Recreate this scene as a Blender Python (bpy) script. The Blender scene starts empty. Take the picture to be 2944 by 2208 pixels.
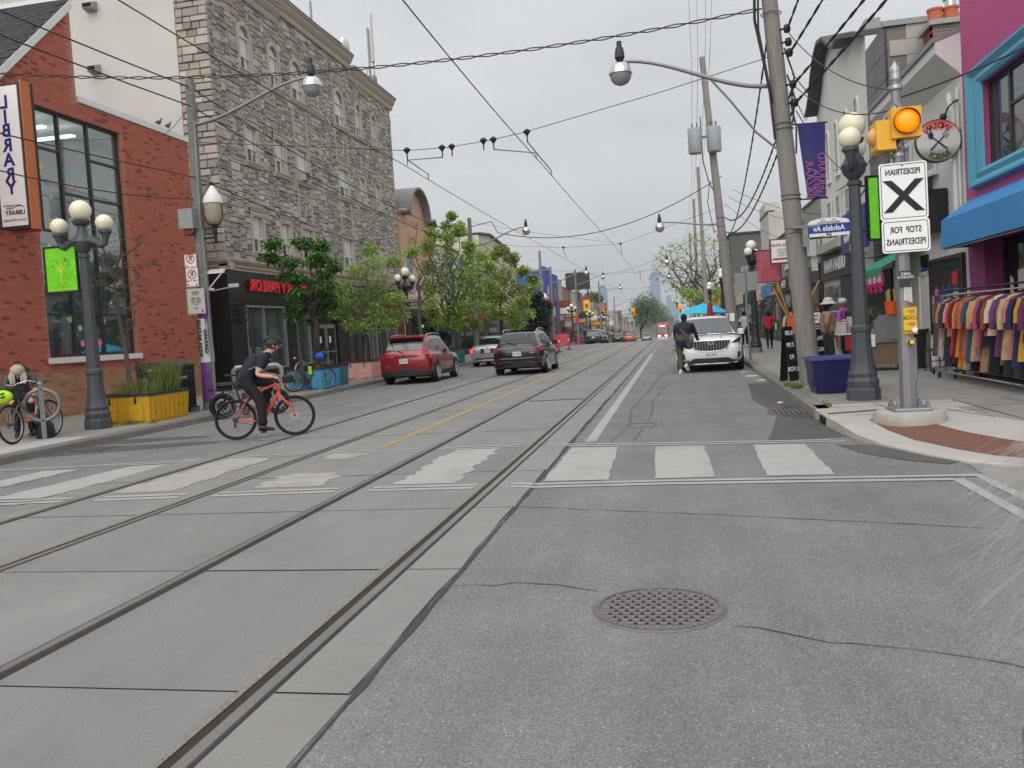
import bpy, bmesh, math, random
from mathutils import Vector, Matrix
R_=math.radians; pi=math.pi
random.seed(11)
S=bpy.context.scene; COL=S.collection
# ---------------------------------------------------------------- camera
CAMH=1.52; FPX=2400.0; IW=2944.0
def _basis(th,p,r):
    th,p,r=R_(th),R_(p),R_(r)
    fw=Vector((-math.sin(th)*math.cos(p),math.cos(th)*math.cos(p),-math.sin(p)))
    rt=Vector((math.cos(th),math.sin(th),0)); up=rt.cross(fw)
    return rt*math.cos(r)-up*math.sin(r), up*math.cos(r)+rt*math.sin(r), fw
CR,CU,CF=_basis(11.155828,2.6,3.6); CCX,CCY=1472.0,1066.517; CC=Vector((0,0,CAMH))
cd=bpy.data.cameras.new('camera'); cam=bpy.data.objects.new('camera',cd); COL.objects.link(cam)
mw=Matrix.Identity(4)
for i in range(3): mw[i][0]=CR[i]; mw[i][1]=CU[i]; mw[i][2]=-CF[i]; mw[i][3]=CC[i]
cam.matrix_world=mw
cd.sensor_width=36; cd.lens=FPX/IW*36; cd.shift_y=-(1104-CCY)/IW; cd.clip_start=0.05; cd.clip_end=9000
cd.dof.use_dof=True; cd.dof.focus_distance=16; cd.dof.aperture_fstop=9
S.camera=cam
# ---------------------------------------------------------------- sky, sun, exposure
W=bpy.data.worlds.new('World'); S.world=W; W.use_nodes=True
nt=W.node_tree; nt.nodes.clear(); N=nt.nodes.new; LK=nt.links.new
SUN_EL,SUN_AZ=R_(42),R_(188)
sky=N('ShaderNodeTexSky'); sky.sky_type='NISHITA'; sky.sun_disc=False; sky.sun_elevation=SUN_EL; sky.sun_rotation=SUN_AZ
sky.air_density=1.5; sky.dust_density=4
bg1=N('ShaderNodeBackground'); bg1.inputs[1].default_value=0.07; LK(sky.outputs[0],bg1.inputs[0])
tc=N('ShaderNodeTexCoord'); mp=N('ShaderNodeMapping'); mp.inputs['Scale'].default_value=(1.3,1.3,4.2); LK(tc.outputs['Generated'],mp.inputs[0])
nz=N('ShaderNodeTexNoise'); nz.inputs['Scale'].default_value=2.1; nz.inputs['Detail'].default_value=7; nz.inputs['Roughness'].default_value=.52; LK(mp.outputs[0],nz.inputs[0])
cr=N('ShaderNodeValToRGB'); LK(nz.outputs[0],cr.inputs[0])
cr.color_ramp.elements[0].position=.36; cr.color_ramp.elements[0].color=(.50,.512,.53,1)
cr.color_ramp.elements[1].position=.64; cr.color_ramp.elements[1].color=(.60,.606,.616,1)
# overcast sky: the cloud deck is brighter overhead than at the horizon
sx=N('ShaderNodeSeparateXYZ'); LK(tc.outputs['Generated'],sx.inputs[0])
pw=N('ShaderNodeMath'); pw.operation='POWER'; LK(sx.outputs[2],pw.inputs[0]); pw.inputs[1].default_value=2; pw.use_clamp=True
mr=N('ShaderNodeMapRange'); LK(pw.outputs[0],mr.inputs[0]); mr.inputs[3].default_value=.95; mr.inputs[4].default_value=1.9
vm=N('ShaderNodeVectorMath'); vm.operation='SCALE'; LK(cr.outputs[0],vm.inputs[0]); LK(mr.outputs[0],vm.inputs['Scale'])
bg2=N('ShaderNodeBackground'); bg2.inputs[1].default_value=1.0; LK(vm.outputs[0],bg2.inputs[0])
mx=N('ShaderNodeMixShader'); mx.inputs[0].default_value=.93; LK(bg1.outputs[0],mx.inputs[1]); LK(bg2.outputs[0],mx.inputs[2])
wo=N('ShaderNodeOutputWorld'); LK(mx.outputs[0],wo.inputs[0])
sl=bpy.data.lights.new('sun','SUN'); sl.energy=1.4; sl.angle=R_(70); sl.color=(1,.97,.93)
so=bpy.data.objects.new('sun',sl); COL.objects.link(so)
sd=Vector((math.sin(SUN_AZ)*math.cos(SUN_EL),math.cos(SUN_AZ)*math.cos(SUN_EL),math.sin(SUN_EL)))
so.rotation_euler=(-sd).to_track_quat('-Z','Y').to_euler(); so.location=(0,0,40)
S.view_settings.view_transform='Standard'; S.view_settings.look='None'; S.view_settings.gamma=1; S.view_settings.use_curve_mapping=False
S.view_settings.exposure=0.4
cy_=S.cycles; cy_.max_bounces=5; cy_.diffuse_bounces=3; cy_.glossy_bounces=2; cy_.transmission_bounces=2; cy_.transparent_max_bounces=8; cy_.volume_bounces=0; cy_.caustics_reflective=False; cy_.caustics_refractive=False; cy_.use_adaptive_sampling=True; cy_.adaptive_threshold=.02
# ---------------------------------------------------------------- helpers
def ray(x,y): return CF*FPX+CR*(x-CCX)-CU*(y-CCY)
def PX(x,y,X): d=ray(x,y); return CC+d*(X/d.x)          # photo pixel -> point on the plane X
def PY(x,y,Y): d=ray(x,y); return CC+d*(Y/d.y)
def PZ(x,y,z=0): d=ray(x,y); return CC+d*((z-CAMH)/d.z)
def gz(y):                                              # the street is level, then falls away past a crest
    d=y-70
    if d<0: return 0.0
    if d<20: return -.0005*d*d
    if d<240: return -.2-.02*(d-20)
    return -4.6
def lin(c):
    def f(u): u=u/255.; return u/12.92 if u<=.04045 else ((u+.055)/1.055)**2.4
    return tuple(f(u) for u in c)
def V(*a): return Vector(a)
def link(o): COL.objects.link(o); return o
def tag(o,label=None,cat=None,group=None,kind=None):
    if label: o['label']=label
    if cat: o['category']=cat
    if group: o['group']=group
    if kind: o['kind']=kind
    return o
def thing(name,label,cat,loc=(0,0,0),rz=0,group=None):
    o=bpy.data.objects.new(name,None); link(o); o.location=loc; o.rotation_euler=(0,0,rz); o.empty_display_size=.2
    return tag(o,label,cat,group)
def struct(name,label=None):
    o=bpy.data.objects.new(name,None); link(o); return tag(o,label,None,None,'structure')
def wm(o):
    m=o.matrix_basis.copy(); p=o.parent
    while p: m=p.matrix_basis@m; p=p.parent
    return m
def dup(root,loc=None,rz=None,label=None,group=None,parent=None,scale=None):
    c=root.copy(); link(c); c.parent=parent
    if loc is not None: c.location=loc
    if rz is not None: c.rotation_euler=(0,0,rz)
    if scale is not None: c.scale=(scale,)*3
    if label: c['label']=label
    if group: c['group']=group
    for ch in [k for k in root.children]: dup(ch,parent=c)
    return c
class MB:
    def __init__(s): s.v=[];s.f=[];s.mi=[];s.m=0;s.cl=[];s.c=None
    def add(s,vs,fs):
        b=len(s.v); s.v+= [tuple(q) for q in vs]
        for f in fs: s.f.append(tuple(i+b for i in f)); s.mi.append(s.m); s.cl.append(s.c)
        return s
    def face(s,*p): return s.add(p,[tuple(range(len(p)))])
    def box(s,a,b,rz=0,piv=None):
        x0,y0,z0=a;x1,y1,z1=b
        vs=[(x,y,z) for z in (z0,z1) for y in (y0,y1) for x in (x0,x1)]
        if rz:
            px,py=piv if piv else ((x0+x1)/2,(y0+y1)/2); co,si=math.cos(rz),math.sin(rz)
            vs=[(px+(x-px)*co-(y-py)*si,py+(x-px)*si+(y-py)*co,z) for x,y,z in vs]
        return s.add(vs,[(0,2,3,1),(4,5,7,6),(0,1,5,4),(2,6,7,3),(0,4,6,2),(1,3,7,5)])
    def cbox(s,c,sz,rz=0): return s.box((c[0]-sz[0]/2,c[1]-sz[1]/2,c[2]-sz[2]/2),(c[0]+sz[0]/2,c[1]+sz[1]/2,c[2]+sz[2]/2),rz)
    def bev(s,a,b,r):   # box with chamfered vertical and top edges
        x0,y0,z0=a;x1,y1,z1=b
        def ring(i,z): return [(x0+i,y0,z),(x1-i,y0,z),(x1,y0+i,z),(x1,y1-i,z),(x1-i,y1,z),(x0+i,y1,z),(x0,y1-i,z),(x0,y0+i,z)]
        q=r*.6
        top=[(x0+r,y0+q,z1),(x1-r,y0+q,z1),(x1-q,y0+r,z1),(x1-q,y1-r,z1),(x1-r,y1-q,z1),(x0+r,y1-q,z1),(x0+q,y1-r,z1),(x0+q,y0+r,z1)]
        vs=ring(r,z0)+ring(r,z1-r)+top; fs=[]
        for k in range(2):
            for i in range(8): j=(i+1)%8; fs.append((k*8+i,k*8+j,k*8+8+j,k*8+8+i))
        fs.append(tuple(range(16,24))); fs.append(tuple(range(7,-1,-1)))
        return s.add(vs,fs)
    def prism(s,poly,ax,a,b):
        def mk(p,t): return {'x':(t,p[0],p[1]),'y':(p[0],t,p[1]),'z':(p[0],p[1],t)}[ax]
        n=len(poly); vs=[mk(p,a) for p in poly]+[mk(p,b) for p in poly]
        fs=[tuple(range(n))[::-1],tuple(range(n,2*n))]+[(i,(i+1)%n,n+(i+1)%n,n+i) for i in range(n)]
        return s.add(vs,fs)
    def tube(s,pts,r,n=8,cap=True,closed=False):
        pts=[Vector(p) for p in pts]; k=len(pts); rr=r if isinstance(r,(list,tuple)) else [r]*k
        vs=[];fs=[]; prev=None
        for i,p in enumerate(pts):
            if closed: d=(pts[(i+1)%k]-pts[i-1])
            elif i==0: d=pts[1]-pts[0]
            elif i==k-1: d=pts[-1]-pts[-2]
            else: d=(pts[i+1]-pts[i]).normalized()+(pts[i]-pts[i-1]).normalized()
            if d.length<1e-9: d=Vector((0,0,1))
            d.normalize()
            if prev is None: u=d.cross(Vector((0,0,1)) if abs(d.z)<.9 else Vector((1,0,0))).normalized()
            else:
                u=prev-d*prev.dot(d); u=u.normalized() if u.length>1e-6 else d.orthogonal().normalized()
            w=d.cross(u); prev=u
            for j in range(n):
                a=2*pi*j/n; vs.append(p+(u*math.cos(a)+w*math.sin(a))*rr[i])
        for i in range(k if closed else k-1):
            i2=(i+1)%k
            for j in range(n): j2=(j+1)%n; fs.append((i*n+j,i*n+j2,i2*n+j2,i2*n+j))
        if cap and not closed: fs.append(tuple(range(n))[::-1]); fs.append(tuple((k-1)*n+j for j in range(n)))
        return s.add(vs,fs)
    def cyl(s,a,b,r,r2=None,n=12): return s.tube([a,b],[r,r if r2 is None else r2],n)
    def lathe(s,prof,c,n=16,ax='z'):
        vs=[];fs=[]
        for r,h in prof:
            for j in range(n):
                a=2*pi*j/n; x,y=r*math.cos(a),r*math.sin(a)
                vs.append({'z':(c[0]+x,c[1]+y,c[2]+h),'y':(c[0]+x,c[1]+h,c[2]+y),'x':(c[0]+h,c[1]+x,c[2]+y)}[ax])
        k=len(prof)
        for i in range(k-1):
            for j in range(n): j2=(j+1)%n; fs.append((i*n+j,i*n+j2,(i+1)*n+j2,(i+1)*n+j))
        if prof[0][0]>1e-4: fs.append(tuple(range(n))[::-1])
        if prof[-1][0]>1e-4: fs.append(tuple((k-1)*n+j for j in range(n)))
        return s.add(vs,fs)
    def sph(s,c,r,n=14,sc=(1,1,1)):
        m=max(5,n//2); vs=[];fs=[]
        for i in range(m+1):
            t=pi*i/m
            for j in range(n):
                a=2*pi*j/n; vs.append((c[0]+r*sc[0]*math.sin(t)*math.cos(a),c[1]+r*sc[1]*math.sin(t)*math.sin(a),c[2]+r*sc[2]*math.cos(t)))
        for i in range(m):
            for j in range(n): j2=(j+1)%n; fs.append((i*n+j,(i+1)*n+j,(i+1)*n+j2,i*n+j2))
        return s.add(vs,fs)
    def loft(s,rings,closed=False,caps=False):
        n=len(rings[0]); vs=[p for r in rings for p in r]; fs=[]
        for i in range(len(rings)-1):
            for j in range(n if closed else n-1): j2=(j+1)%n; fs.append((i*n+j,i*n+j2,(i+1)*n+j2,(i+1)*n+j))
        if caps: fs.append(tuple(range(n))[::-1]); fs.append(tuple((len(rings)-1)*n+j for j in range(n)))
        return s.add(vs,fs)
    def build(s,name,mat,parent=None,smooth=0,kind=None,label=None):
        me=bpy.data.meshes.new(name); inv=wm(parent).inverted() if parent else None
        vs=[inv@Vector(p) for p in s.v] if parent else s.v
        me.from_pydata(vs,[],s.f); mats=mat if isinstance(mat,(list,tuple)) else [mat]
        for m in mats: me.materials.append(m)
        if len(mats)>1: me.polygons.foreach_set('material_index',s.mi)
        if any(c is not None for c in s.cl):
            at=me.color_attributes.new('col','FLOAT_COLOR','CORNER'); d=[]
            for f,c in zip(s.f,s.cl): d+=list((c or (1,1,1))+(1,))*len(f)
            at.data.foreach_set('color',d)
        bm=bmesh.new(); bm.from_mesh(me)
        bmesh.ops.remove_doubles(bm,verts=bm.verts,dist=1e-6) if smooth else None
        bmesh.ops.recalc_face_normals(bm,faces=bm.faces) if s.__dict__.get('fix',True) else None
        bm.to_mesh(me); bm.free()
        if smooth:
            me.polygons.foreach_set('use_smooth',[True]*len(me.polygons)); me.set_sharp_from_angle(angle=R_(smooth))
        o=bpy.data.objects.new(name,me); link(o); o.parent=parent
        if kind: o['kind']=kind
        if label: o['label']=label
        return o
def part(name,mat,parent,fn,smooth=0):
    m=MB(); fn(m); return m.build(name,mat,parent,smooth)
def bx(name,mat,parent,a,b,rz=0): return MB().box(a,b,rz).build(name,mat,parent)
def arc(c,r,a0,a1,n,f=lambda x,y:(x,y)):
    return [f(c[0]+r*math.cos(a0+(a1-a0)*i/n),c[1]+r*math.sin(a0+(a1-a0)*i/n)) for i in range(n+1)]
def sag(a,b,s,n=14):
    a,b=Vector(a),Vector(b); return [a.lerp(b,i/n)-Vector((0,0,4*s*(i/n)*(1-i/n))) for i in range(n+1)]
def text(body,mat,parent,org,xd,ud,size,name='lettering',ext=.004,off=0,align='CENTER',sx=1.0,space=1.0,line=1.0):
    cu=bpy.data.curves.new(name,'FONT'); cu.body=body; cu.size=size; cu.align_x=align; cu.align_y='CENTER'; cu.extrude=ext; cu.offset=off
    cu.space_character=space; cu.space_line=line; cu.resolution_u=3
    o=bpy.data.objects.new(name,cu); me=bpy.data.meshes.new_from_object(o); bpy.data.objects.remove(o); bpy.data.curves.remove(cu)
    xd=Vector(xd).normalized(); ud=Vector(ud).normalized(); nd=xd.cross(ud); org=Vector(org)
    inv=wm(parent).inverted() if parent else Matrix.Identity(4)
    for v in me.vertices: v.co=inv@(org+xd*v.co.x*sx+ud*v.co.y+nd*v.co.z)
    me.materials.clear(); me.materials.append(mat)
    q=bpy.data.objects.new(name,me); link(q); q.parent=parent; return q
# ---------------------------------------------------------------- materials
MATS={}
def M(name,rgb,rough=.6,metal=0,var=.12,scale=6,bump=0,bscale=None,spec=.5,dirt=0,coat=0,attr=False,em=None,objvar=0,stretch=None,trans=0,alpha=1):
    if name in MATS: return MATS[name]
    m=bpy.data.materials.new(name); m.use_nodes=True; t=m.node_tree; b=t.nodes['Principled BSDF']; n=t.nodes.new; l=t.links.new
    c=lin(rgb); b.inputs['Roughness'].default_value=rough; b.inputs['Metallic'].default_value=metal; b.inputs['Specular IOR Level'].default_value=spec
    b.inputs['Coat Weight'].default_value=coat; b.inputs['Coat Roughness'].default_value=.05
    geo=n('ShaderNodeNewGeometry'); vec=geo.outputs['Position']
    if stretch:
        mpn=n('ShaderNodeMapping'); mpn.inputs['Scale'].default_value=stretch; l(vec,mpn.inputs[0]); vec=mpn.outputs[0]
    nz=n('ShaderNodeTexNoise'); nz.inputs['Scale'].default_value=scale; nz.inputs['Detail'].default_value=6; nz.inputs['Roughness'].default_value=.62; l(vec,nz.inputs[0])
    mr=n('ShaderNodeMapRange'); l(nz.outputs[0],mr.inputs[0]); mr.inputs[1].default_value=.25; mr.inputs[2].default_value=.75; mr.inputs[3].default_value=1-var; mr.inputs[4].default_value=1+var
    sc=n('ShaderNodeVectorMath'); sc.operation='SCALE'; l(mr.outputs[0],sc.inputs['Scale'])
    if attr:
        a=n('ShaderNodeAttribute'); a.attribute_name='col'; l(a.outputs['Color'],sc.inputs[0])
    else: sc.inputs[0].default_value=c
    out=sc.outputs[0]
    if objvar:
        oi=n('ShaderNodeObjectInfo'); r2=n('ShaderNodeMapRange'); l(oi.outputs['Random'],r2.inputs[0]); r2.inputs[3].default_value=1-objvar; r2.inputs[4].default_value=1+objvar
        s2=n('ShaderNodeVectorMath'); s2.operation='SCALE'; l(out,s2.inputs[0]); l(r2.outputs[0],s2.inputs['Scale']); out=s2.outputs[0]
    if dirt:
        n2=n('ShaderNodeTexNoise'); n2.inputs['Scale'].default_value=scale*.13+.35; n2.inputs['Detail'].default_value=9; n2.inputs['Roughness'].default_value=.7; l(vec,n2.inputs[0])
        r3=n('ShaderNodeMapRange'); l(n2.outputs[0],r3.inputs[0]); r3.inputs[1].default_value=.5; r3.inputs[2].default_value=.75; r3.inputs[3].default_value=0; r3.inputs[4].default_value=dirt
        mxn=n('ShaderNodeMix'); mxn.data_type='RGBA'; l(r3.outputs[0],mxn.inputs[0]); l(out,mxn.inputs[6]); mxn.inputs[7].default_value=(c[0]*.45+.01,c[1]*.43+.01,c[2]*.4+.01,1); out=mxn.outputs[2]
    l(out,b.inputs['Base Color'])
    r4=n('ShaderNodeMapRange'); l(nz.outputs[0],r4.inputs[0]); r4.inputs[3].default_value=max(.02,rough-.12*(rough>.2)); r4.inputs[4].default_value=min(1,rough+.12*(rough>.2)); l(r4.outputs[0],b.inputs['Roughness'])
    if bump:
        nb=n('ShaderNodeTexNoise'); nb.inputs['Scale'].default_value=bscale or scale*6; nb.inputs['Detail'].default_value=5; l(vec,nb.inputs[0])
        bp=n('ShaderNodeBump'); bp.inputs['Strength'].default_value=bump; bp.inputs['Distance'].default_value=.02; l(nb.outputs[0],bp.inputs['Height']); l(bp.outputs[0],b.inputs['Normal'])
    if em: b.inputs['Emission Color'].default_value=(*lin(em[0]),1); b.inputs['Emission Strength'].default_value=em[1]
    if trans: b.inputs['Transmission Weight'].default_value=trans
    if alpha<1: b.inputs['Alpha'].default_value=alpha
    MATS[name]=m; return m
def glass(name,tint,alpha,rough=.03,ior=1.9):
    if name in MATS: return MATS[name]
    m=bpy.data.materials.new(name); m.use_nodes=True; t=m.node_tree; t.nodes.clear(); n=t.nodes.new; l=t.links.new
    tr=n('ShaderNodeBsdfTransparent'); tr.inputs[0].default_value=(*lin(tint),1)
    gl=n('ShaderNodeBsdfGlossy'); gl.inputs['Roughness'].default_value=rough
    di=n('ShaderNodeBsdfDiffuse'); di.inputs[0].default_value=(*[u*.35 for u in lin(tint)],1)
    fr=n('ShaderNodeFresnel'); fr.inputs[0].default_value=ior
    m0=n('ShaderNodeMixShader'); m0.inputs[0].default_value=alpha; l(tr.outputs[0],m0.inputs[1]); l(di.outputs[0],m0.inputs[2])
    m1=n('ShaderNodeMixShader'); gb=n('ShaderNodeNewGeometry'); sb=n('ShaderNodeMath'); sb.operation='SUBTRACT'; sb.inputs[0].default_value=1; l(gb.outputs['Backfacing'],sb.inputs[1]); ml=n('ShaderNodeMath'); ml.operation='MULTIPLY'; l(fr.outputs[0],ml.inputs[0]); l(sb.outputs[0],ml.inputs[1]); l(ml.outputs[0],m1.inputs[0]); l(m0.outputs[0],m1.inputs[1]); l(gl.outputs[0],m1.inputs[2])
    o=n('ShaderNodeOutputMaterial'); l(m1.outputs[0],o.inputs[0]); MATS[name]=m; return m
def leafmat(name,rgb,rgb2,tr=.35):
    if name in MATS: return MATS[name]
    m=bpy.data.materials.new(name); m.use_nodes=True; t=m.node_tree; b=t.nodes['Principled BSDF']; n=t.nodes.new; l=t.links.new
    a=n('ShaderNodeAttribute'); a.attribute_name='col'; mxn=n('ShaderNodeMix'); mxn.data_type='RGBA'
    l(a.outputs['Fac'],mxn.inputs[0]); mxn.inputs[6].default_value=(*lin(rgb),1); mxn.inputs[7].default_value=(*lin(rgb2),1)
    l(mxn.outputs[2],b.inputs['Base Color']); b.inputs['Roughness'].default_value=.55
    ts=n('ShaderNodeBsdfTranslucent'); l(mxn.outputs[2],ts.inputs[0]); ms=n('ShaderNodeMixShader'); ms.inputs[0].default_value=tr
    o=t.nodes['Material Output']; l(b.outputs[0],ms.inputs[1]); l(ts.outputs[0],ms.inputs[2]); l(ms.outputs[0],o.inputs[0]); MATS[name]=m; return m
def asphalt(name,rgb,spk=.5):
    m=bpy.data.materials.new(name); m.use_nodes=True; t=m.node_tree; b=t.nodes['Principled BSDF']; n=t.nodes.new; l=t.links.new
    c=lin(rgb); geo=n('ShaderNodeNewGeometry'); P=geo.outputs['Position']
    n1=n('ShaderNodeTexNoise'); n1.inputs['Scale'].default_value=.9; n1.inputs['Detail'].default_value=8; n1.inputs['Roughness'].default_value=.65; l(P,n1.inputs[0])
    vo=n('ShaderNodeTexVoronoi'); vo.inputs['Scale'].default_value=170; l(P,vo.inputs[0])
    n3=n('ShaderNodeTexNoise'); n3.inputs['Scale'].default_value=260; n3.inputs['Detail'].default_value=2; l(P,n3.inputs[0])
    r1=n('ShaderNodeMapRange'); l(n1.outputs[0],r1.inputs[0]); r1.inputs[1].default_value=.3; r1.inputs[2].default_value=.7; r1.inputs[3].default_value=.86; r1.inputs[4].default_value=1.13
    hs=n('ShaderNodeSeparateColor'); l(vo.outputs['Color'],hs.inputs[0])
    r2=n('ShaderNodeMapRange'); l(hs.outputs[0],r2.inputs[0]); r2.inputs[1].default_value=0; r2.inputs[2].default_value=1; r2.inputs[3].default_value=1-.3*spk; r2.inputs[4].default_value=1+.22*spk
    # a few pale stone chips
    r3=n('ShaderNodeMapRange'); l(hs.outputs[1],r3.inputs[0]); r3.inputs[1].default_value=.955; r3.inputs[2].default_value=.97; r3.inputs[3].default_value=1; r3.inputs[4].default_value=1+.6*spk
    m1=n('ShaderNodeMath'); m1.operation='MULTIPLY'; l(r1.outputs[0],m1.inputs[0]); l(r2.outputs[0],m1.inputs[1])
    m2=n('ShaderNodeMath'); m2.operation='MULTIPLY'; l(m1.outputs[0],m2.inputs[0]); l(r3.outputs[0],m2.inputs[1])
    mp2=n('ShaderNodeMapping'); mp2.inputs['Scale'].default_value=(1.6,.1,1); l(P,mp2.inputs[0])
    n4=n('ShaderNodeTexNoise'); n4.inputs['Scale'].default_value=1.0; n4.inputs['Detail'].default_value=9; n4.inputs['Roughness'].default_value=.7; l(mp2.outputs[0],n4.inputs[0])
    r4=n('ShaderNodeMapRange'); l(n4.outputs[0],r4.inputs[0]); r4.inputs[1].default_value=.35; r4.inputs[2].default_value=.68; r4.inputs[3].default_value=.87; r4.inputs[4].default_value=1.1
    n5=n('ShaderNodeTexNoise'); n5.inputs['Scale'].default_value=2.6; n5.inputs['Detail'].default_value=4; n5.inputs['Distortion'].default_value=1.2; l(P,n5.inputs[0])
    r5=n('ShaderNodeMapRange'); l(n5.outputs[0],r5.inputs[0]); r5.inputs[1].default_value=.68; r5.inputs[2].default_value=.78; r5.inputs[3].default_value=1; r5.inputs[4].default_value=.8
    m3=n('ShaderNodeMath'); m3.operation='MULTIPLY'; l(m2.outputs[0],m3.inputs[0]); l(r4.outputs[0],m3.inputs[1]); m4=n('ShaderNodeMath'); m4.operation='MULTIPLY'; l(m3.outputs[0],m4.inputs[0]); l(r5.outputs[0],m4.inputs[1])
    sc=n('ShaderNodeVectorMath'); sc.operation='SCALE'; sc.inputs[0].default_value=c; l(m4.outputs[0],sc.inputs['Scale']); l(sc.outputs[0],b.inputs['Base Color'])
    b.inputs['Roughness'].default_value=.85; b.inputs['Specular IOR Level'].default_value=.3
    bp=n('ShaderNodeBump'); bp.inputs['Strength'].default_value=.5*spk+.1; bp.inputs['Distance'].default_value=.006; l(vo.outputs['Distance'],bp.inputs['Height']); l(bp.outputs[0],b.inputs['Normal'])
    MATS[name]=m; return m
A_road=asphalt('asphalt',(129,128,126),1.25)
A_patch=asphalt('asphalt_patch',(92,91,90),.8)
C_slab=M('track_concrete',(129,128,125),.85,var=.12,scale=2.2,bump=.3,bscale=90,dirt=.42,objvar=.07,stretch=(1,.45,1))
C_edge=M('edge_concrete',(136,134,131),.85,var=.1,scale=3,bump=.25,bscale=80,dirt=.25,objvar=.03)
C_walk=M('sidewalk_concrete',(140,137,132),.88,var=.1,scale=2.2,bump=.2,bscale=70,dirt=.3,objvar=.04)
C_new=M('pale_new_concrete',(172,170,167),.88,var=.05,scale=3,bump=.12,bscale=70,dirt=.1,objvar=.02)
C_kerb=M('kerb_concrete',(124,120,114),.9,var=.16,scale=5,bump=.35,bscale=50,dirt=.5,objvar=.08)
M_joint=M('joint_dirt',(58,55,51),.95,var=.3,scale=20)
M_rail=M('rail_steel',(134,132,129),.42,metal=.5,var=.15,scale=8,stretch=(1,.1,1))
M_groove=M('rail_groove_grime',(52,45,38),.95,var=.35,scale=14,bump=.5)
M_paint=M('road_paint_white',(164,163,159),.75,var=.1,scale=9,dirt=.5)
M_paintw=M('worn_road_paint',(160,157,149),.8,var=.16,scale=7,dirt=.55)
M_yel=M('road_paint_yellow',(168,142,88),.75,var=.14,scale=7,dirt=.45)
M_crack=M('crack_dark',(66,64,61),.95,var=.2,scale=30)
M_iron=M('cast_iron',(122,118,116),.6,metal=.4,var=.22,scale=25,bump=.3)
M_hole=M('dark_void',(12,12,12),.95,var=0)
M_rust=M('rust_plate',(116,79,65),.85,var=.18,scale=9,bump=.4)
M_galv=M('galvanised_steel',(140,142,144),.5,metal=.55,var=.12,scale=7,dirt=.2)
M_lampgrey=M('lamp_post_paint',(72,76,82),.5,var=.1,scale=5,dirt=.25)
M_lampblk=M('lamp_post_dark',(44,46,49),.5,var=.1,scale=5)
M_globe=M('globe_glass',(240,234,205),.25,var=.02,scale=3,spec=.6,trans=0)
M_globew=M('globe_glass_white',(240,238,228),.25,var=.02,scale=3)
M_black=M('black_paint',(24,24,25),.5,var=.1)
M_blackpl=M('black_plastic',(30,31,32),.6,var=.15,scale=9)
M_rubber=M('rubber',(26,26,26),.8,var=.2,scale=20)
M_chrome=M('chrome',(205,206,208),.18,metal=1,var=.03)
M_alu=M('aluminium',(176,178,180),.35,metal=.7,var=.06)
M_white=M('white_paint',(225,225,222),.5,var=.04,scale=4,dirt=.12)
M_sign=M('sign_white',(240,240,238),.4,var=.025,scale=3)
M_wire=M('wire_black',(40,40,41),.6,var=.1)
M_wiregrey=M('wire_grey',(92,94,96),.6,var=.1)
M_concpole=M('concrete_pole',(122,119,113),.85,var=.15,scale=4,bump=.3,dirt=.35)
M_wood=M('pole_wood',(142,138,132),.9,var=.24,scale=5,bump=.6,stretch=(6,6,.5),dirt=.35)
M_text=M('black_lettering',(24,24,26),.6,var=.03)
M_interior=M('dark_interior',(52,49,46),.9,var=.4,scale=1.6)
G_win=glass('window_glass',(200,212,214),.2)
G_dark=glass('dark_window_glass',(70,78,82),.6)
G_pale=glass('pale_window_glass',(252,253,253),.04)
# ================================================================ ground, road, tracks, pavements
def yrange(a,b,st=2.0):
    n=max(1,int(round((b-a)/st))); return [a+(b-a)*i/n for i in range(n+1)]
def strip(m,x0,x1,ys,dz,dz2=None):
    f0=x0 if callable(x0) else (lambda y:x0); f1=x1 if callable(x1) else (lambda y:x1); d2=dz if dz2 is None else dz2
    m.loft([[(f0(y),y,gz(y)+dz),(f1(y),y,gz(y)+d2)] for y in ys])
def interp(pts,y):
    if y<=pts[0][0]: return pts[0][1]
    for (a,b),(c,d) in zip(pts,pts[1:]):
        if y<=c: return b+(d-b)*(y-a)/(c-a)
    return pts[-1][1]
KL=[(-20,-10.15),(17,-10.15),(21,-10.3),(25,-10.62),(400,-10.62)]
KR=[(11.3,1.98),(12.2,1.95),(15.7,2.01),(27.8,2.22),(400,2.2)]
kl=lambda y:interp(KL,y)
kr=lambda y:interp(KR,y)
YF=yrange(-14,70,7)[:-1]+yrange(70,92,2)[:-1]+yrange(92,400,14)
m=MB(); gx=[-2500,-400,-60,-20,20,60,400,2500]; gy=[-60,-20]+[y for y in YF if y>-14]+[600,1500,6000]
m.loft([[(x,y,gz(y)-.10) for x in gx] for y in gy]); g=m.build('ground',M('ground_earth',(112,108,100),.95,var=.2,scale=.4),None); tag(g,kind='structure')
road=struct('road')
m=MB(); strip(m,kl,lambda y:kr(y) if y>11.3 else 2.0,YF,0.0); m.box((2.0,-14,-.05),(40,11.4,-.002)); m.build('asphalt',A_road,road)
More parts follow.
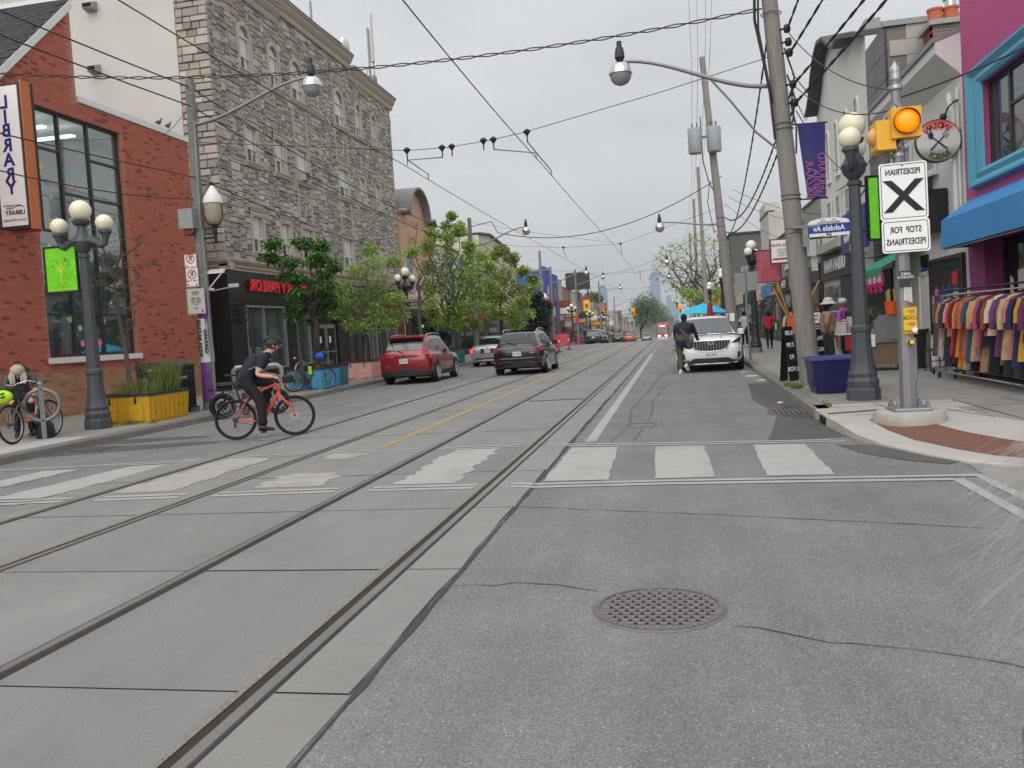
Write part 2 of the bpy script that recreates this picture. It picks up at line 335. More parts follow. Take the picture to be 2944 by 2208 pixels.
# tram tracks: concrete slabs, joints, rails and grooves
trk=struct('tram_tracks')
XA,XB,XC,XD=-1.86,-3.36,-4.98,-6.45
m=MB(); strip(m,-6.95,-1.46,YF,.003); m.build('joint_bed',M_joint,trk)
JY=[3.32-1.868*3+1.868*k for k in range(0,24)]
cols=[(-6.95,XD-.05),(XD+.09,XC-.09),(XC+.05,XB-.05),(XB+.09,XA-.09),(XA+.05,-1.46)]
for ci,(a,b) in enumerate(cols):
    for k in range(len(JY)-1):
        y0,y1=JY[k],JY[k+1]; j=random.uniform(.005,.012)
        if ci==4 : b2=[b+random.uniform(-.012,.02) for _ in range(5)]
        else: b2=[b]*5
        m=MB(); ys=[y0+j+(y1-y0-2*j)*t/4 for t in range(5)]; h=.008+random.uniform(0,.003)
        m.loft([[(a,y,-.02),(a+.004,y,h),(b2[i]-.004,y,h),(b2[i],y,-.02)] for i,y in enumerate(ys)]); m.build('slab',C_edge if ci==4 else C_slab,trk)
    m=MB(); strip(m,a,b,[y for y in YF if y>JY[-1]+.02]+[] if False else [JY[-1]+.01]+[y for y in YF if y>JY[-1]+1],.008); m.build('slab',C_edge if ci==4 else C_slab,trk)
for X,s in ((XA,-1),(XB,1),(XC,-1),(XD,1)):
    m=MB(); m.loft([[(X-.034,y,gz(y)-.01),(X-.028,y,gz(y)+.016),(X+.028,y,gz(y)+.016),(X+.034,y,gz(y)-.01)] for y in YF]); m.build('rail',M_rail,trk)
    m=MB(); x0,x1=sorted((X+s*.034,X+s*.088)); strip(m,x0,x1,YF,.0045); m.build('rail_groove',M_groove,trk)
# worn aggregate lip beside the two nearest rails
M_agg=asphalt('exposed_aggregate',(136,130,120),1.0)
for X,s in ((XA,-1),(XC,-1)):
    m=MB(); e0=X+s*.09
    ys=yrange(1.0,26,.22); m.loft([[(e0,y,.0095),(e0+s*(.015+.035*random.random()),y,.0123)] for y in ys]); m.build('aggregate_lip',M_agg,trk)
# painted markings
mk=struct('road_markings')
def paintz(x): return .0135 if -6.97<x<-1.44 else .005
def ribbon(pts,w,z0,name,mat,parent,jit=0):
    m=MB(); L=[];n=len(pts)
    for i,p in enumerate(pts):
        a=pts[max(0,i-1)]; b=pts[min(n-1,i+1)]; d=Vector((b[0]-a[0],b[1]-a[1])); d.normalize(); q=Vector((-d.y,d.x))
        w2=w/2*(1+random.uniform(-jit,jit)); z=paintz(p[0])+.001 if z0 is None else z0
        L.append([(p[0]+q.x*w2,p[1]+q.y*w2,gz(p[1])+z),(p[0]-q.x*w2,p[1]-q.y*w2,gz(p[1])+z)])
    m.loft(L); return m.build(name,mat,parent)
def dens(pts,st):
    o=[]
    for a,b in zip(pts,pts[1:]):
        L=math.dist(a,b); n=max(1,int(L/st)); o+=[(a[0]+(b[0]-a[0])*i/n,a[1]+(b[1]-a[1])*i/n) for i in range(n)]
    return o+[pts[-1]]
def xline(pts,w,breaks,z=None):
    # a line across the street, cut where the rails cross it
    segs=[]; cur=[]
    for p in dens(pts,.12):
        if any(abs(p[0]-b)<.13 for b in breaks):
            if len(cur)>2: segs.append(cur)
            cur=[]
        else: cur.append(p)
    if len(cur)>2: segs.append(cur)
    for s in segs: ribbon(s,w,z,'line',M_paint,mk,.1)
RB=(XA-.03,XB+.03,XC-.03,XD+.03)
xline([(-9.95,7.76),(-7.3,7.78),(-3.5,7.98),(-.2,7.98),(2.33,7.83)],.1,RB); xline([(-9.95,7.93),(-7.3,7.95),(-3.5,8.14),(-.2,8.13),(2.62,7.99)],.09,RB)
xline([(-9.7,10.24),(-7.4,10.45),(-5.2,10.76),(-1.96,10.82),(.3,10.5),(1.9,10.34)],.08,RB); xline([(-9.9,10.36),(-7.4,10.6),(-5.2,10.92),(-1.96,10.98),(.3,10.66),(1.75,10.48)],.08,RB)
def stripe(q,mat,worn=.012):
    (x0,y0),(x1,y1),(x2,y2),(x3,y3)=q; m=MB(); L=[]; n=16
    for i in range(n+1):
        t=i/n; L.append([(x0+(x3-x0)*t+random.uniform(-worn,worn),y0+(y3-y0)*t,paintz(x0)),(x1+(x2-x1)*t+random.uniform(-worn,worn),y1+(y2-y1)*t,paintz(x0))])
    m.loft(L); m.build('stripe',mat,mk)
for q in ([(-1.38,10.6),(-.77,10.52),(-.73,8.26),(-1.38,8.28)],[(-.3,10.44),(.28,10.38),(.31,8.26),(-.27,8.26)],[(.85,10.3),(1.43,10.22),(1.41,8.22),(.79,8.24)]): stripe(q,M_paint)
stripe([(-2.96,10.72),(-2.33,10.72),(-2.32,8.27),(-2.97,8.28)],M_paint,.05)
for q in ([(-4.6,9.2),(-3.9,9.15),(-3.8,8.3),(-4.6,8.3)],[(-4.75,10.72),(-4.1,10.72),(-4.3,10.2),(-4.7,10.3)]): stripe(q,M_paintw,.09)
stripe([(-6.22,10.66),(-5.55,10.6),(-5.5,8.25),(-6.3,8.22)],M_paintw,.06)
stripe([(-7.5,10.3),(-6.84,10.4),(-7.05,8.08),(-7.75,8.06)],M_paint,.03); stripe([(-8.75,10.15),(-8.2,10.2),(-8.4,8.06),(-8.95,8.05)],M_paint,.03); stripe([(-9.85,10.05),(-9.35,10.1),(-9.5,8.03),(-10.0,8.02)],M_paint,.03)
ribbon([(-4.17,y) for y in yrange(11.15,66,.8)],.12,.0125,'line',M_yel,mk,.12)
ribbon([(-1.18,y) for y in yrange(11.1,44,.5)],.15,.005,'line',M_paint,mk,.05)
for k in range(8):
    y=47+k*4.2; ribbon([(-1.17,y),(-1.17,y+1.5)],.13,.005,'dash',M_paint,mk)
for a,b in ((13.2,15.3),(20.3,23.6),(30,32),(40,44)): ribbon([(-7.12,y) for y in yrange(a,b,.3)],.06,.005,'line',M_paintw,mk,.2)
for a,b,x in ((2.0,7.85,2.36),(2.0,8.0,2.58)): ribbon([(x,y) for y in yrange(a,b,.25)],.1,.004,'line',M_paint,mk,.06)
for (x0,y0,x1,y1) in ((-2.7,34.5,-1.2,34.6),(.2,33.2,1.1,33.8)): ribbon(dens([(x0,y0),(x1,y1)],.3),.14,.0125 if x0<-1.4 else .005,'line',M_paintw,mk,.2)
# cracks, seams and darker patches in the asphalt
ck=struct('road_cracks')
def crack(pts,w=.014,j=.03):
    w*=.5
    p=[(x+random.uniform(-j,j)*.6,y+random.uniform(-j,j)) for x,y in dens(pts,.11)]; ribbon(p,w,.0042,'crack',M_crack,ck,.6)
crack([(-1.41,7.1),(-.18,6.76),(1.28,6.32),(2.6,5.9)],.018,.012)
crack([(-1.41,4.86),(-.9,4.9),(-.5,4.72)],.014); crack([(.2,4.22),(.62,4.0),(.95,3.92),(1.4,3.7),(2.2,3.5)],.016)
crack([(-.9,11.0),(-.75,13),(-.85,15),(-.7,18),(-.55,22),(-.4,27)],.02,.05); crack([(-.6,11.0),(-.45,14),(-.5,17),(-.2,21)],.016,.05); crack([(.05,8.3),(.1,9.3),(.15,10.4)],.014,.02)
crack([(-1.44,14.2),(-.5,14.2),(.4,14.05)],.013,.015); crack([(-10,12.6),(-8.5,12.9),(-7.2,12.8)],.02,.05); crack([(-9.9,15.2),(-8.3,14.9),(-7.2,15.1)],.02,.05)
ribbon([(-1.435,y) for y in yrange(1,40,.22)],.035,.0055,'seam',M_crack,ck,.75)
def patch(pts,mat,z=.0035):
    m=MB(); m.add([(x,y,z) for x,y in pts],[tuple(range(len(pts)))]); return m.build('patch',mat,ck)
patch([(1.05,10.6),(1.98,10.7),(1.94,12.5),(2.0,16),(2.05,20),(1.6,20),(1.35,16),(1.5,13.5),(1.25,11.8)],A_patch)
patch([(1.75,10.1),(2.15,10.0),(2.42,9.2),(2.64,8.72),(2.5,8.6),(2.2,8.9),(1.9,9.4)],A_patch,.0036)
patch([(-10.1,11.6),(-9.2,11.9),(-7.5,12.6),(-7.7,12.9),(-9.4,12.7),(-10.1,12.9)],A_patch); patch([(-10.1,12.95),(-9,13.2),(-8.2,13.6),(-8.6,13.8),(-10.1,13.7)],A_patch)
M_wet=M('damp_silt',(70,68,66),.25,var=.25,scale=5)
patch([(1.35,13.6),(1.55,13.1),(1.93,12.6),(1.97,13.8),(1.9,14.6),(1.6,14.9)],M_wet,.0048)
# kerbs and pavements
HK=.14
kerbL=struct('kerb'); 
y=-8.0
while y<78:
    y1=y+3.0; m=MB(); R=[]
    for yy in (y+.006,(y+y1)/2,y1-.006):
        x=kl(yy); z=gz(yy); R.append([(x-.2,yy,z-.05),(x-.2,yy,z+HK),(x-.035,yy,z+HK),(x-.004,yy,z+HK-.03),(x+.015,yy,z-.05)])
    m.loft(R,caps=True,closed=True); m.build('kerb_stone',C_kerb,kerbL); y=y1
m=MB(); m.loft([[(kl(yy)-.2,yy,gz(yy)-.05),(kl(yy)-.2,yy,gz(yy)+HK),(kl(yy)-.02,yy,gz(yy)+HK),(kl(yy)+.01,yy,gz(yy)-.05)] for yy in [78.05]+[q for q in YF if q>80]]); m.build('kerb_stone',C_kerb,kerbL)
kerbR=struct('kerb'); 
y=12.75
while y<78:
    y1=y+3.0; m=MB(); R=[]
    for yy in (y+.006,(y+y1)/2,y1-.006):
        x=kr(yy); z=gz(yy); R.append([(x-.015,yy,z-.05),(x+.004,yy,z+HK-.03),(x+.035,yy,z+HK),(x+.2,yy,z+HK),(x+.2,yy,z-.05)])
    m.loft(R,caps=True,closed=True); m.build('kerb_stone',C_kerb,kerbR); y=y1
m=MB(); m.loft([[(kr(yy)-.01,yy,gz(yy)-.05),(kr(yy)+.02,yy,gz(yy)+HK),(kr(yy)+.2,yy,gz(yy)+HK),(kr(yy)+.2,yy,gz(yy)-.05)] for yy in [78.8]+[q for q in YF if q>80]]); m.build('kerb_stone',C_kerb,kerbR)
pvL=struct('pavement'); pvR=struct('pavement')
def pave(par,xf,xs,y0,y1,st,matf,base=HK):
    # grid of slabs between offsets xs (from the kerb line) and joints every st metres
    n=int((y1-y0)/st)
    for k in range(n):
        a,b=y0+k*st,y0+(k+1)*st
        for o0,o1 in zip(xs,xs[1:]):
            m=MB(); j=.006; h=random.uniform(0,.006); lo,hi=sorted((o0,o1))
            q=[]
            for yy in (a+j,b-j):
                q+=[(xf(yy)+lo+j,yy,gz(yy)+base+h),(xf(yy)+hi-j,yy,gz(yy)+base+h)]
            m.add(q+[(p[0],p[1],p[2]-.08) for p in q],[(0,1,3,2),(4,6,7,5),(0,4,5,1),(2,3,7,6),(0,2,6,4),(1,5,7,3)])
            m.build('paving_slab',matf(a,o0),par)
def under(par,x0,x1,ys,dz):
    m=MB(); strip(m,x0,x1,ys,dz); m.build('joint_bed',M_joint,par)
under(pvL,-40,lambda y:kl(y)-.19,[-14]+[q for q in YF if q>-14],HK-.016)
pave(pvL,kl,[-.2,-1.7,-3.3,-4.85],-6,46,1.6,lambda a,o:C_new if (a<13.2 and o>-1.8) else C_walk)
m=MB(); strip(m,-15.4,lambda y:kl(y)-.2,[45.2]+[q for q in YF if q>46],HK); m.build('paving_strip',C_walk,pvL)
under(pvR,lambda y:kr(y)+.19,40,[13.25]+[q for q in YF if q>13.5],HK-.016)
pave(pvR,kr,[.2,1.55,2.75,3.75],13.3,60,1.55,lambda a,o:C_walk)
m=MB(); strip(m,lambda y:kr(y)+.2,6.2,[59.9]+[q for q in YF if q>60],HK); m.build('paving_strip',C_walk,pvR)
# rounded corner with kerb ramp, tactile plate and pale new concrete
cor=struct('corner_pavement')
CP=[(1.95,13.28),(1.95,12.75),(1.95,12.25),(1.95,11.75),(1.98,11.26),(2.06,10.54),(2.21,9.96),(2.45,9.19),(2.68,8.68),(2.96,8.36),(3.4,8.02),(4.1,7.65),(5.4,7.3),(8,7.1),(14,7.0),(30,7.0)]
CH=[.14,.14,.14,.14,.125,.07,.03,.025,.025,.025,.03,.05,.1,.14,.14,.14]
def cnorm(i):
    a=CP[max(0,i-1)]; b=CP[min(len(CP)-1,i+1)]; d=Vector((b[0]-a[0],b[1]-a[1])).normalized(); return Vector((-d.y,d.x))
def crow(i,offs,hts):
    n=cnorm(i); return [(CP[i][0]+n.x*o,CP[i][1]+n.y*o,h) for o,h in zip(offs,hts)]
def hgt(i,o): return CH[i]+(HK-CH[i])*min(1,max(0,(o-.45)/1.3))
def band(i0,i1,o0,o1,mat,name,lift=0):
    m=MB(); m.loft([crow(i,(o0,o1),(hgt(i,o0)+lift,hgt(i,o1)+lift)) for i in range(i0,i1+1)]); return m.build(name,mat,cor)
C_kpale=M('pale_kerb_concrete',(176,172,163),.9,var=.1,scale=5,bump=.2,dirt=.3)
for i in range(len(CP)-1):
    m=MB(); m.loft([crow(k,(-.012,.0,.03,.2),(-.05,CH[k]-.012,CH[k],hgt(k,.2))) for k in (i,i+1)]); m.build('kerb_stone',C_kpale if i>0 else C_kerb,cor)
NI=len(CP)-1
band(0,NI,.2,.4,C_new,'paving_slab'); 
band(0,4,.4,1.0,C_new,'paving_slab'); band(4,9,.4,1.0,M_rust,'tactile_plate',.004); band(9,NI,.4,1.0,C_new,'paving_slab')
band(0,2,1.0,2.0,C_new,'paving_slab'); band(2,NI,1.0,1.75,C_new,'paving_slab')
m=MB(); m.box((3.6,12.0,.02),(30,13.32,HK-.008)); m.box((2.1,13.2,.02),(4.2,13.32,HK-.012)); m.build('paving_slab',C_walk,cor)
# the rest of the corner in older grey concrete
in_pts=[crow(i,(1.75,),(HK,))[0] for i in range(2,NI+1)]
m=MB(); in_pts=[(a,b,HK-.003) for a,b,c in in_pts]; m.add(in_pts+[(30,13.3,HK-.003),(3.9,13.3,HK-.003),(3.88,13.28,HK-.003)],[tuple(range(len(in_pts)+3))]); m.build('paving_slab',C_walk,cor)
def jline(p,q,w=.016,z=HK+.004):
    a,b=Vector((*p,0)),Vector((*q,0)); d=(b-a).normalized(); n=Vector((-d.y,d.x,0))*w/2
    MB().add([(a+n+V(0,0,z)),(a-n+V(0,0,z)),(b-n+V(0,0,z)),(b+n+V(0,0,z))],[(0,1,2,3)]).build('paving_joint',M_joint,cor)
jline((1.97,12.74),(3.95,12.95)); jline((2.85,13.2),(2.9,11.9)); jline((2.3,11.75),(4.0,11.85)); jline((3.5,12.0),(3.75,11.0)); jline((3.93,13.25),(3.97,10.6)); jline((3.97,12.2),(5.6,12.6)); jline((4.6,13.2),(4.9,10.5))
# raised domes of the tactile plate: too many to pick apart
m=MB()
for u in range(34):
    for k in range(7):
        t=4+u*5/34; i=int(t); f=t-i; o=.45+k*.08
        a=crow(i,(o,),(hgt(i,o),))[0]; b=crow(min(i+1,NI),(o,),(hgt(min(i+1,NI),o),))[0]; p=Vector(a).lerp(Vector(b),f)
        m.lathe([(.022,.003),(.016,.009),(0,.010)],p,6)
m.build('tactile_domes',M_rust,cor,kind='stuff')
m=MB(); m.add([(2.0,11.95,.1415),(2.72,12.18,.1445),(2.72,12.34,.1445),(2.0,12.12,.1415)],[(0,1,2,3)]); m.build('rust_streaked_plate',M_rust,cor)
m=MB(); m.box((1.925,11.86,.015),(1.99,12.26,.105)); m.build('drain_mouth',M_hole,cor)
m=MB(); m.add([(2.67,8.62,.006),(2.62,7.9,.006),(2.64,5.0,.006),(5.0,5.0,.006),(4.2,7.5,.006),(3.35,7.95,.006),(2.95,8.3,.006)],[tuple(range(7))]); m.build('gutter_apron',C_edge,cor)
# iron covers and drains
def cover(label,x,y,r,detail):
    t=thing('manhole_cover',label,'manhole cover',(x,y,0))
    part('frame',M_iron,t,lambda m:m.lathe([(r*.93,.003),(r*.93,.009),(r,.009),(r+.012,.002)],(x,y,0),40))
    part('plate',M_iron,t,lambda m:m.lathe([(r*.925,.002),(r*.925,.006),(0,.0062)],(x,y,0),40))
    if detail:
        c0=None
        n=52
        for i in range(n):
            a=2*pi*i/n
            if c0 is None: c0=MB().box((x-.016,y-.012,.006),(x+.016,y+.012,.014)).build('rim_lug',M_iron,t); o=c0
            else: o=c0.copy(); link(o); o.parent=t
            o.location=(math.cos(a)*r*.955,math.sin(a)*r*.955,.0); o.rotation_euler=(0,0,a+pi/2)
        c1=c2=None; st=.056
        for i in range(-7,8):
            for j in range(-7,8):
                px,py=i*st+(.5*st if j%2 else 0),j*st*.86
                if math.hypot(px,py)>r*.86: continue
                if c1 is None: c1=MB().bev((x-.019,y-.014,.005),(x+.019,y+.014,.014),.004).build('lug',M_iron,t); o=c1
                else: o=c1.copy(); link(o); o.parent=t
                o.location=(px,py,0)
                if (i+j)%2==0 or True:
                    qx=px+st*.5
                    if math.hypot(qx,py)<r*.84 and abs(py)<r*.7:
                        if c2 is None: c2=MB().box((x-.008,y-.014,.005),(x+.008,y+.014,.0068)).build('vent_hole',M_hole,t); o=c2
                        else: o=c2.copy(); link(o); o.parent=t
                        o.location=(qx,py,0)
    else:
        part('inner_ring',M_crack,t,lambda m:m.tube([(x+r*.7*math.cos(2*pi*i/32),y+r*.7*math.sin(2*pi*i/32),.006) for i in range(32)],.006,4,closed=True))
    return t
cover('round iron grated manhole cover in the asphalt nearest the viewer',-.16,4.45,.345,True)
cover('plain round manhole cover beyond the pedestrian crossing',-.56,12.68,.32,False)
def grate(label,x0,y0,x1,y1,n,alongx):
    t=thing('drain_grate',label,'drain grate',((x0+x1)/2,(y0+y1)/2,0)); z=.0135 if x0>-3.3 and x1<-1.8 else .006
    bx('recess',M_hole,t,(x0,y0,z-.004),(x1,y1,z))
    for i in range(n):
        if alongx: a=x0+(x1-x0)*(i+.25)/n; b=x0+(x1-x0)*(i+.75)/n; bx('bar',M_iron,t,(a,y0,z),(b,y1,z+.008))
        else: a=y0+(y1-y0)*(i+.25)/n; b=y0+(y1-y0)*(i+.75)/n; bx('bar',M_iron,t,(x0,a,z),(x1,b,z+.008))
grate('narrow slotted drain between the nearer tram rails',-3.18,17.77,-1.98,17.93,26,True)
grate('square gutter grate by the kerb in front of the brick building',-10.05,12.2,-9.45,12.7,7,True)
grate('gutter grate by the kerb near the pedestrian signal pole',1.5,13.5,1.95,14.1,6,True)
# ================================================================ buildings, left side
M_brick=M('brick_red',(150,70,52),.85,var=.1,scale=30,bump=.3,bscale=120,attr=True)
M_mort=M('mortar_red',(184,124,104),.95,var=.12,scale=12)
M_tanbrick=M('tan_brick',(150,108,78),.88,var=.14,scale=18,bump=.25,bscale=90,attr=True)
M_tanmort=M('tan_mortar',(146,110,84),.95,var=.12,scale=12)
M_stone=M('ledge_stone',(140,130,120),.9,var=.16,scale=14,bump=.7,bscale=26,attr=True)
M_stmort=M('stone_mortar',(126,120,113),.95,var=.15,scale=10)
M_trim=M('tan_moulding',(186,174,158),.8,var=.07,scale=3,dirt=.2)
M_stucco=M('grey_stucco',(200,197,192),.92,var=.05,scale=.8,bump=.15,bscale=60,dirt=.18)
M_granite=M('black_granite',(40,39,39),.22,var=.2,scale=60,objvar=.12,spec=.5)
M_wframe=M('white_window_frame',(214,214,210),.5,var=.04)
M_blind=M('white_blind',(238,237,232),.8,var=.04,scale=2)
M_dframe=M('dark_window_frame',(62,65,68),.45,metal=.3,var=.1)
M_shingle=M('dark_shingle',(62,62,66),.9,var=.22,scale=20,bump=.4,objvar=.15)
G_lib=glass('library_glass',(228,240,242),.12,ior=3.6)
M_inlib=M('library_interior',(206,212,212),.9,var=.35,scale=.9)
M_ceilit=M('lit_ceiling_panel',(255,250,235),.5,em=((255,248,230),3))
def jit3(c,a): k=1+random.uniform(-a,a); return tuple(max(0,min(1,u*k*(1+random.uniform(-a,a)*.3))) for u in c)
def wallholes(m,X,y0,y1,z0,z1,holes,depth):
    """vertical wall sheet on the plane X with rectangular openings (y0,z0,y1,z1) and reveals going to X-depth"""
    ys=sorted({y0,y1,*[h[0] for h in holes],*[h[2] for h in holes]}); zs=sorted({z0,z1,*[h[1] for h in holes],*[h[3] for h in holes]})
    for a,b in zip(ys,ys[1:]):
        for c,d in zip(zs,zs[1:]):
            my,mz=(a+b)/2,(c+d)/2
            if any(h[0]<my<h[2] and h[1]<mz<h[3] for h in holes): continue
            m.face((X,a,c),(X,b,c),(X,b,d),(X,a,d))
    for a,c,b,d in holes:
        D=X-depth
        m.face((X,a,c),(X,a,d),(D,a,d),(D,a,c)); m.face((X,b,c),(D,b,c),(D,b,d),(X,b,d)); m.face((X,a,c),(D,a,c),(D,b,c),(X,b,c)); m.face((X,a,d),(X,b,d),(D,b,d),(D,a,d))
def pieces(lst,name,mat,parent,limit=300,stuffname=None):
    """lst: (distance, builder(m)) - nearest become objects, the rest one joined 'stuff' part"""
    lst.sort(key=lambda t:t[0])
    for d,fn in lst[:limit]:
        m=MB(); fn(m); m.build(name,mat,parent)
    if lst[limit:]:
        m=MB()
        for d,fn in lst[limit:]: fn(m)
        m.build(stuffname or name+'_field',mat,parent,kind='stuff')
def facepiece(m,X,y0,y1,z0,z1,d,ch,c,out=1):
    """block proud of plane X by d, chamfered edge ch"""
    m.c=c; x1=X+out*d
    a=[(X,y0,z0),(X,y1,z0),(X,y1,z1),(X,y0,z1)]; b=[(x1-out*ch*.6,y0+ch*.3,z0+ch*.3),(x1-out*ch*.6,y1-ch*.3,z0+ch*.3),(x1-out*ch*.6,y1-ch*.3,z1-ch*.3),(x1-out*ch*.6,y0+ch*.3,z1-ch*.3)]
    cc=[(x1,y0+ch,z0+ch),(x1,y1-ch,z0+ch),(x1,y1-ch,z1-ch),(x1,y0+ch,z1-ch)]
    q=[(0,1,2,3),(4,5,6,7)]; fs=[(8,9,10,11)]+[(i,(i+1)%4,4+(i+1)%4,4+i) for i in range(4)]+[(4+i,4+(i+1)%4,8+(i+1)%4,8+i) for i in range(4)]
    m.add(a+b+cc,fs); m.c=None
# ---------------------------------------------------------------- brick library
XL=-15.0
lib=thing('library_building','red brick public library with tall glass window and tan brick base','building',(XL,17,HK))
WY0,WY1,WZ0,WZ1=17.9,21.3,1.62,7.82
def libtop(y): return 8.3 if y>19.64 else min(10.75,8.44+(y-17.11)*.967)
m=MB(); wallholes(m,XL,8,24.7,HK,8.26,[(WY0,WZ0,WY1,WZ1)],.22)
m.add([(XL,14,5.4),(XL,19.62,5.4),(XL,19.62,10.7),(XL,14,5.45)],[(0,1,2,3)]) if False else None
m.prism([(16.9,8.26),(19.62,8.26),(19.62,10.68)],'x',XL-.25,XL)
m.build('wall',M_mort,lib)
m=MB(); m.box((XL-8,24.45,HK),(XL-.001,24.68,8.26)); m.box((XL-.25,24.45,HK),(XL-.002,24.69,8.25)); m.build('side_wall',M_mort,lib)
bl=[]; BL,BH=.215,.0735
DARK=(.10,.032,.024)
rowi=0; z=1.30
while z<10.7:
    off=(rowi%2)*BL/2; y=8.0+off-BL
    while y<24.68:
        a,b=max(y,15.2)+.005,min(y+BL,24.68)-.005; zt=z+BH-.009
        if b-a>.03 and zt<libtop((a+b)/2)-.04 and not (zt>8.25 and b>19.6) and not (b>WY0+.001 and a<WY1-.001 and zt>WZ0-.16 and z<WZ1):
            c=lin((182,102,82)) if random.random()>.085 else lin((130,74,62))
            c=jit3(c,.12)
            bl.append((math.dist((0,0,1.5),(XL,(a+b)/2,z)),lambda m,a=a,b=b,z=z,zt=zt,c=c:facepiece(m,XL,a,b,z,zt,.008,.004,c)))
        elif b-a>.03 and zt<libtop((a+b)/2)-.04 and a<WY0 and b>WY0 and not (zt>8.25 and b>19.6):
            pass
        y+=BL
    z+=BH; rowi+=1
pieces(bl,'brick',M_brick,lib,300,'brick_field')
# tan brick base
m=MB(); m.box((XL-.1,8,HK-.05),(XL+.02,24.7,1.27)); m.build('base_wall',M_tanmort,lib)
bl=[]; z=HK; rowi=0
while z<1.2:
    y=15.0+(rowi%2)*.11-.22
    while y<24.7:
        a,b=max(15.0,y)+.004,min(y+.22,24.69)-.004; zt=min(1.265,z+BH-.006)
        if b-a>.03:
            c=jit3(lin((172,128,98)),.09) if random.random()>.12 else jit3(lin((148,108,82)),.08)
            bl.append((y,lambda m,a=a,b=b,z=z,zt=zt,c=c:facepiece(m,XL+.02,a,b,z,zt,.006,.003,c)))
        y+=.22
    z+=BH; rowi+=1
pieces(bl,'base_brick',M_tanbrick,lib,240,'base_brick_field')
# coping and roof
bx('coping',M_white,lib,(XL-.3,19.66,8.262),(XL+.05,24.75,8.42))
m=MB(); d=Vector((0,2.44,2.36)).normalized()
for o0,o1 in ((0.0,.16),): m.add([(XL+.06,16.0,7.37+.0),(XL+.06,19.66,10.9),(XL+.06,19.66,10.66),(XL+.06,16.2,7.32),(XL-.3,16.0,7.37),(XL-.3,19.66,10.9),(XL-.3,19.66,10.66),(XL-.3,16.2,7.32)],[(0,1,2,3),(4,7,6,5),(0,4,5,1),(3,2,6,7),(1,5,6,2),(0,3,7,4)])
m.build('rake_board',M_white,lib)
roof=MB(); roof.face((XL+.04,14.5,5.95),(XL+.04,19.68,10.93),(XL-9,19.68,10.93),(XL-9,14.5,5.95)); roof=roof.build('roof',M_shingle,lib)
m=MB(); n=0; dv=Vector((0,1,.9614)).normalized(); nv=Vector((0,-.9614,1)).normalized(); p0=Vector((XL+.03,16.2,7.59))
for r in range(36):
    for k in range(26):
        a=p0+dv*(r*.135)+Vector((-(k*.3+(r%3)*.1),0,0)); w=.29; t=.006+random.random()*.008
        q=[a,a+V(-w,0,0),a+V(-w,0,0)+dv*.2,a+dv*.2]; q=[v for v in q]; 
        m.add([q[0]+nv*(t+.012),q[1]+nv*(t+.012),q[2]+nv*.004,q[3]+nv*.004,q[0],q[1]],[(0,1,2,3),(4,5,1,0)])
m.build('shingles',M_shingle,roof,kind='stuff')
bx('ridge_flashing',M_white,lib,(XL-9,19.66,10.9),(XL+.05,19.74,11.05)); bx('upper_wall',M_stucco,lib,(XL-9,19.75,8.3),(XL-.26,23,10.85)) if False else None
bx('step_return',M_mort,lib,(XL-9,19.55,8.26),(XL-.02,19.63,10.7))
# window: frame bars, panes, sill, room behind
win=part('window',M_dframe,lib,lambda m:[m.box((XL-.2,WY0,WZ0),(XL-.1,WY0+.06,WZ1)),m.box((XL-.2,WY1-.06,WZ0),(XL-.1,WY1,WZ1)),m.box((XL-.2,WY0+.06,WZ0),(XL-.1,WY1-.06,WZ0+.07)),m.box((XL-.2,WY0+.06,WZ1-.07),(XL-.1,WY1-.06,WZ1))])
VY=[18.97,20.06]
for y in VY: bx('mullion',M_dframe,win,(XL-.195,y-.035,WZ0+.07),(XL-.095,y+.035,WZ1-.07))
cols3=[(WY0+.06,VY[0]-.035,[4.79,2.7,6.83]),(VY[0]+.035,VY[1]-.035,[5.81,2.7,3.75]),(VY[1]+.035,WY1-.06,[6.84,5.8,3.77,2.7])]
for a,b,zs in cols3:
    zz=sorted(zs); e=[WZ0+.07]+zz+[WZ1-.07]
    for z in zz: bx('transom',M_dframe,win,(XL-.19,a,z-.028),(XL-.1,b,z+.028))
    for c,d in zip(e,e[1:]): bx('pane',G_lib,win,(XL-.155,a,c+.028 if c>WZ0+.1 else c),(XL-.145,b,d-.028 if d<WZ1-.1 else d))
bx('sill',M_white,win,(XL-.1,WY0-.08,WZ0-.15),(XL+.08,WY1+.1,WZ0-.005))
m=MB(); m.box((XL-4.5,WY0-1.2,WZ0-1),(XL-4.4,WY1+2,WZ1+.3)); m.box((XL-4.5,WY0-1.2,WZ0-1.1),(XL-.25,WY1+2,WZ0-1)); m.box((XL-4.5,WY0-1.2,WZ1+.2),(XL-.25,WY1+2,WZ1+.3)); m.box((XL-4.5,WY1+1.9,WZ0-1),(XL-.25,WY1+2,WZ1+.3)); m.box((XL-4.5,WY0-1.3,WZ0-1),(XL-.25,WY0-1.2,WZ1+.3)); m.build('room',M_inlib,lib)
bx('floor_slab',M('slab_white',(170,176,176),.8),lib,(XL-4.4,WY0-1,3.95),(XL-.6,WY1+1.8,4.3))
for i,(y,z) in enumerate(((18.3,7.7),(19.5,7.7),(20.6,7.7))): bx('ceiling_light',M_ceilit,lib,(XL-3.2,y,z),(XL-1.0,y+.18,z+.05))
for i,y in enumerate((18.55,19.7,20.8)): bx('column',M('lib_col',(110,140,140),.6),lib,(XL-.8,y,WZ0),(XL-.6,y+.22,3.9))
for i in range(7):
    y=18.0+i*.48; bx('book_shelf',M('shelf%d'%(i%3),((120,80,60),(70,70,74),(150,140,120))[i%3],.8,var=.4,scale=14),lib,(XL-1.6,y,WZ0-.9),(XL-1.2,y+.42,WZ0+.4+.12*(i%3)))
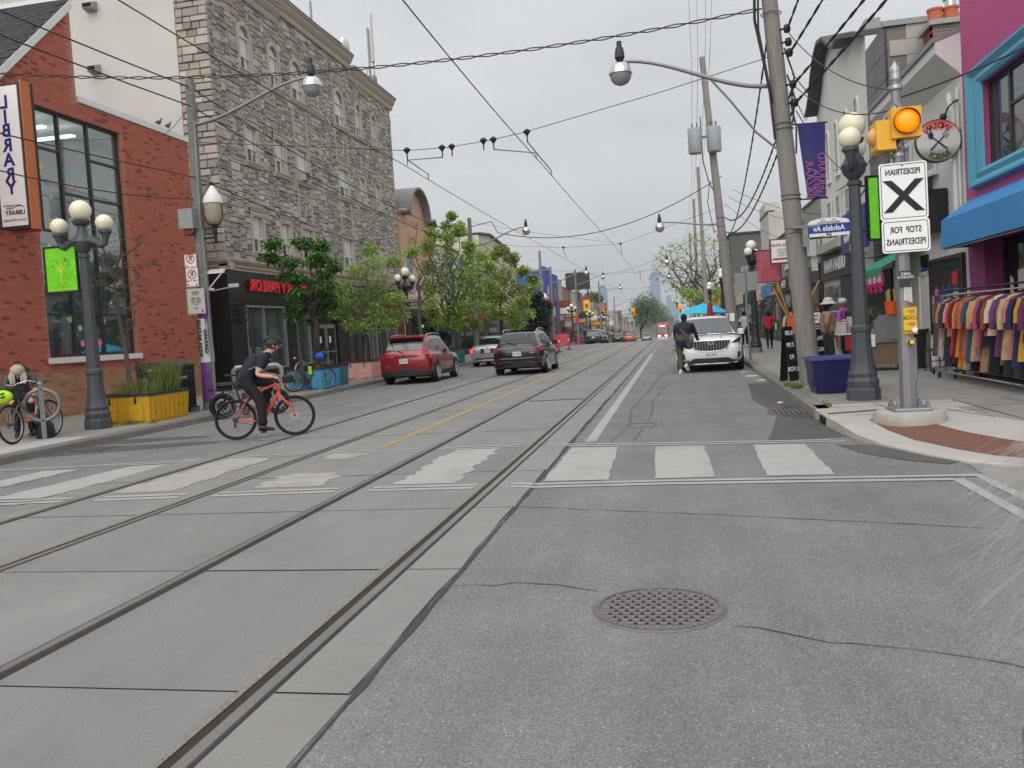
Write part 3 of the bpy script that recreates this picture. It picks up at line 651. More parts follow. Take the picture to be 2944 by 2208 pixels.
def flower(m,x,y,z,r,n=6):
    pts=[]
    for i in range(n*4): a=2*pi*i/(n*4); rr=r*(.72+.28*math.cos(n*a)); pts.append((y+rr*math.cos(a),z+rr*math.sin(a)))
    m.prism(pts,'x',x,x+.006)
pcol={'p':(222,140,170),'y':(228,196,130),'g':(170,205,120),'m':(150,212,190),'w':(215,215,195),'b':(120,200,215)}
for y,z,r,c in ((18.85,2.6,.13,'g'),(19.62,2.5,.12,'g'),(19.6,3.25,.12,'y'),(20.12,2.55,.12,'y'),(19.9,1.95,.13,'p'),(19.25,1.95,.11,'p'),(19.2,2.35,.1,'m'),(20.9,1.95,.14,'b'),(19.0,4.55,.11,'y'),(19.65,4.05,.1,'m'),(20.15,3.95,.1,'m'),(18.35,4.4,.11,'w'),(18.6,4.35,.12,'m'),(18.8,4.45,.1,'m'),(18.3,6.35,.12,'y'),(18.25,6.15,.1,'m'),(18.5,6.0,.1,'p'),(18.2,5.8,.1,'g'),(18.55,5.65,.1,'m'),(18.25,5.5,.1,'b'),(19.35,6.3,.1,'b'),(19.35,6.05,.1,'y'),(19.5,6.0,.09,'p'),(19.4,5.75,.1,'w'),(19.75,5.7,.11,'y'),(19.9,5.0,.1,'m'),(20.5,3.0,.1,'m'),(20.7,4.8,.1,'g'),(18.3,5.1,.1,'m'),(18.7,5.1,.09,'m')):
    m=MB(); flower(m,XL-.17 if False else XL-.142,y,z,r); m.build('paper_flower',M('paper_'+c,pcol[c],.8,var=.05),win)
# blade sign of the library
sg=thing('library_sign','tall white blade sign with blue letters on an orange bracket, brick library','sign',(-14.5,16.6,4.6))
M_orange=M('orange_steel',(196,112,66),.55,var=.06)
SF=16.45
bx('panel',M_sign,sg,(-14.72,SF,4.62),(-14.06,SF+.2,7.72)); bx('frame',M_dframe,sg,(-14.78,SF+.02,4.56),(-14.02,SF+.3,7.78))
bx('bracket',M_orange,sg,(-14.9,SF+.31,4.5),(-14.0,SF+.36,7.86)); bx('bracket',M_orange,sg,(-14.018,SF+.04,4.54),(-13.98,SF+.3,7.84)); bx('bracket_edge',M_dframe,sg,(-14.03,SF+.361,4.54),(-13.97,SF+.4,7.84))
M_navy=M('navy_lettering',(38,36,120),.5,var=.03)
for ch,py in zip('LIBRARY',(294,336,376,419,461,504,543)):
    p=PY(24,py,SF); text(ch,M_navy,sg,(-14.40,SF-.004,p.z),(-1,0,0),(0,0,1),.40,ext=.003,off=.012)
p=PY(40,612,SF); text('LIBRARY',M_text,sg,(-14.36,SF-.004,p.z),(-1,0,0),(0,0,1),.135,ext=.003,off=.003)
text('TORONTO\nPUBLIC',M_text,sg,(-14.5,SF-.004,p.z+.13),(-1,0,0),(0,0,1),.06,ext=.003)
text('Gerrard/Ashdale',M('grey_lettering',(110,110,112),.6),sg,(-14.38,SF-.004,p.z-.16),(-1,0,0),(0,0,1),.09,ext=.003)
m=MB(); m.tube([(-14.1-.3*t,SF-.002,p.z+.1+.06*math.sin(pi*t)) for t in [i/10 for i in range(11)]],[.003+.014*math.sin(pi*i/10) for i in range(11)],6); m.build('book_emblem',M_navy,sg)
# ---------------------------------------------------------------- stone-faced apartment block
XS=-15.1; SY0,SY1=26.65,45.7
apt=thing('apartment_block','four storey apartment block faced in grey and brown stone above black granite shops','building',(XS,SY0,HK))
wins=[]   # y0,y1,z0,z1,arched
for y0,y1 in ((28.76,29.58),(31.08,31.9),(33.0,34.08),(37.5,38.65),(40.2,40.95),(42.45,43.15)):
    wins+= [(y0,y1,11.83,13.5,True),(y0,y1,8.45,9.8,False),(y0,y1,5.12,6.47,False)]
ZB0,ZT=4.74,14.55
def zt_of(y): return 15.05 if 31.9<y<39.6 else 14.55
holes=[(a,c,b,d) for a,b,c,d,ar in wins]
m=MB(); wallholes(m,XS-.05,SY0,SY1,ZB0,14.6,holes,.14); m.box((XS-.3,32,14.6),(XS-.051,39.6,15.0)); m.build('wall',M_stmort,apt)
# stones: irregular ashlar packed on a grid
U=.1; ny=int((SY1-SY0)/U); nzc=int((15.0-ZB0)/U); occ=[[False]*nzc for _ in range(ny)]
TW=.16
def blocked(i,k):
    y=SY0+(i+.5)*U; z=ZB0+(k+.5)*U
    if z>zt_of(y): return True
    for a,b,c,d,ar in wins:
        if ar:
            r=(b-a)/2; zs=d-r
            if a-TW<y<b+TW and c-.2<z<zs: return True
            if z>=zs and math.hypot(y-(a+b)/2,z-zs)<r+TW: return True
        elif a-TW<y<b+TW and c-.2<z<d+.24: return True
    for a,b in ((33.0,34.08),(37.5,38.65)):
        if z<11.7 and (a-.2<y<a-.02 or b+.02<y<b+.2): return True
    return False
for i in range(ny):
    for k in range(nzc): occ[i][k]=blocked(i,k)
tones=[(184,175,163),(168,160,152),(154,148,143),(188,181,171),(172,160,148),(158,152,149),(136,132,129),(190,183,175),(172,158,147),(164,156,148)]
st=[]
for k in range(nzc):
    for i in range(ny):
        if occ[i][k]: continue
        w=random.choice((2,3,3,4,4,5,6)); h=random.choice((1,2,2,2,3))
        ww=0
        while ww<w and i+ww<ny and not occ[i+ww][k]: ww+=1
        hh=1
        while hh<h and k+hh<nzc and all(not occ[i+q][k+hh] for q in range(ww)): hh+=1
        for a in range(ww):
            for b in range(hh): occ[i+a][k+b]=True
        c=jit3(lin(random.choice(tones)),.11); y0=SY0+i*U; z0=ZB0+k*U; y1=y0+ww*U; z1=z0+hh*U; d=.05+random.uniform(0,.045)
        st.append((math.dist((0,0,1.5),(XS,y0,z0))-(ww*hh)*.25,lambda m,y0=y0,y1=y1,z0=z0,z1=z1,d=d,c=c:facepiece(m,XS-.055,y0+.007,y1-.007,z0+.007,z1-.007,d,.022,c)))
pieces(st,'stone',M_stone,apt,280,'stone_field')
# quoins and stone return on the near side, then stucco
st=[]; z=ZB0
k=0
while z<14.5:
    h=random.choice((.2,.25,.3)); y=0
    x=0
    while x<1.15:
        w=min(random.choice((.3,.4,.5,.62)),1.2-x); c=jit3(lin(random.choice(tones)),.1); d=.05+random.uniform(0,.05)
        def fn(m,x=x,w=w,z=z,h=h,d=d,c=c):
            m.c=c; X1=XS+.04-x; X0=X1-w+.012; Y=SY0; z1=min(z+h-.012,14.55)
            a=[(X0,Y,z),(X1,Y,z),(X1,Y,z1),(X0,Y,z1)]; b=[(X0+.02,Y-d,z+.02),(X1-.02,Y-d,z+.02),(X1-.02,Y-d,z1-.02),(X0+.02,Y-d,z1-.02)]
            m.add(a+b,[(4,5,6,7)]+[(i,(i+1)%4,4+(i+1)%4,4+i) for i in range(4)]); m.c=None
        st.append((z,fn)); x+=w
    z+=h
pieces(st,'quoin_stone',M_stone,apt,300)
m=MB(); m.box((-34,SY0+.02,HK),(XS-.06,SY0+.3,14.6)); m.box((-34,SY0+.3,14.2),(XS-.06,SY1-.3,14.5)); m.box((-34,SY1-.3,HK),(XS-.06,SY1,14.6)); m.build('block_core',M_stmort,apt)
bx('stucco_wall',M_stucco,apt,(-34,SY0-.03,HK),(XS-1.18,SY0+.02,14.62)); bx('parapet_cap',M('brown_flashing',(120,78,62),.6),apt,(-34,SY0-.08,14.62),(XS-1.2,SY0+.3,14.75))
# wall vents and lamps on the stucco
for px,py,w in ((278,200,.34),(265,20,.4)):
    p=PY(px,py,SY0-.03); v=part('vent_hood',M('vent_grey',(150,150,150),.6),apt,lambda m:m.prism([(SY0-.03,p.z-.18),(SY0-.03,p.z+.16),(SY0-.32,p.z+.06),(SY0-.32,p.z-.12)],'x',p.x-w/2,p.x+w/2)); bx('opening',M_hole,v,(p.x-w/2+.03,SY0-.325,p.z-.1),(p.x+w/2-.03,SY0-.318,p.z+.04))
# cornices
def moulding(name,y0,y1,z,prof,mat=M_trim,par=apt,X=XS):
    m=MB(); m.loft([[(X+dx,y,z+dz) for dx,dz in prof] for y in (y0,y1)],closed=True,caps=True); return m.build(name,mat,par)
CORN=[(-.2,0),(.05,0),(.09,.1),(.09,.2),(.18,.3),(.26,.42),(.26,.5),(.34,.56),(.34,.62),(-.2,.62)]
moulding('cornice',SY0-.3,31.98,14.5,CORN); moulding('cornice',31.7,39.7,15.0,CORN); moulding('cornice',39.5,SY1+.25,14.5,CORN)
bx('roof_edge',M_dframe,apt,(XS-.2,SY0-.3,15.122),(XS+.36,31.68,15.16)); bx('roof_edge',M_dframe,apt,(XS-.2,31.7,15.622),(XS+.36,39.7,15.66)); bx('roof_edge',M_dframe,apt,(XS-.2,39.72,15.122),(XS+.36,SY1+.27,15.16))
BELT=[(-.2,0),(.06,0),(.06,.07),(.12,.12),(.12,.2),(.2,.27),(.24,.34),(.24,.38),(-.2,.42)]
moulding('belt_course',SY0-.12,SY1+.05,4.33,BELT)
m=MB(); m.loft([[(x,SY0-dx-.0,4.33+dz) for dx,dz in BELT] for x in (-17.2,XS+.2)],closed=True,caps=True); m.build('belt_course',M_trim,apt)
# windows with surrounds, sashes, blinds
XW=XS+.085
for n,(a,b,c,d,ar) in enumerate(wins):
    w=part('window',M_wframe,apt,lambda m:[m.box((XW-.19,a,c),(XW-.11,a+.05,d-(.0 if not ar else (b-a)/2))),m.box((XW-.19,b-.05,c),(XW-.11,b,d-(0 if not ar else (b-a)/2))),m.box((XW-.19,a+.05,c),(XW-.11,b-.05,c+.05))])
    r=(b-a)/2; yc=(a+b)/2; zs=d-r if ar else d
    zm=c+.52; op=a+(b-a)*.5
    bx('meeting_rail',M_wframe,w,(XW-.185,a+.05,zm-.025),(XW-.105,b-.05,zm+.025)); bx('mullion',M_wframe,w,(XW-.18,op-.02,c+.05),(XW-.106,op+.02,zm-.025))
    bx('pane',G_dark,w,(XW-.15,a+.05,c+.05),(XW-.14,op-.02,zm-.025)); bx('pane',G_pale,w,(XW-.15,op+.02,c+.05),(XW-.14,b-.05,zm-.025))
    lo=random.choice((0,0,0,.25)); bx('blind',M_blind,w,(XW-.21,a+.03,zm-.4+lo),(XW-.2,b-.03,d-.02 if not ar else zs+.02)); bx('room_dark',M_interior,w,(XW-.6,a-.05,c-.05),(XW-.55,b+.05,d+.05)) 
    if ar:
        bx('transom',M_wframe,w,(XW-.185,a+.05,zs-.03),(XW-.105,b-.05,zs+.03))
        p=[(yc+(r-.04)*math.cos(t),zs+(r-.04)*math.sin(t)) for t in [pi*i/12 for i in range(13)]]
        m=MB(); m.prism(p,'x',XW-.15,XW-.14); m.build('pane',G_pale,w); m=MB(); m.prism(p,'x',XW-.21,XW-.2); m.build('blind',M_blind,w)
        bx('pane',G_pale,w,(XW-.15,a+.05,zm+.025),(XW-.14,b-.05,zs-.03))
        m=MB(); L=[]
        for i in range(13):
            t=pi*i/12; L.append([(XS+x,yc+(r+q)*math.cos(t),zs+(r+q)*math.sin(t)) for q,x in ((-.03,-.12),(-.03,.03),(.05,.05),(.09,.03),(TW,.03),(TW,-.06))])
        m.loft(L)
        for s,yy in ((-1,a),(1,b)): m.loft([[(XS+x,yy+s*q,zz) for q,x in ((-.03,-.12),(-.03,.03),(.05,.05),(.09,.03),(TW,.03),(TW,-.06))] for zz in (c,zs)])
        m.build('surround',M_trim,w)
        m=MB()
        for s in (-1,1):
            pts=[(yc+s*r,zs),(yc+s*r,d)]+[(yc+s*(r-.001)*math.cos(t),zs+(r-.001)*math.sin(t)) for t in [pi/2-pi/2*i/6 for i in range(7)]]
            m.prism(pts,'x',XS-.12,XS-.055)
        m.build('spandrel',M_trim,w)
    else:
        bx('pane',G_pale,w,(XW-.15,a+.05,zm+.025),(XW-.14,b-.05,d-.03)); bx('head_rail',M_wframe,w,(XW-.188,a+.05,d-.03),(XW-.108,b-.05,d))
        m=MB()
        for s,yy in ((-1,a),(1,b)): m.loft([[(XS+x,yy+s*q,zz) for q,x in ((-.02,-.12),(-.02,.03),(.05,.05),(.09,.03),(TW,.03),(TW,-.06))] for zz in (c,d)])
        m.loft([[(XS+x,yy,d+q) for q,x in ((-.02,-.12),(-.02,.035),(.08,.055),(.14,.035),(.2,.08),(.24,.08),(.24,-.06))] for yy in (a-TW-.03,b+TW+.03)],caps=False)
        m.build('surround',M_trim,w)
    moulding('sill',a-TW-.06,b+TW+.06,c-.19,[(-.1,0),(.04,0),(.09,.06),(.09,.12),(.13,.15),(.13,.19),(-.1,.19)],par=w)
for a,b in ((33.0,34.08),(37.5,38.65)):
    for yy in (a-.19,b+.03): bx('pilaster_strip',M_trim,apt,(XS-.06,yy,4.76),(XS+.02,yy+.16,11.6))
ac=bx('window_air_conditioner',M('ac_grey',(186,186,182),.6,var=.06),apt,(XS-.1,33.15,8.48),(XS+.28,33.62,8.86)); bx('grille',M_dframe,ac,(XS+.281,33.2,8.52),(XS+.29,33.57,8.82))
# rooftop dish and antennas
da=thing('rooftop_dish','round white microwave dish on the stone block roof','antenna',(XS-.6,38.2,15.5)); p=PX(985,133,XS-.5)
part('mast',M_galv,da,lambda m:m.cyl((XS-.55,36.9,15.4),(XS-.55,36.9,17.35),.05)); part('dish',M_white,da,lambda m:m.lathe([(.0,.1),(.3,.06),(.42,0),(.42,-.16),(.2,-.22),(0,-.24)],(XS-.3,p.y,p.z),18,'x'),30); part('mount',M_galv,da,lambda m:m.cyl((XS-.55,36.9,p.z),(XS-.42,p.y,p.z),.06))
an=thing('rooftop_antenna','tall panel antenna on a thin mast at the stone block roof edge','antenna',(XS-.5,42,15.1)); p=PX(1056,80,XS-.5); q=PX(1064,205,XS-.5)
part('mast',M_galv,an,lambda m:[m.cyl((XS-.5,q.y,15.0),(XS-.5,p.y,p.z),.06),m.cyl((XS-.5,q.y-1.3,15.05),(XS-.5,q.y-.1,16.6),.03)]); part('panel',M_white,an,lambda m:m.bev((XS-.5,q.y+.15,16.9),(XS-.35,q.y+.55,19.6),.05)); part('cable',M_wire,an,lambda m:m.tube([(XS-.4,q.y+.35,16.9),(XS-.4,q.y+.5,16),(XS-.4,q.y+.3,15.2)],.02,5)); bx('cabinet',M_galv,an,(XS-.6,q.y-.3,15.1),(XS-.2,q.y+.2,16.0))
# ground floor: granite tiles, shop windows, doors
ZG=4.33
sh=[(27.75,.74,30.88,3.12),(31.8,.74,33.1,3.1),(33.9,.2,36.05,2.95),(37.3,.5,39.6,3.0),(40.0,.5,41.2,2.95),(41.6,.5,44.4,2.95)]
m=MB(); wallholes(m,XS-.02,SY0,SY1,HK,ZG,sh,.25); m.box((-20,SY0-.0,HK),(XS-.021,SY0+.04,ZG)); m.build('shop_wall',M_hole,apt)
def tiles(y0,y1,z0,z1,ty,tz,mat,holes,X):
    a=y0
    while a<y1-.01:
        b=min(a+ty,y1); c=z0
        while c<z1-.01:
            d=min(c+tz,z1)
            # clip tile against the holes: keep the sub-rectangles outside
            ys=sorted({a,b,*[min(max(h[0],a),b) for h in holes],*[min(max(h[2],a),b) for h in holes]}); zs=sorted({c,d,*[min(max(h[1],c),d) for h in holes],*[min(max(h[3],c),d) for h in holes]})
            for p,q in zip(ys,ys[1:]):
                for r,s in zip(zs,zs[1:]):
                    if q-p<.03 or s-r<.03: continue
                    if any(h[0]-.001<=p and q<=h[2]+.001 and h[1]-.001<=r and s<=h[3]+.001 for h in holes): continue
                    m=MB(); m.box((X-.018,p+.004,r+.004),(X+.012,q-.004,s-.004)); m.build('granite_tile',mat,apt)
            c=d
        a=b
tiles(SY0-.0,43.0,HK,ZG,1.15,.62,M_granite,sh,XS)
x=XS+.012; 
for i in range(4):
    for k in range(7):
        m=MB(); m.box((XS+.01-(i+1)*.6+.004,SY0-.018,HK+k*.6+.004),(XS+.01-i*.6-.004,SY0-.001,min(HK+(k+1)*.6,ZG)-.004)); m.build('granite_tile',M_granite,apt)
for i in range(12): facey=43.02+i*.001
bl=[]; z=HK; r=0
while z<ZG-.05:
    y=43.02
    while y<45.65:
        b=min(y+.22,45.68)
        if not (y<44.4 and z<2.95): bl.append((y,lambda m,y=y,b=b,z=z:facepiece(m,XS-.02,y+.004,b-.004,z,z+.066,.02,.004,jit3(lin((112,52,48)),.12))))
        y=b
    z+=.0735; r+=1
pieces(bl,'pier_brick',M_brick,apt,300)
M_mint=M('mint_curtain',(168,204,190),.85,var=.06,scale=1.5,stretch=(1,8,.3)); M_redposter=M('red_poster',(176,60,66),.6,var=.5,scale=3); M_posterw=M('poster_pale',(200,196,196),.6,var=.25,scale=2.5)
M_curt=M('pale_curtain',(176,184,184),.85,var=.1,scale=2,stretch=(1,10,.3))
def shopwin(y0,z0,y1,z1,mull,back,par=apt,X=XS,frame=M_alu,inset=.1,g=G_win,name='shop_window'):
    w=part(name,frame,par,lambda m:[m.box((X-inset-.05,y0,z0),(X+.02,y0+.06,z1)),m.box((X-inset-.05,y1-.06,z0),(X+.02,y1,z1)),m.box((X-inset-.05,y0+.06,z0),(X+.02,y1-.06,z0+.06)),m.box((X-inset-.05,y0+.06,z1-.06),(X+.02,y1-.06,z1))]+[m.box((X-inset-.05,q-.03,z0+.06),(X+.0,q+.03,z1-.06)) for q in mull])
    e=[y0+.03]+list(mull)+[y1-.03]
    for a,b in zip(e,e[1:]): bx('pane',g,w,(X-inset-.01,a+.03,z0+.06),(X-inset,b-.03,z1-.06))
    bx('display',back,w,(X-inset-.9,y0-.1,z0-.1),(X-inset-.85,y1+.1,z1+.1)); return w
w=shopwin(27.75,.74,30.88,3.12,[29.15],M_interior)
# poster in the window: a long-haired figure in a red dress, as flat shapes
m=MB(); m.box((XS-.19,27.85,.9),(XS-.18,29.05,3.05)); m.build('poster',M_posterw,w)
m=MB(); m.prism([(28.2,.95),(28.75,.95),(28.72,1.6),(28.82,2.3),(28.62,2.62),(28.5,2.66),(28.38,2.62),(28.18,2.3),(28.28,1.6)],'x',XS-.179,XS-.177); m.build('poster_dress',M('poster_red',(168,58,74),.6,var=.3,scale=4),w)
m=MB(); m.prism([(28.36,2.45),(28.64,2.45),(28.7,2.7),(28.62,2.98),(28.5,3.02),(28.38,2.98),(28.3,2.7)],'x',XS-.1765,XS-.176); m.build('poster_hair',M('poster_brown',(120,72,60),.6),w)
m=MB(); m.lathe([(0,.002),(.085,0)],(XS-.175,28.5,2.78),16,'x'); m.build('poster_face',M('poster_skin',(216,176,160),.6),w)
bx('curtain',M_curt,w,(XS-.4,30.1,.8),(XS-.38,30.8,3.1)); bx('curtain',M_curt,w,(XS-.42,29.2,.8),(XS-.4,29.32,3.1))
w=shopwin(31.8,.74,33.1,3.1,[],M_interior); bx('curtain',M_curt,w,(XS-.4,32.75,.8),(XS-.38,33.0,3.0)); bx('counter',M_posterw,w,(XS-.7,31.9,.8),(XS-.5,32.8,1.2))
for y0,y1 in ((33.95,34.92),(34.98,36.0)):
    dr=part('door',M_alu,apt,lambda m:[m.box((XS-.16,y0,.2),(XS-.1,y0+.08,2.35)),m.box((XS-.16,y1-.08,.2),(XS-.1,y1,2.35)),m.box((XS-.16,y0+.08,.2),(XS-.1,y1-.08,.32)),m.box((XS-.16,y0+.08,2.25),(XS-.1,y1-.08,2.35)),m.box((XS-.16,y0+.08,1.18),(XS-.1,y1-.08,1.23))])
    bx('pane',G_dark,dr,(XS-.135,y0+.08,.32),(XS-.125,y1-.08,2.25)); bx('handle',M_chrome,dr,(XS-.1,y1-.14,1.0),(XS-.04,y1-.1,1.4)); bx('notice',M_sign,dr,(XS-.122,y0+.3,1.6),(XS-.12,y0+.5,1.9)); bx('transom_pane',G_dark,dr,(XS-.135,y0+.04,2.42),(XS-.125,y1-.04,2.9))
    bx('transom_frame',M_alu,dr,(XS-.16,y0,2.351),(XS-.1,y1,2.42))
bx('lobby',M_interior,apt,(XS-1.2,33.7,.2),(XS-1.15,36.3,3))
w=shopwin(37.3,.5,39.6,3.0,[38.4],M_interior,frame=M_dframe); w=shopwin(40.0,.5,41.2,2.95,[40.6],M_mint,inset=.06); shopwin(41.6,.5,44.4,2.95,[42.9],M_mint,inset=.06)
for w_ in (): pass
# lettering over the shop
M_redlet=M('red_channel_letter',(206,48,56),.4,var=.03,em=((215,45,55),.12))
lb=thing('beauty_parlor_lettering','raised red channel letters over the black granite beauty shop','sign',(XS,29.8,3.8))
text('BEAUTY PARLOR',M_redlet,lb,(XS+.13,30.35,3.83),(0,-1,0),(0,0,1),.6,ext=.035,off=.006,sx=.98,space=1.06); bx('backing_rail',M_dframe,lb,(XS+.02,27.9,3.8),(XS+.085,32.9,3.86))
def lantern(loc,label):
    x,y,z=loc; t=thing('wall_lantern',label,'lantern',(XS,y,z),0,'wall lanterns on the granite shop front')
    part('bracket',M_black,t,lambda m:[m.tube([(XS+.02,y,z-.25),(XS+.16,y,z-.3),(XS+.22,y,z-.18)],.018,6),m.cbox((XS+.03,y,z-.1),(.03,.12,.34))]); part('cage',M_black,t,lambda m:[m.cyl((XS+.22+dx,y+dy,z-.18),(XS+.22+dx*1.5,y+dy*1.5,z+.14),.01,n=4) for dx,dy in ((.06,.06),(-.06,.06),(.06,-.06),(-.06,-.06))])
    part('glass',G_pale,t,lambda m:m.lathe([(.06,-.16),(.09,.12)],(XS+.22,y,z),6)); part('cap',M_black,t,lambda m:m.lathe([(.17,.13),(.15,.17),(.05,.26),(.03,.32),(.045,.36),(0,.4)],(XS+.22,y,z),8)); part('base',M_black,t,lambda m:m.lathe([(0,-.24),(.05,-.22),(.08,-.16),(.08,-.15)],(XS+.22,y,z),8))
lantern((XS,27.35,2.75),'black wall lantern at the near corner of the granite shop front'); lantern((XS,31.35,2.75),'black wall lantern between the two granite shop windows'); lantern((XS,33.55,2.75),'black wall lantern beside the granite shop double doors')
sc=thing('security_camera','white bullet camera on a long arm at the granite shop corner','camera',(XS,SY0,3.7)); part('arm',M_white,sc,lambda m:m.cyl((XS-.6,SY0-.05,3.62),(XS+.3,SY0-.25,3.7),.02)); part('body',M_white,sc,lambda m:m.bev((XS+.2,SY0-.32,3.68),(XS+.55,SY0-.2,3.8),.02))
# ================================================================ generic shop builder and the rest of the street fronts
XLF,XRF=-15.1,5.7
M_shopdark=M('shopfront_frame',(40,41,43),.5,var=.15)
def col(name,rgb,**k): return M(name,rgb,k.pop('rough',.8),**{'var':.1,'scale':1.2,'dirt':.25,**k})
def fx(out,X,d): return X+out*d
def obox(name,mat,par,out,X,d0,d1,y0,y1,z0,z1):
    a,b=sorted((X+out*d0,X+out*d1)); return bx(name,mat,par,(a,y0,z0),(b,y1,z1))
def uwin(par,out,X,y0,y1,z0,z1,frame=None,split=True,blind=True):
    fr=frame or M_wframe
    w=part('window',fr,par,lambda m:[m.box(tuple(map(min,a,b)),tuple(map(max,a,b))) for a,b in (((X+out*.01,y0,z0),(X+out*.06,y0+.07,z1)),((X+out*.01,y1-.07,z0),(X+out*.06,y1,z1)),((X+out*.01,y0+.07,z0),(X+out*.06,y1-.07,z0+.07)),((X+out*.01,y0+.07,z1-.07),(X+out*.06,y1-.07,z1)),((X+out*.012,y0+.07,(z0+z1)/2-.03),(X+out*.055,y1-.07,(z0+z1)/2+.03)))])
    obox('pane',G_win,w,out,X,.025,.03,y0+.07,y1-.07,z0+.07,z1-.07); obox('blind',M_blind if blind else M_interior,w,out,X,.003,.008,y0+.06,y1-.06,z0+.06,z1-.06); obox('sill',fr,w,out,X,.0,.12,y0-.08,y1+.08,z0-.09,z0-.002); return w
def shop(side,y0,y1,h,label,wall,fas=None,ftxt=None,fcol=None,wins=(),dep=9,glassz=(.55,2.55),awn=None,door=.75,cornice=None,parapet=True,X=None,base=None,ftm=None,detail=True,fz=(2.75,3.45)):
    out=1 if side=='L' else -1; X=X if X is not None else (XLF if side=='L' else XRF); g=gz((y0+y1)/2); H=HK+g
    t=thing('shop_building',label,'building',(X,y0,H))
    obox('wall',wall,t,out,X,-dep,0,y0+.01,y1-.01,H-.3,g+h)
    obox('parapet_cap',cornice or M_dframe,t,out,X,-.35,.06,y0,y1,g+h+.002,g+h+.09)
    L=y1-y0; yd=y0+L*door; dw=min(.95,L*.25)
    fr=base or M_shopdark
    obox('stall_riser',fr,t,out,X,.0,.05,y0+.1,y1-.1,H,H+.45)
    sw=part('shop_window',fr,t,lambda m:[m.box((min(X,X+out*.07),q-.05,H+.45),(max(X,X+out*.07),q+.05,g+glassz[1])) for q in (y0+.15,yd-dw/2,yd+dw/2,y1-.15)]+[m.box((min(X,X+out*.065),y0+.1,g+glassz[1]),(max(X,X+out*.065),y1-.1,g+glassz[1]+.1))])
    obox('pane',G_dark,sw,out,X,.045,.05,y0+.2,yd-dw/2-.05,H+.45,g+glassz[1]); obox('pane',G_dark,sw,out,X,.045,.05,yd+dw/2+.05,y1-.2,H+.45,g+glassz[1]) if y1-.2>yd+dw/2+.1 else None
    obox('display',M_interior,sw,out,X,.003,.01,y0+.12,y1-.12,H,g+glassz[1])
    d=obox('door',M_shopdark,t,out,X,.02,.06,yd-dw/2+.05,yd+dw/2-.05,H+.02,g+glassz[1]-.05); obox('pane',G_dark,d,out,X,.061,.066,yd-dw/2+.15,yd+dw/2-.15,H+.3,g+glassz[1]-.2); obox('handle',M_alu,d,out,X,.061,.1,yd+dw/2-.2,yd+dw/2-.16,H+.9,H+1.2)
    if fas:
        obox('fascia',fas,t,out,X,.0,.16,y0+.08,y1-.08,g+fz[0],g+fz[1])
        if ftxt: text(ftxt,ftm or M_sign,t,(X+out*.166,(y0+y1)/2,g+(fz[0]+fz[1])/2),(0,-out,0),(0,0,1),(fz[1]-fz[0])*.75,ext=.006,off=.006,sx=min(1,L*.85/(len(ftxt)*.5*(fz[1]-fz[0])*.75)))
    for a,b,c,dd in wins: uwin(t,out,X,y0+a,y0+b,g+c,g+dd)
    if awn:
        am,az,ad,ah=awn; m=MB(); xo=X+out*ad
        m.add([(X+out*.17,y0+.15,g+az),(X+out*.17,y1-.15,g+az),(xo,y1-.15,g+az-ah),(xo,y0+.15,g+az-ah),(xo,y1-.15,g+az-ah-.22),(xo,y0+.15,g+az-ah-.22),(X+out*.17,y0+.15,g+az-ah-.1),(X+out*.17,y1-.15,g+az-ah-.1)],[(0,1,2,3),(3,2,4,5),(0,3,6),(1,7,2)]); m.build('awning',am,t)
    return t
# ---------------------------------------------------------------- right side, nearest first
M_mag=M('magenta_paint',(190,84,136),.75,var=.07,scale=1.1,dirt=.25); M_skyblue=M('sky_blue_trim',(92,168,196),.6,var=.05); M_awnblue=M('blue_awning_cloth',(60,138,200),.7,var=.07,scale=1.6,dirt=.15,bump=.2,bscale=4)
M_purple=M('purple_wall',(146,60,116),.7,var=.1)
X=XRF
mg=thing('magenta_shop','magenta painted corner shop with sky blue window trim','building',(X,17.8,HK))
bxw=(12.2,3.98,16.75,5.52)
m=MB(); wallholes(m,X,9.8,17.78,3.0,9.5,[bxw],-.25); m.box((X+.26,9.8,3.0),(X+8,17.78,9.49)); m.face((X,17.78,3.0),(X+.26,17.78,3.0),(X+.26,17.78,9.5),(X,17.78,9.5)); m.build('wall',M_mag,mg)
w=part('window',M_dframe,mg,lambda m:[m.box((X+.1,12.2,3.98),(X+.18,12.3,5.52)),m.box((X+.1,16.67,3.98),(X+.18,16.75,5.52)),m.box((X+.1,12.3,3.98),(X+.18,16.67,4.05)),m.box((X+.1,12.3,5.45),(X+.18,16.67,5.52)),m.box((X+.1,15.78,4.05),(X+.18,15.86,5.45)),m.box((X+.1,14.98,4.05),(X+.18,15.06,5.45)),m.box((X+.1,13.4,4.05),(X+.18,13.48,5.45)),m.box((X+.1,15.06,4.85),(X+.17,15.78,4.9))])
for a,b in ((12.3,13.4),(13.48,14.98),(15.06,15.78),(15.86,16.67)): bx('pane',glass('blue_shop_glass',(190,210,214),.25,ior=2.6),w,(X+.13,a,4.05),(X+.14,b,5.45))
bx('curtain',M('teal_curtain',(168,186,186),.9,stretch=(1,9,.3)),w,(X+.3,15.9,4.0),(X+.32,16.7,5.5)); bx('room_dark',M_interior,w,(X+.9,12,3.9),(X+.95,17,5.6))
def casing(d):
    m=MB(); P=[(.0,-.02),(-.05,0),(-.09,.1),(-.06,.22),(-.13,.34),(-.13,.4),(0,.42)]
    ring=[(12.2,3.98,-1,-1),(16.75,3.98,1,-1),(16.75,5.52,1,1),(12.2,5.52,-1,1),(12.2,3.98,-1,-1)]
    m.loft([[(X+x,y+sy*o*1.3,z+sz*o*.72) for x,o in P] for y,z,sy,sz in ring]); return m.build('casing',M_skyblue,w)
casing(0)
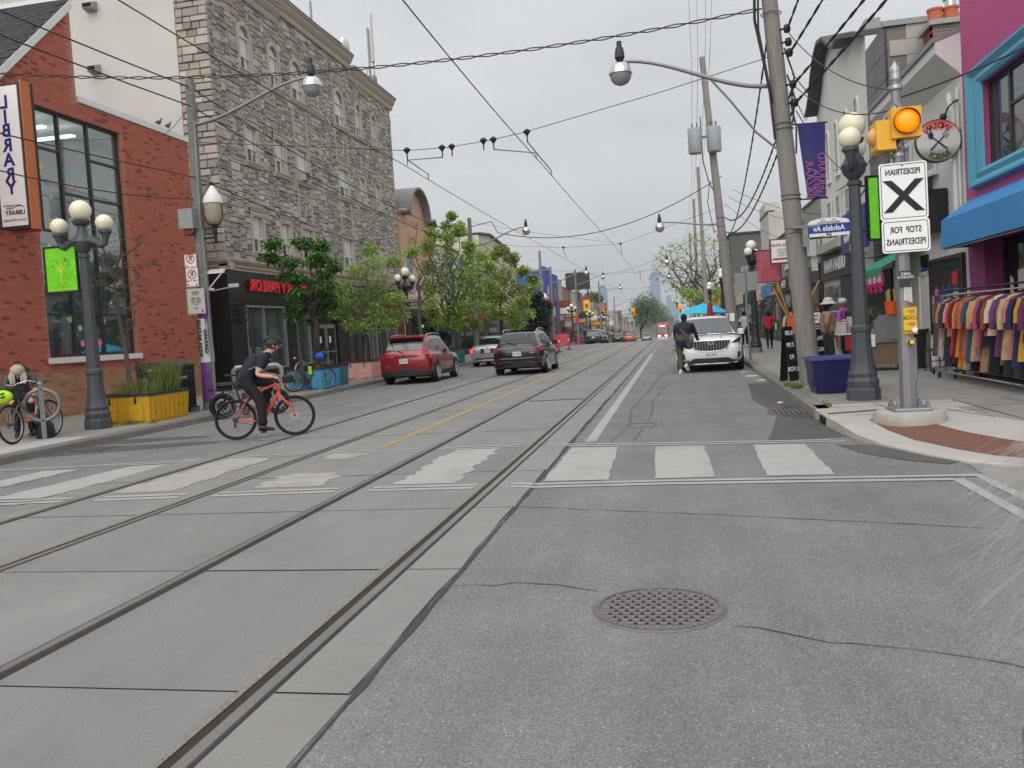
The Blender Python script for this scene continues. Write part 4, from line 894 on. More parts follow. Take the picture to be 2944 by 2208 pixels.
aw=part('awning',M_awnblue,mg,lambda m:m.add([(X-.003,9.9,3.52),(X-.003,17.62,3.52),(X-.52,17.62,3.16),(X-.52,9.9,3.16),(X-.55,17.62,2.62),(X-.55,9.9,2.62),(X-.003,17.62,2.62),(X-.003,9.9,2.62)],[(0,1,2,3),(3,2,4,5),(1,6,4,2),(0,3,5,7)]))
part('rail',M_alu,aw,lambda m:[m.cyl((X-.5,10,2.6),(X-.5,17.5,2.6),.02,n=8),m.cyl((X-.45,10,2.56),(X-.45,13.5,2.54),.035,n=8)])
bx('pillar',M_purple,mg,(X+.0,16.95,HK),(X+.3,17.74,3.0)); m=MB(); wallholes(m,X+.25,9.8,16.95,HK,3.0,[(12.0,.7,16.8,2.7)],-.1); m.build('shop_wall',M_purple,mg)
sw=part('shop_window',M_shopdark,mg,lambda m:[m.box((X+.25,q,.7),(X+.33,q+.08,2.7)) for q in (12.0,13.6,15.2,16.72)]+[m.box((X+.25,12,.62),(X+.35,16.8,.7))])
for a,b in ((12.08,13.6),(13.68,15.2),(15.28,16.72)): bx('pane',G_dark,sw,(X+.29,a,.7),(X+.30,b,2.7))
bx('display',M('plum_interior',(70,46,60),.9,var=.5,scale=1.3),sw,(X+1.0,11.8,.2),(X+1.05,17,2.9))
for y0,z0,w_,h_,r in ((15.75,1.7,.34,.36,.04),(16.3,1.65,.14,.34,-.06),(14.6,1.75,.3,.3,0)):
    m=MB(); m.add([(X+.24,y0,z0+r),(X+.24,y0+w_,z0),(X+.24,y0+w_,z0+h_),(X+.24,y0,z0+h_+r),(X+.236,y0,z0+r),(X+.236,y0+w_,z0),(X+.236,y0+w_,z0+h_),(X+.236,y0,z0+h_+r)],[(0,1,2,3),(4,7,6,5),(0,4,5,1),(3,2,6,7),(0,3,7,4),(1,5,6,2)]); m.build('paper_notice',M_sign,sw)
# white shop with the boxed eave
M_offw=M('old_white_paint',(220,219,215),.85,var=.06,scale=1.0,dirt=.3); M_marble=M('marble_facing',(202,202,199),.5,var=.1,scale=1.5,dirt=.15)
ws=thing('white_eave_shop','white painted shop with boxed eave beside the magenta shop','building',(X,20.5,HK))
m=MB(); m.box((X,17.8,HK),(X+7,23.34,6.6)); m.build('wall',M_offw,ws)
m=MB(); m.prism([(X-.45,6.42),(X-.45,6.66),(X+.4,6.9),(X+7,6.95),(X+7,6.3),(X,6.3),(X,5.98)],'y',17.82,23.3); m.build('eave',M_offw,ws); m=MB(); m.prism([(X-.5,6.62),(X-.5,6.72),(X+.4,6.99),(X+7,7.04),(X+7,6.951),(X+.4,6.901)],'y',17.81,23.32); m.build('roof_edge',M_galv,ws)
dr=bx('door',M_offw,ws,(X-.04,20.3,HK),(X,20.95,2.25)); bx('handle',M_chrome,dr,(X-.09,20.36,1.0),(X-.041,20.5,1.04)); bx('transom',G_dark,dr,(X-.035,20.35,2.32),(X-.001,20.9,2.7)); part('door_frame',M_white,ws,lambda m:[m.box((X-.07,20.2,HK),(X-.001,20.3,2.3)),m.box((X-.07,20.95,HK),(X-.001,21.05,2.3)),m.box((X-.07,20.2,2.25),(X-.041,21.05,2.32))])
w=part('shop_window',M('brown_frame',(58,44,40),.6),ws,lambda m:[m.box((X-.08,17.95,.9),(X,18.02,2.55)),m.box((X-.08,20.08,.9),(X,20.16,2.55)),m.box((X-.08,18.02,.9),(X,20.08,.97)),m.box((X-.08,18.02,2.48),(X,20.08,2.55))]); bx('display',M('cluttered_window',(86,80,78),.8,var=.7,scale=3.2),w,(X-.02,18.02,.97),(X-.01,20.08,2.48)); bx('pane',G_win,w,(X-.05,18.02,.97),(X-.045,20.08,2.48))
for i,(y,z,w_,h_,c) in enumerate(((19.9,1.15,.16,.6,'poster_saree'),(19.75,1.0,.22,.3,'p2'),(18.3,1.95,.35,.25,'p3'),(18.3,1.5,.3,.35,'p4'),(19.6,1.75,.2,.14,'p5'))): bx('poster',M(c,((196,140,96),(150,70,70),(188,52,52),(196,196,196),(214,120,120))[i],.6,var=.45,scale=5),w,(X-.058,y,z),(X-.052,y+w_,z+h_))
ac=bx('window_air_conditioner',M('ac_grey',(186,186,182),.6,var=.06),ws,(X-.35,19.7,3.98),(X+.05,20.35,4.4)); bx('grille',M_dframe,ac,(X-.34,19.69,4.03),(X-.05,19.70,4.33)); uwin(ws,-1,X,19.5,20.5,4.42,5.2)
for y0 in (21.3,22.3): uwin(ws,-1,X,y0,y0+.7,4.2,5.4)
part('downpipe',M_offw,ws,lambda m:[m.tube([(X-.1,18.05,3.2),(X-.1,18.05,5.3),(X-.14,18.12,5.55),(X-.1,18.25,5.7)],.05,8),m.cyl((X-.05,17.95,3.0),(X-.05,17.95,5.75),.025,n=6)])
isg=thing('restaurant_board','white board sign with red letters over the white shop','sign',(X,19.8,3.1)); bx('panel',M_sign,isg,(X-.3,19.05,3.12),(X-.22,20.6,3.9)); bx('frame',M_dframe,isg,(X-.219,19.0,3.06),(X-.17,20.65,3.96)); bx('end_panel',M_black,isg,(X-.42,18.85,3.05),(X-.02,18.93,3.95))
text('INDIAN',M('dark_red_lettering',(150,36,50),.6),isg,(X-.303,20.0,3.55),(0,1,0),(0,0,1),.4,ext=.003,off=.008); m=MB(); m.lathe([(0,-.006),(.09,-.003),(.09,.0)],(X-.303,19.4,3.62),8,'x'); m.build('leaf_emblem',M('emblem_red',(200,40,40),.6),isg); bx('picture',M('food_picture',(200,150,90),.7,var=.5,scale=9),isg,(X-.304,19.9,3.15),(X-.301,20.5,3.32))
# round hanging sign
p=PY(1700+1770*.5624,722*.5624,17.95); rs=thing('round_restaurant_sign','round hanging restaurant sign with crossed spoon and fork','sign',(p.x,17.95,p.z)); r=.4
m=MB(); m.lathe([(r+.02,-.05),(r+.02,.05)],p,40,'y'); m.build('rim',M_dframe,rs,30)
M_rg=bpy.data.materials.new('orange_white_green_disc'); M_rg.use_nodes=True; t_=M_rg.node_tree; b_=t_.nodes['Principled BSDF']; ge=t_.nodes.new('ShaderNodeTexCoord'); sp=t_.nodes.new('ShaderNodeSeparateXYZ'); t_.links.new(ge.outputs['Object'],sp.inputs[0]); mr_=t_.nodes.new('ShaderNodeMapRange'); t_.links.new(sp.outputs[2],mr_.inputs[0]); mr_.inputs[1].default_value=-r; mr_.inputs[2].default_value=r; rp=t_.nodes.new('ShaderNodeValToRGB'); t_.links.new(mr_.outputs[0],rp.inputs[0])
e=rp.color_ramp.elements; e[0].position=0; e[0].color=(*lin((104,124,98)),1); e[1].position=1; e[1].color=(*lin((206,70,50)),1)
for q,c in ((.22,(150,166,140)),(.38,(214,214,208)),(.68,(222,218,214)),(.84,(226,140,110))): k=e.new(q); k.color=(*lin(c),1)
t_.links.new(rp.outputs[0],b_.inputs['Base Color'])
m=MB(); m.lathe([(r,0),(r,-.006)],(p.x,17.895,p.z),40,'y'); m.build('disc',M_rg,rs)
for word,a0,rr,flip in (('INDIAN',pi/2,.29,1),('RASOI',-pi/2,.31,-1)):
    n=len(word)
    for i,ch in enumerate(word):
        a=a0+flip*(i-(n-1)/2)*(.3 if flip>0 else .27)*(1)
        # mirrored lettering: characters advance to the viewer's left
        c=Vector((p.x+rr*math.cos(a),17.884,p.z+rr*math.sin(a))); ud=V(math.cos(a),0,math.sin(a))*flip; xd=V(-math.sin(a)*(1),0,math.cos(a))*(1 if flip>0 else 1)
        xd=V(-abs(1),0,0) if False else (Vector((0,1,0)).cross(ud)); 
        if xd.x>0: xd=-xd
        text(ch,M('rasoi_letters',(150,40,60),.6) if flip>0 else M('rasoi_letters2',(70,70,74),.6),rs,c,xd,ud,.16,ext=.002,off=.005)
m=MB(); m.tube([(p.x-.17,17.884,p.z+.13),(p.x-.12,17.884,p.z+.08),(p.x+.15,17.884,p.z-.17)],[.02,.012,.018],6); m.sph((p.x-.14,17.884,p.z+.11),.075,10,(.7,.15,1)); m.build('spoon',M('spoon_ink',(40,40,90),.5),rs)
m=MB(); m.tube([(p.x+.1,17.882,p.z+.08),(p.x-.15,17.882,p.z-.17)],[.012,.018],6); [m.cyl((p.x+.1+dx,17.882,p.z+.07-dx),(p.x+.17+dx,17.882,p.z+.15-dx),.008,n=5) for dx in (-.03,0,.03)]; m.build('fork',M('fork_ink',(50,60,60),.5),rs)
part('bracket',M_black,rs,lambda m:[m.cyl((p.x+r,17.95,p.z+.16),(X+.02,17.93,p.z+.18),.012),m.cyl((p.x+r,17.95,p.z-.16),(X+.02,17.93,p.z-.16),.012),m.tube([(X-.05,17.9,p.z+.75),(p.x+.3,17.9,p.z+.72),(p.x+.2,17.92,p.z+.62),(p.x+.12,17.95,p.z+.42)],.02,6),m.cyl((p.x+.12,17.95,p.z+.42),(p.x,17.95,p.z+r),.012),m.sph((p.x+.12,17.95,p.z+.46),.07,8)])
# arched-window building with black tile strip and block side wall
M_block=M('grey_block_wall',(172,169,163),.9,var=.1,scale=1.4,dirt=.35); M_btile=M('black_wall_tile',(44,40,46),.35,var=.08,objvar=.1)
ab=thing('arched_window_building','white building with narrow arched windows and black tiled strip','building',(X,28,HK))
m=MB(); m.box((X,25.5,3.7),(X+9,33.7,8.9)); m.box((X+.02,23.4,HK),(X+9,33.68,3.7)); m.build('wall',M_offw,ab)
m=MB(); m.box((X+.05,23.38,HK),(X+9,25.49,8.75)); m.build('block_wall',M_stmort,ab)
for i in range(9):
    for k in range(6): 
        m=MB(); a=X+.1+i*.8+(k%2)*.4; m.box((a+.006,23.35,6.4+k*.4+.006),(a+.794,23.379,6.4+(k+1)*.4-.006)); m.build('wall_block',M_block,ab)
bx('roof_flashing',M_galv,ab,(X-.05,23.3,8.76),(X+9,23.5,8.9))
for k in range(9):
    for i in range(2): m=MB(); m.box((X-.02,23.36+i*1.07+.008,2.6+k*.69+.008),(X+.049,23.36+(i+1)*1.07-.008,2.6+(k+1)*.69-.008)); m.build('black_tile',M_btile,ab)
TP=[(23.4,8.9),(25.4,9.0),(25.5,9.25),(27.2,9.75),(28.0,9.7),(28.8,10.05),(29.6,10.5),(30.6,10.68),(31.4,10.45),(32.1,10.0),(32.7,9.4),(33.3,9.05),(33.7,8.95)]
m=MB(); m.prism([(25.5,8.9)]+TP[2:]+[(33.7,8.9)],'x',X,X+.5); m.build('parapet',M_offw,ab)
m=MB(); m.loft([[(X+.6,y,z+.02),(X-.45,y,z+.02),(X-.45,y,z+.14),(X+.6,y,z+.2)] for y,z in TP[2:]],closed=True,caps=True); m.build('curved_roof_edge',M('dark_edge',(72,72,72),.6),ab)
bx('roof_box',M_galv,ab,(X+.05,25.6,9.05),(X+.45,27.0,9.75))
for yc in (26.95,28.5,30.1,31.7):
    w=part('window',M_white,ab,lambda m:[m.loft([[(X+x,yc+(.24+o)*math.cos(t),7.66+(.24+o)*math.sin(t)) for o,x in ((0,.0),(0,-.05),(.07,-.05),(.07,.0))] for t in [pi*i/10 for i in range(11)]]),m.box((X-.05,yc-.31,6.2),(X,yc-.24,7.66)),m.box((X-.05,yc+.24,6.2),(X,yc+.31,7.66)),m.box((X-.08,yc-.34,6.1),(X,yc+.34,6.2)),m.box((X-.03,yc-.02,6.2),(X-.005,yc+.02,7.9)),m.box((X-.03,yc-.24,7.62),(X-.005,yc+.24,7.66))])
    m=MB(); m.prism([(yc-.24,6.2),(yc+.24,6.2)]+[(yc+.24*math.cos(t),7.66+.24*math.sin(t)) for t in [pi*i/10 for i in range(11)]],'x',X-.012,X-.002); m.build('pane',G_dark,w)
for y0 in (26.6,28.2,29.8,31.4): uwin(ab,-1,X,y0,y0+.75,4.1,5.5)
bx('cornice',M_block,ab,(X-.4,28.7,3.66),(X-.001,33.75,3.95)); bx('fascia',M('charcoal_fascia',(62,60,60),.6),ab,(X-.12,28.6,2.72),(X+.019,33.6,3.6)); text('URBAN PAAN',M_sign,ab,(X-.13,30.9,3.18),(0,1,0),(0,0,1),.62,ext=.01,off=.01)
part('shopfront',M_shopdark,ab,lambda m:[m.box((X-.06,28.7,HK),(X+.019,30.3,2.68))]); dr=bx('door',M_alu,ab,(X-.07,30.5,HK),(X+.018,31.6,2.5)); bx('pane',G_dark,dr,(X-.075,30.6,.3),(X-.071,31.5,2.4)); bx('shop_window',G_dark,ab,(X-.03,31.9,.6),(X+.018,33.4,2.5)); bx('shop_window',M_hole,ab,(X-.03,23.6,.3),(X+.018,27.5,2.6))
part('conduit',M_wire,ab,lambda m:[m.tube(sag((X-.08,a,za),(X-.08,b,zb),.12),.018,5) for a,za,b,zb in ((23.5,3.0,28,3.3),(24,5.8,30,5.6),(26,3.2,33,4.0))])
bs=thing('blue_paan_sign','dark blue projecting signboard with white lettering above the green awning','sign',(5.4,25,3.4)); q0=PX(2424,612,5.1)
bx('panel',M('sign_navy_blue',(36,50,120),.5,var=.04),bs,(5.04,23.5,3.22),(5.16,26.7,4.35)); text('BOMBAY PAAN',M_sign,bs,(5.035,25.2,3.62),(0,1,0),(0,0,1),.3,ext=.003,off=.006); text('462-3262',M_sign,bs,(5.035,25.0,3.33),(0,1,0),(0,0,1),.24,ext=.003,off=.006); m=MB(); m.lathe([(0,-.004),(.3,-.002),(.3,0)],(5.036,24.3,4.0),20,'x'); m.build('emblem',M_sign,bs); part('bracket',M_dframe,bs,lambda m:[m.box((5.16,23.6,4.0),(5.7,23.66,4.06)),m.box((5.16,26.5,4.0),(5.7,26.56,4.06))])
# green awning with garlands
M_green=M('green_awning_cloth',(32,140,108),.75,var=.08,scale=3,dirt=.1)
ga=thing('green_awning','green cloth awning hung with magenta garlands over the juice stall','awning',(X,22,2.5))
m=MB(); m.add([(X,20.6,2.98),(X,23.6,2.98),(4.75,23.6,2.5),(4.75,20.6,2.5),(4.75,23.6,2.34),(4.75,20.6,2.34),(X,20.6,2.97),(X,23.6,2.97)],[(0,1,2,3),(3,2,4,5)]); m.build('canopy',M_green,ga); part('rail',M_alu,ga,lambda m:m.cyl((4.77,20.6,2.35),(4.77,23.6,2.35),.015))
M_gar=M('magenta_cloth',(176,40,110),.8,var=.25,scale=8); M_garw=M('white_fringe',(205,196,190),.8,var=.2,scale=12)
for i in range(6):
    y=20.75+i*.48; m=MB(); m.loft([[(4.8+.03*math.cos(t*3),y+.46*s,2.33-.02-dz*(.18+.22*math.sin(pi*s))) for dz in (0,.5,1)] for t,s in [(k,k/8) for k in range(9)]]); m.build('garland',M_gar,ga)
    bx('fringe',M_garw,ga,(4.775,y+.05,2.16),(4.785,y+.4,2.338))
# chimney
ch=thing('brick_chimney','red brick chimney with two clay pots on the white shop roof','chimney',(6.9,22.6,6.95)); c0=PY(2700,130,22.6)
cx0,cx1,cy0,cy1=6.5,7.25,22.2,23.1; bx('core',M_mort,ch,(cx0+.02,cy0+.02,6.95),(cx1-.02,cy1-.02,8.3))
z=6.95;k=0
while z<8.25:
    n=4; o=(k%2)*.125
    for i in range(-1,5):
        a=max(cx0,cx0+i*.25+o); b=min(cx1,cx0+(i+1)*.25+o)
        if b-a<.05: continue
        m=MB(); m.c=jit3(lin(random.choice(((160,90,72),(140,74,60),(170,110,92)))),.12) if z<7.98 else jit3(lin((140,134,126)),.1); m.box((a+.006,cy0,z),(b-.006,cy0+.03,z+.074)); m.build('brick',M_brick,ch)
        if i<4:
            m=MB(); m.c=jit3(lin((150,82,66)),.12); ya=cy0+max(0,i)*.23+.01; m.box((cx0,ya,z),(cx0+.03,ya+.21,z+.074)); m.build('brick',M_brick,ch)
    z+=.085;k+=1
bx('cap',M_block,ch,(cx0-.08,cy0-.08,8.3),(cx1+.08,cy1+.08,8.42))
for dx,h in ((.2,.4),(.56,.4)): part('pot',M('terracotta',(190,108,76),.8,var=.1),ch,lambda m:m.lathe([(.16,0),(.17,h-.06),(.19,h-.05),(.19,h),(.12,h)],(cx0+dx,(cy0+cy1)/2,8.42),14),30)
part('metal_cowl',M_chrome,ch,lambda m:[m.cyl((cx0+.56,(cy0+cy1)/2,8.8),(cx0+.56,(cy0+cy1)/2,9.0),.13),m.lathe([(.17,.0),(.17,.1),(.1,.13)],(cx0+.56,(cy0+cy1)/2,9.0),14)])
for i,(px,py,lab) in enumerate(((2520,102,'larger grey satellite dish on the arched window building roof'),(2592,118,'grey satellite dish nearer the chimney, half hidden by the roof'))):
    p=PY(px,py,27.5); t=thing('satellite_dish',lab,'satellite dish',(p.x,27.5,8.9),0,'satellite dishes on the roof'); part('dish',M('dish_grey',(150,152,154),.5,var=.06),t,lambda m:m.lathe([(0,.1),(.25,.07),(.42,0),(.43,0),(.26,.1),(0,.13)],p,22,'y'),40); part('arm',M_galv,t,lambda m:[m.cyl((p.x,27.6,8.8),(p.x,27.6,p.z),.03),m.cyl((p.x-.1,27.5,p.z-.3),(p.x-.15,27.1,p.z-.1),.015)]); part('receiver',M_galv,t,lambda m:m.cbox((p.x-.15,27.08,p.z-.1),(.06,.1,.06)))
# further shops on the right
shop('R',33.75,38.2,6.0,'grey shop with dark roof edge and brown awning posts, right side',col('wall_grey1',(150,148,144)),col('fas_dark',(70,70,72)),None,wins=((.5,1.3,4.0,5.2),(2.6,3.4,4.0,5.2)),cornice=M_dframe)
shop('R',38.2,42.6,5.4,'pale shop with a red projecting board, right side',col('wall_pale1',(184,182,176)),col('fas_red',(170,56,58)),None,wins=((.6,1.4,3.8,4.9),(2.4,3.2,3.8,4.9)))
shop('R',42.6,46.5,5.6,'grey shop under a black and white fascia, right side',col('wall_grey2',(140,138,134)),col('fas_blk',(48,48,50)),'KAMAL',wins=((.8,1.6,3.9,5.0),))
shop('R',46.5,51.0,5.6,'grey shop with a yellow board fascia, right side',col('wall_grey3',(160,156,150)),col('fas_yel',(196,160,70)),'DOSA PLAZA',ftm=M_text,wins=((.6,1.5,3.9,5.0),(2.6,3.5,3.9,5.0)))
tw=shop('R',51.0,55.6,7.6,'tall pale stepped parapet shop with bay, right side',col('wall_tower',(188,184,176)),col('fas_blu',(70,120,180)),None,wins=((.8,1.9,4.3,5.8),(2.6,3.6,4.3,5.8))); bx('stepped_parapet',col('wall_tower',(188,184,176)),tw,(X-.05,52.2,7.7),(X+.8,55.2,8.3))
shop('R',55.6,61,4.6,'peach coloured low shop, right side',col('wall_peach2',(214,166,140)),None,None,wins=((1,2,3.2,4.2),))
shop('R',61,70,5.0,'low grey shop row, right side',col('wall_grey4',(136,134,130)),col('fas_dk2',(60,58,58)),None)
shop('R',70,79.8,5.2,'low shop row in front of the dark grey hall, right side',col('wall_pale2',(176,172,166)),col('fas_w2',(190,186,180)),None)
dk=thing('dark_grey_hall','tall plain dark grey building rising behind the right side shops','building',(7,82,0)); g_=gz(85)
bx('wall',M('dark_grey_cladding',(92,90,90),.85,var=.05,scale=.6),dk,(5.5,80,g_),(22,100,9.3)); bx('vent',M_galv,dk,(6.3,79.9,5.6),(6.9,79.99,6.3)); bx('roof_edge',M_dframe,dk,(5.4,79.85,9.3),(22,100,9.45))
# ---------------------------------------------------------------- left side beyond the stone block
M_peach=M('peach_stucco',(206,166,142),.9,var=.05,scale=1,dirt=.12)
pb=thing('peach_arched_building','peach stucco building with a grey arched parapet hood','building',(XLF,48.8,HK)); Y0,Y1=45.85,52.3; X=XLF
bx('wall',M_peach,pb,(X-10,Y0,HK),(X,Y1,8.2)); ARC=[(Y0,8.75),(Y0+.5,8.95),(Y0+.9,8.85)]+[(49.0+2.0*math.cos(t),8.75+1.75*math.sin(t)) for t in [pi-pi*i/14 for i in range(15)]]+[(Y1-.9,8.85),(Y1-.4,8.95),(Y1,8.6)]
m=MB(); m.prism([(Y0,8.2)]+ARC+[(Y1,8.2)],'x',X-.3,X-.001); m.build('parapet',M_peach,pb); m=MB(); m.loft([[(X-.9,y,z+.0),(X+.5,y,z+.0),(X+.5,y,z+.12),(X-.9,y,z+.14)] for y,z in ARC],closed=True,caps=True); m.build('hood',M('grey_metal_hood',(134,132,130),.6,var=.06),pb)
for a,b in ((46.6,48.0),(50.0,51.4)): uwin(pb,1,X,a,b,4.4,6.4,split=True)
for yy in (Y0+.02,Y1-.5): bx('pilaster',M_peach,pb,(X+.0,yy,3.4),(X+.1,yy+.45,8.6))
bx('fascia',M_black,pb,(X,Y0+.1,2.8),(X+.2,Y1-.1,3.3)); sw=part('shop_window',M_shopdark,pb,lambda m:[m.box((X,q,HK),(X+.08,q+.1,2.8)) for q in (Y0+.2,47.4,48.6,50.2,Y1-.3)]); bx('pane',G_dark,sw,(X+.03,Y0+.3,.5),(X+.04,Y1-.3,2.75)); bx('display',M_interior,sw,(X+.005,Y0+.2,HK),(X+.01,Y1-.2,2.8)); bx('neon_sign',M('green_neon',(40,200,120),.5,em=((40,220,130),.8)),sw,(X+.045,48.75,2.2),(X+.05,49.3,2.35))
cs=thing('hanging_cart_sign','black projecting metal sign with white letters at the peach shop','sign',(X,47,3.9)); p=PX(1190,845,-14.2); bx('panel',M_black,cs,(-15.1,p.y,3.35),(-14.0,p.y+.06,3.62)); text('LAHORE',M_sign,cs,(-14.5,p.y-.005,3.95),(-1,0,0),(0,0,1),.42,ext=.01,off=.008); text('TIKKA HOUSE',M_sign,cs,(-14.5,p.y-.005,3.49),(-1,0,0),(0,0,1),.17,ext=.004); part('crest',M_black,cs,lambda m:m.lathe([(.3,0),(.2,.1),(.05,.15)],(-14.6,p.y+.03,4.25),12)); part('bracket',M_black,cs,lambda m:[m.cyl((-15.1,p.y+.03,4.25),(-14.0,p.y+.03,4.25),.02),m.cyl((-15.1,p.y+.03,3.7),(-14.0,p.y+.03,3.7),.02)])
shop('L',52.4,59.4,7.6,'white two storey shop behind the tall leafy tree',col('wall_white3',(206,206,204)),col('fas_yel2',(196,176,70)),None,wins=((1,2.2,4.4,6.2),(4,5.2,4.4,6.2)))
shop('L',59.4,66,7.0,'grey brick shop with dark red doors behind the trees',col('wall_greyL',(150,146,142)),col('fas_redL',(140,44,48)),None,wins=((1,2.2,4.2,5.8),(4,5.2,4.2,5.8)))
cg=thing('cream_gable_building','cream walled building with a sloping roof line behind the yellow-green tree','building',(XLF,74,HK)); m=MB(); m.prism([(66.05,0),(82,0),(82,7.6),(78,9.3),(70,9.9),(66.05,9.6)],'x',XLF-10,XLF); m.build('wall',col('wall_cream',(204,198,176)),cg)
m=MB(); m.prism([(66.0,9.62),(70,9.92),(78.03,9.32),(82.1,7.55),(82.1,7.7),(78.06,9.48),(70,10.08),(66,9.78)],'x',XLF-10,XLF+.2); m.build('roof_edge',M_dframe,cg)
for a,b in ((67.5,69),(71,72.5),(75,76.5)): uwin(cg,1,XLF,a,b,4.6,6.6)
bx('fascia',col('fas_br',(110,80,62)),cg,(XLF,66.3,2.8),(XLF+.18,81.8,3.5)); bx('shop_window',G_dark,cg,(XLF+.03,67,.6),(XLF+.04,81,2.7)); bx('display',M_interior,cg,(XLF+.005,66.8,.3),(XLF+.01,81.3,2.75))
g_=gz(98); M_cob=M('cobalt_paint',(46,86,172),.75,var=.06,scale=.8)
bb=thing('blue_building','bright blue painted corner building with red framed windows','building',(-14.5,100,g_)); bx('wall',M_cob,bb,(-32,95,g_),(-14.4,107,8.5)); bx('parapet',M_cob,bb,(-14.9,95.2,8.5),(-14.35,101,8.95)); bx('lower_wall',M('blue_red',(150,44,52),.8),bb,(-14.5,95.02,g_),(-14.34,106.9,3.1))
for a in (97.0,102.6): w=uwin(bb,1,-14.4,a,a+2.4,4.4,6.9,frame=M('red_frame',(160,40,50),.6),blind=False)
for a in (96,98.5,101,103.5): bx('shop_bay',M_dframe,bb,(-14.339,a,g_+.3),(-14.3,a+1.6,2.8))
bx('yellow_notice',M('pale_yellow_sign',(226,206,130),.6,var=.2,scale=6),bb,(-14.339,100.3,3.3),(-14.28,102.3,4.4))
tg=thing('evergreen_hedge_sign','white shop lettering half hidden in the dark shrub','sign',(-13.0,72,3.2)) if False else None
# ================================================================ street furniture
def lamp_post(label,x,y,rz,mat,globe,group='globe street lamps',H=3.95,s=1.0,detail=True):
    """ornamental post with one large globe on top and two smaller ones on side arms (arms along local x)"""
    t=thing('street_lamp',label,'street lamp',(0,0,0),0,group)
    part('base',M_concpole if mat is M_lampblk else mat,t,lambda m:m.lathe([(.25,0),(.25,.17),(.235,.2)],(0,0,0),8))
    part('plinth',mat,t,lambda m:m.lathe([(.225,.2),(.235,.3),(.205,.36),(.215,.42),(.185,.48),(.165,.62),(.145,.85),(.14,1.05),(.155,1.08),(.155,1.14),(.13,1.17)],(0,0,0),12),25)
    part('shaft',mat,t,lambda m:m.lathe([(.125,1.17),(.085,3.3),(.11,3.32),(.11,3.36),(.075,3.4)],(0,0,0),10),25)
    part('collar',mat,t,lambda m:[m.lathe([(.09,2.14),(.105,2.16),(.105,2.26),(.088,2.28)],(0,0,0),10),m.lathe([(.1,2.05),(.1,2.08)],(0,0,0),10)])
    part('head',mat,t,lambda m:m.lathe([(.075,3.4),(.16,3.5),(.19,3.62),(.13,3.72),(.09,3.8),(.08,3.92),(.15,3.96),(.17,4.02),(.11,4.04)],(0,0,0),12),40)
    for sx in (-1,1):
        part('arm',mat,t,lambda m:m.tube([(0,0,3.6),(sx*.16,0,3.64),(sx*.28,0,3.6),(sx*.38,0,3.52),(sx*.47,0,3.55),(sx*.49,0,3.66)],[.1,.09,.075,.06,.05,.045],8),60)
        part('globe_seat',mat,t,lambda m:m.lathe([(.05,3.62),(.09,3.74),(.12,3.76),(.12,3.8),(.08,3.82)],(sx*.49,0,0),12)); part('globe',globe,t,lambda m:m.sph((sx*.48,0,3.95),.16,20),180)
    part('globe',globe,t,lambda m:m.sph((0,0,4.22),.2,22),180)
    t.location=(x,y,HK+gz(y)); t.rotation_euler=(0,0,rz); t.scale=(s,s,s); return t
def lampbanner(par_label,x,y,d,z0,z1,w,mat,frame=M_black,group=None,loc=None):
    t=thing('lamp_banner',par_label,'banner',(x,y,z0),0,group); s=1 if d>0 else -1
    a,b=sorted((x+d,x+d+s*w)); m=MB(); m.box((a,y-.012,z0),(b,y+.012,z1)); m.build('panel',mat,t)
    part('frame',frame,t,lambda m:[m.box((a-.035,y-.025,z0-.03),(a,y+.025,z1+.03)),m.box((b,y-.025,z0-.03),(b+.035,y+.025,z1+.03)),m.box((a,y-.025,z0-.035),(b,y+.025,z0)),m.box((a,y-.025,z1),(b,y+.025,z1+.035))])
    part('bracket',frame,t,lambda m:[m.cyl((x,y,zz),(x+d,y,zz),.015,n=6) for zz in (z0+.12,z1-.12)]+[m.cyl((x,y,z1-.3),(x+d,y,z1-.12),.012,n=6)]); return t,(a,b)
L1=lamp_post('tall grey globe lamp nearest on the library pavement',-11.3,14.62,R_(2),M_lampgrey,M_globe,s=1.02)
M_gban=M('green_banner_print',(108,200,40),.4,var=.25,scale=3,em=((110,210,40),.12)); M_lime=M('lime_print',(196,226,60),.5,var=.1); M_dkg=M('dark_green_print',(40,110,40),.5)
gb,(ba,bb_)=lampbanner('bright green banner with a tree emblem on the near library lamp',-11.34,14.6,-.13,2.9,3.76,.68,M_gban)
cx,yy=(ba+bb_)/2,14.584
def blob(m,pts,r): m.tube([(cx+a,yy,2.9+b) for a,b in pts],r,5)
m=MB(); blob(m,[(0,.14),(0,.42)],[.02,.014])
for a in range(9):
    t=-1.1+a*.275; blob(m,[(0,.36),(.1*math.sin(t),.45),(.23*math.sin(t),.46+.2*math.cos(t)*.8)],[.01,.008,.004])
m.build('tree_emblem',M_lime,gb)
m=MB()
for i in range(40):
    t=random.uniform(-1.4,1.4); r=random.uniform(.1,.26); m.lathe([(0,-.002),(.012,-.001),(.012,0)],(cx+r*math.sin(t),yy+.004,3.36+r*math.cos(t)*.8),6,'y')
m.build('leaf_print',M_dkg,gb)
m=MB(); m.tube([(cx+.2*math.cos(t),yy,3.03+.07*math.sin(t)) for t in [pi*i/10 for i in range(11)]],.008,5); m.box((cx-.28,yy-.001,2.94),(cx+.28,yy+.001,2.95)); m.build('border_print',M_lime,gb)
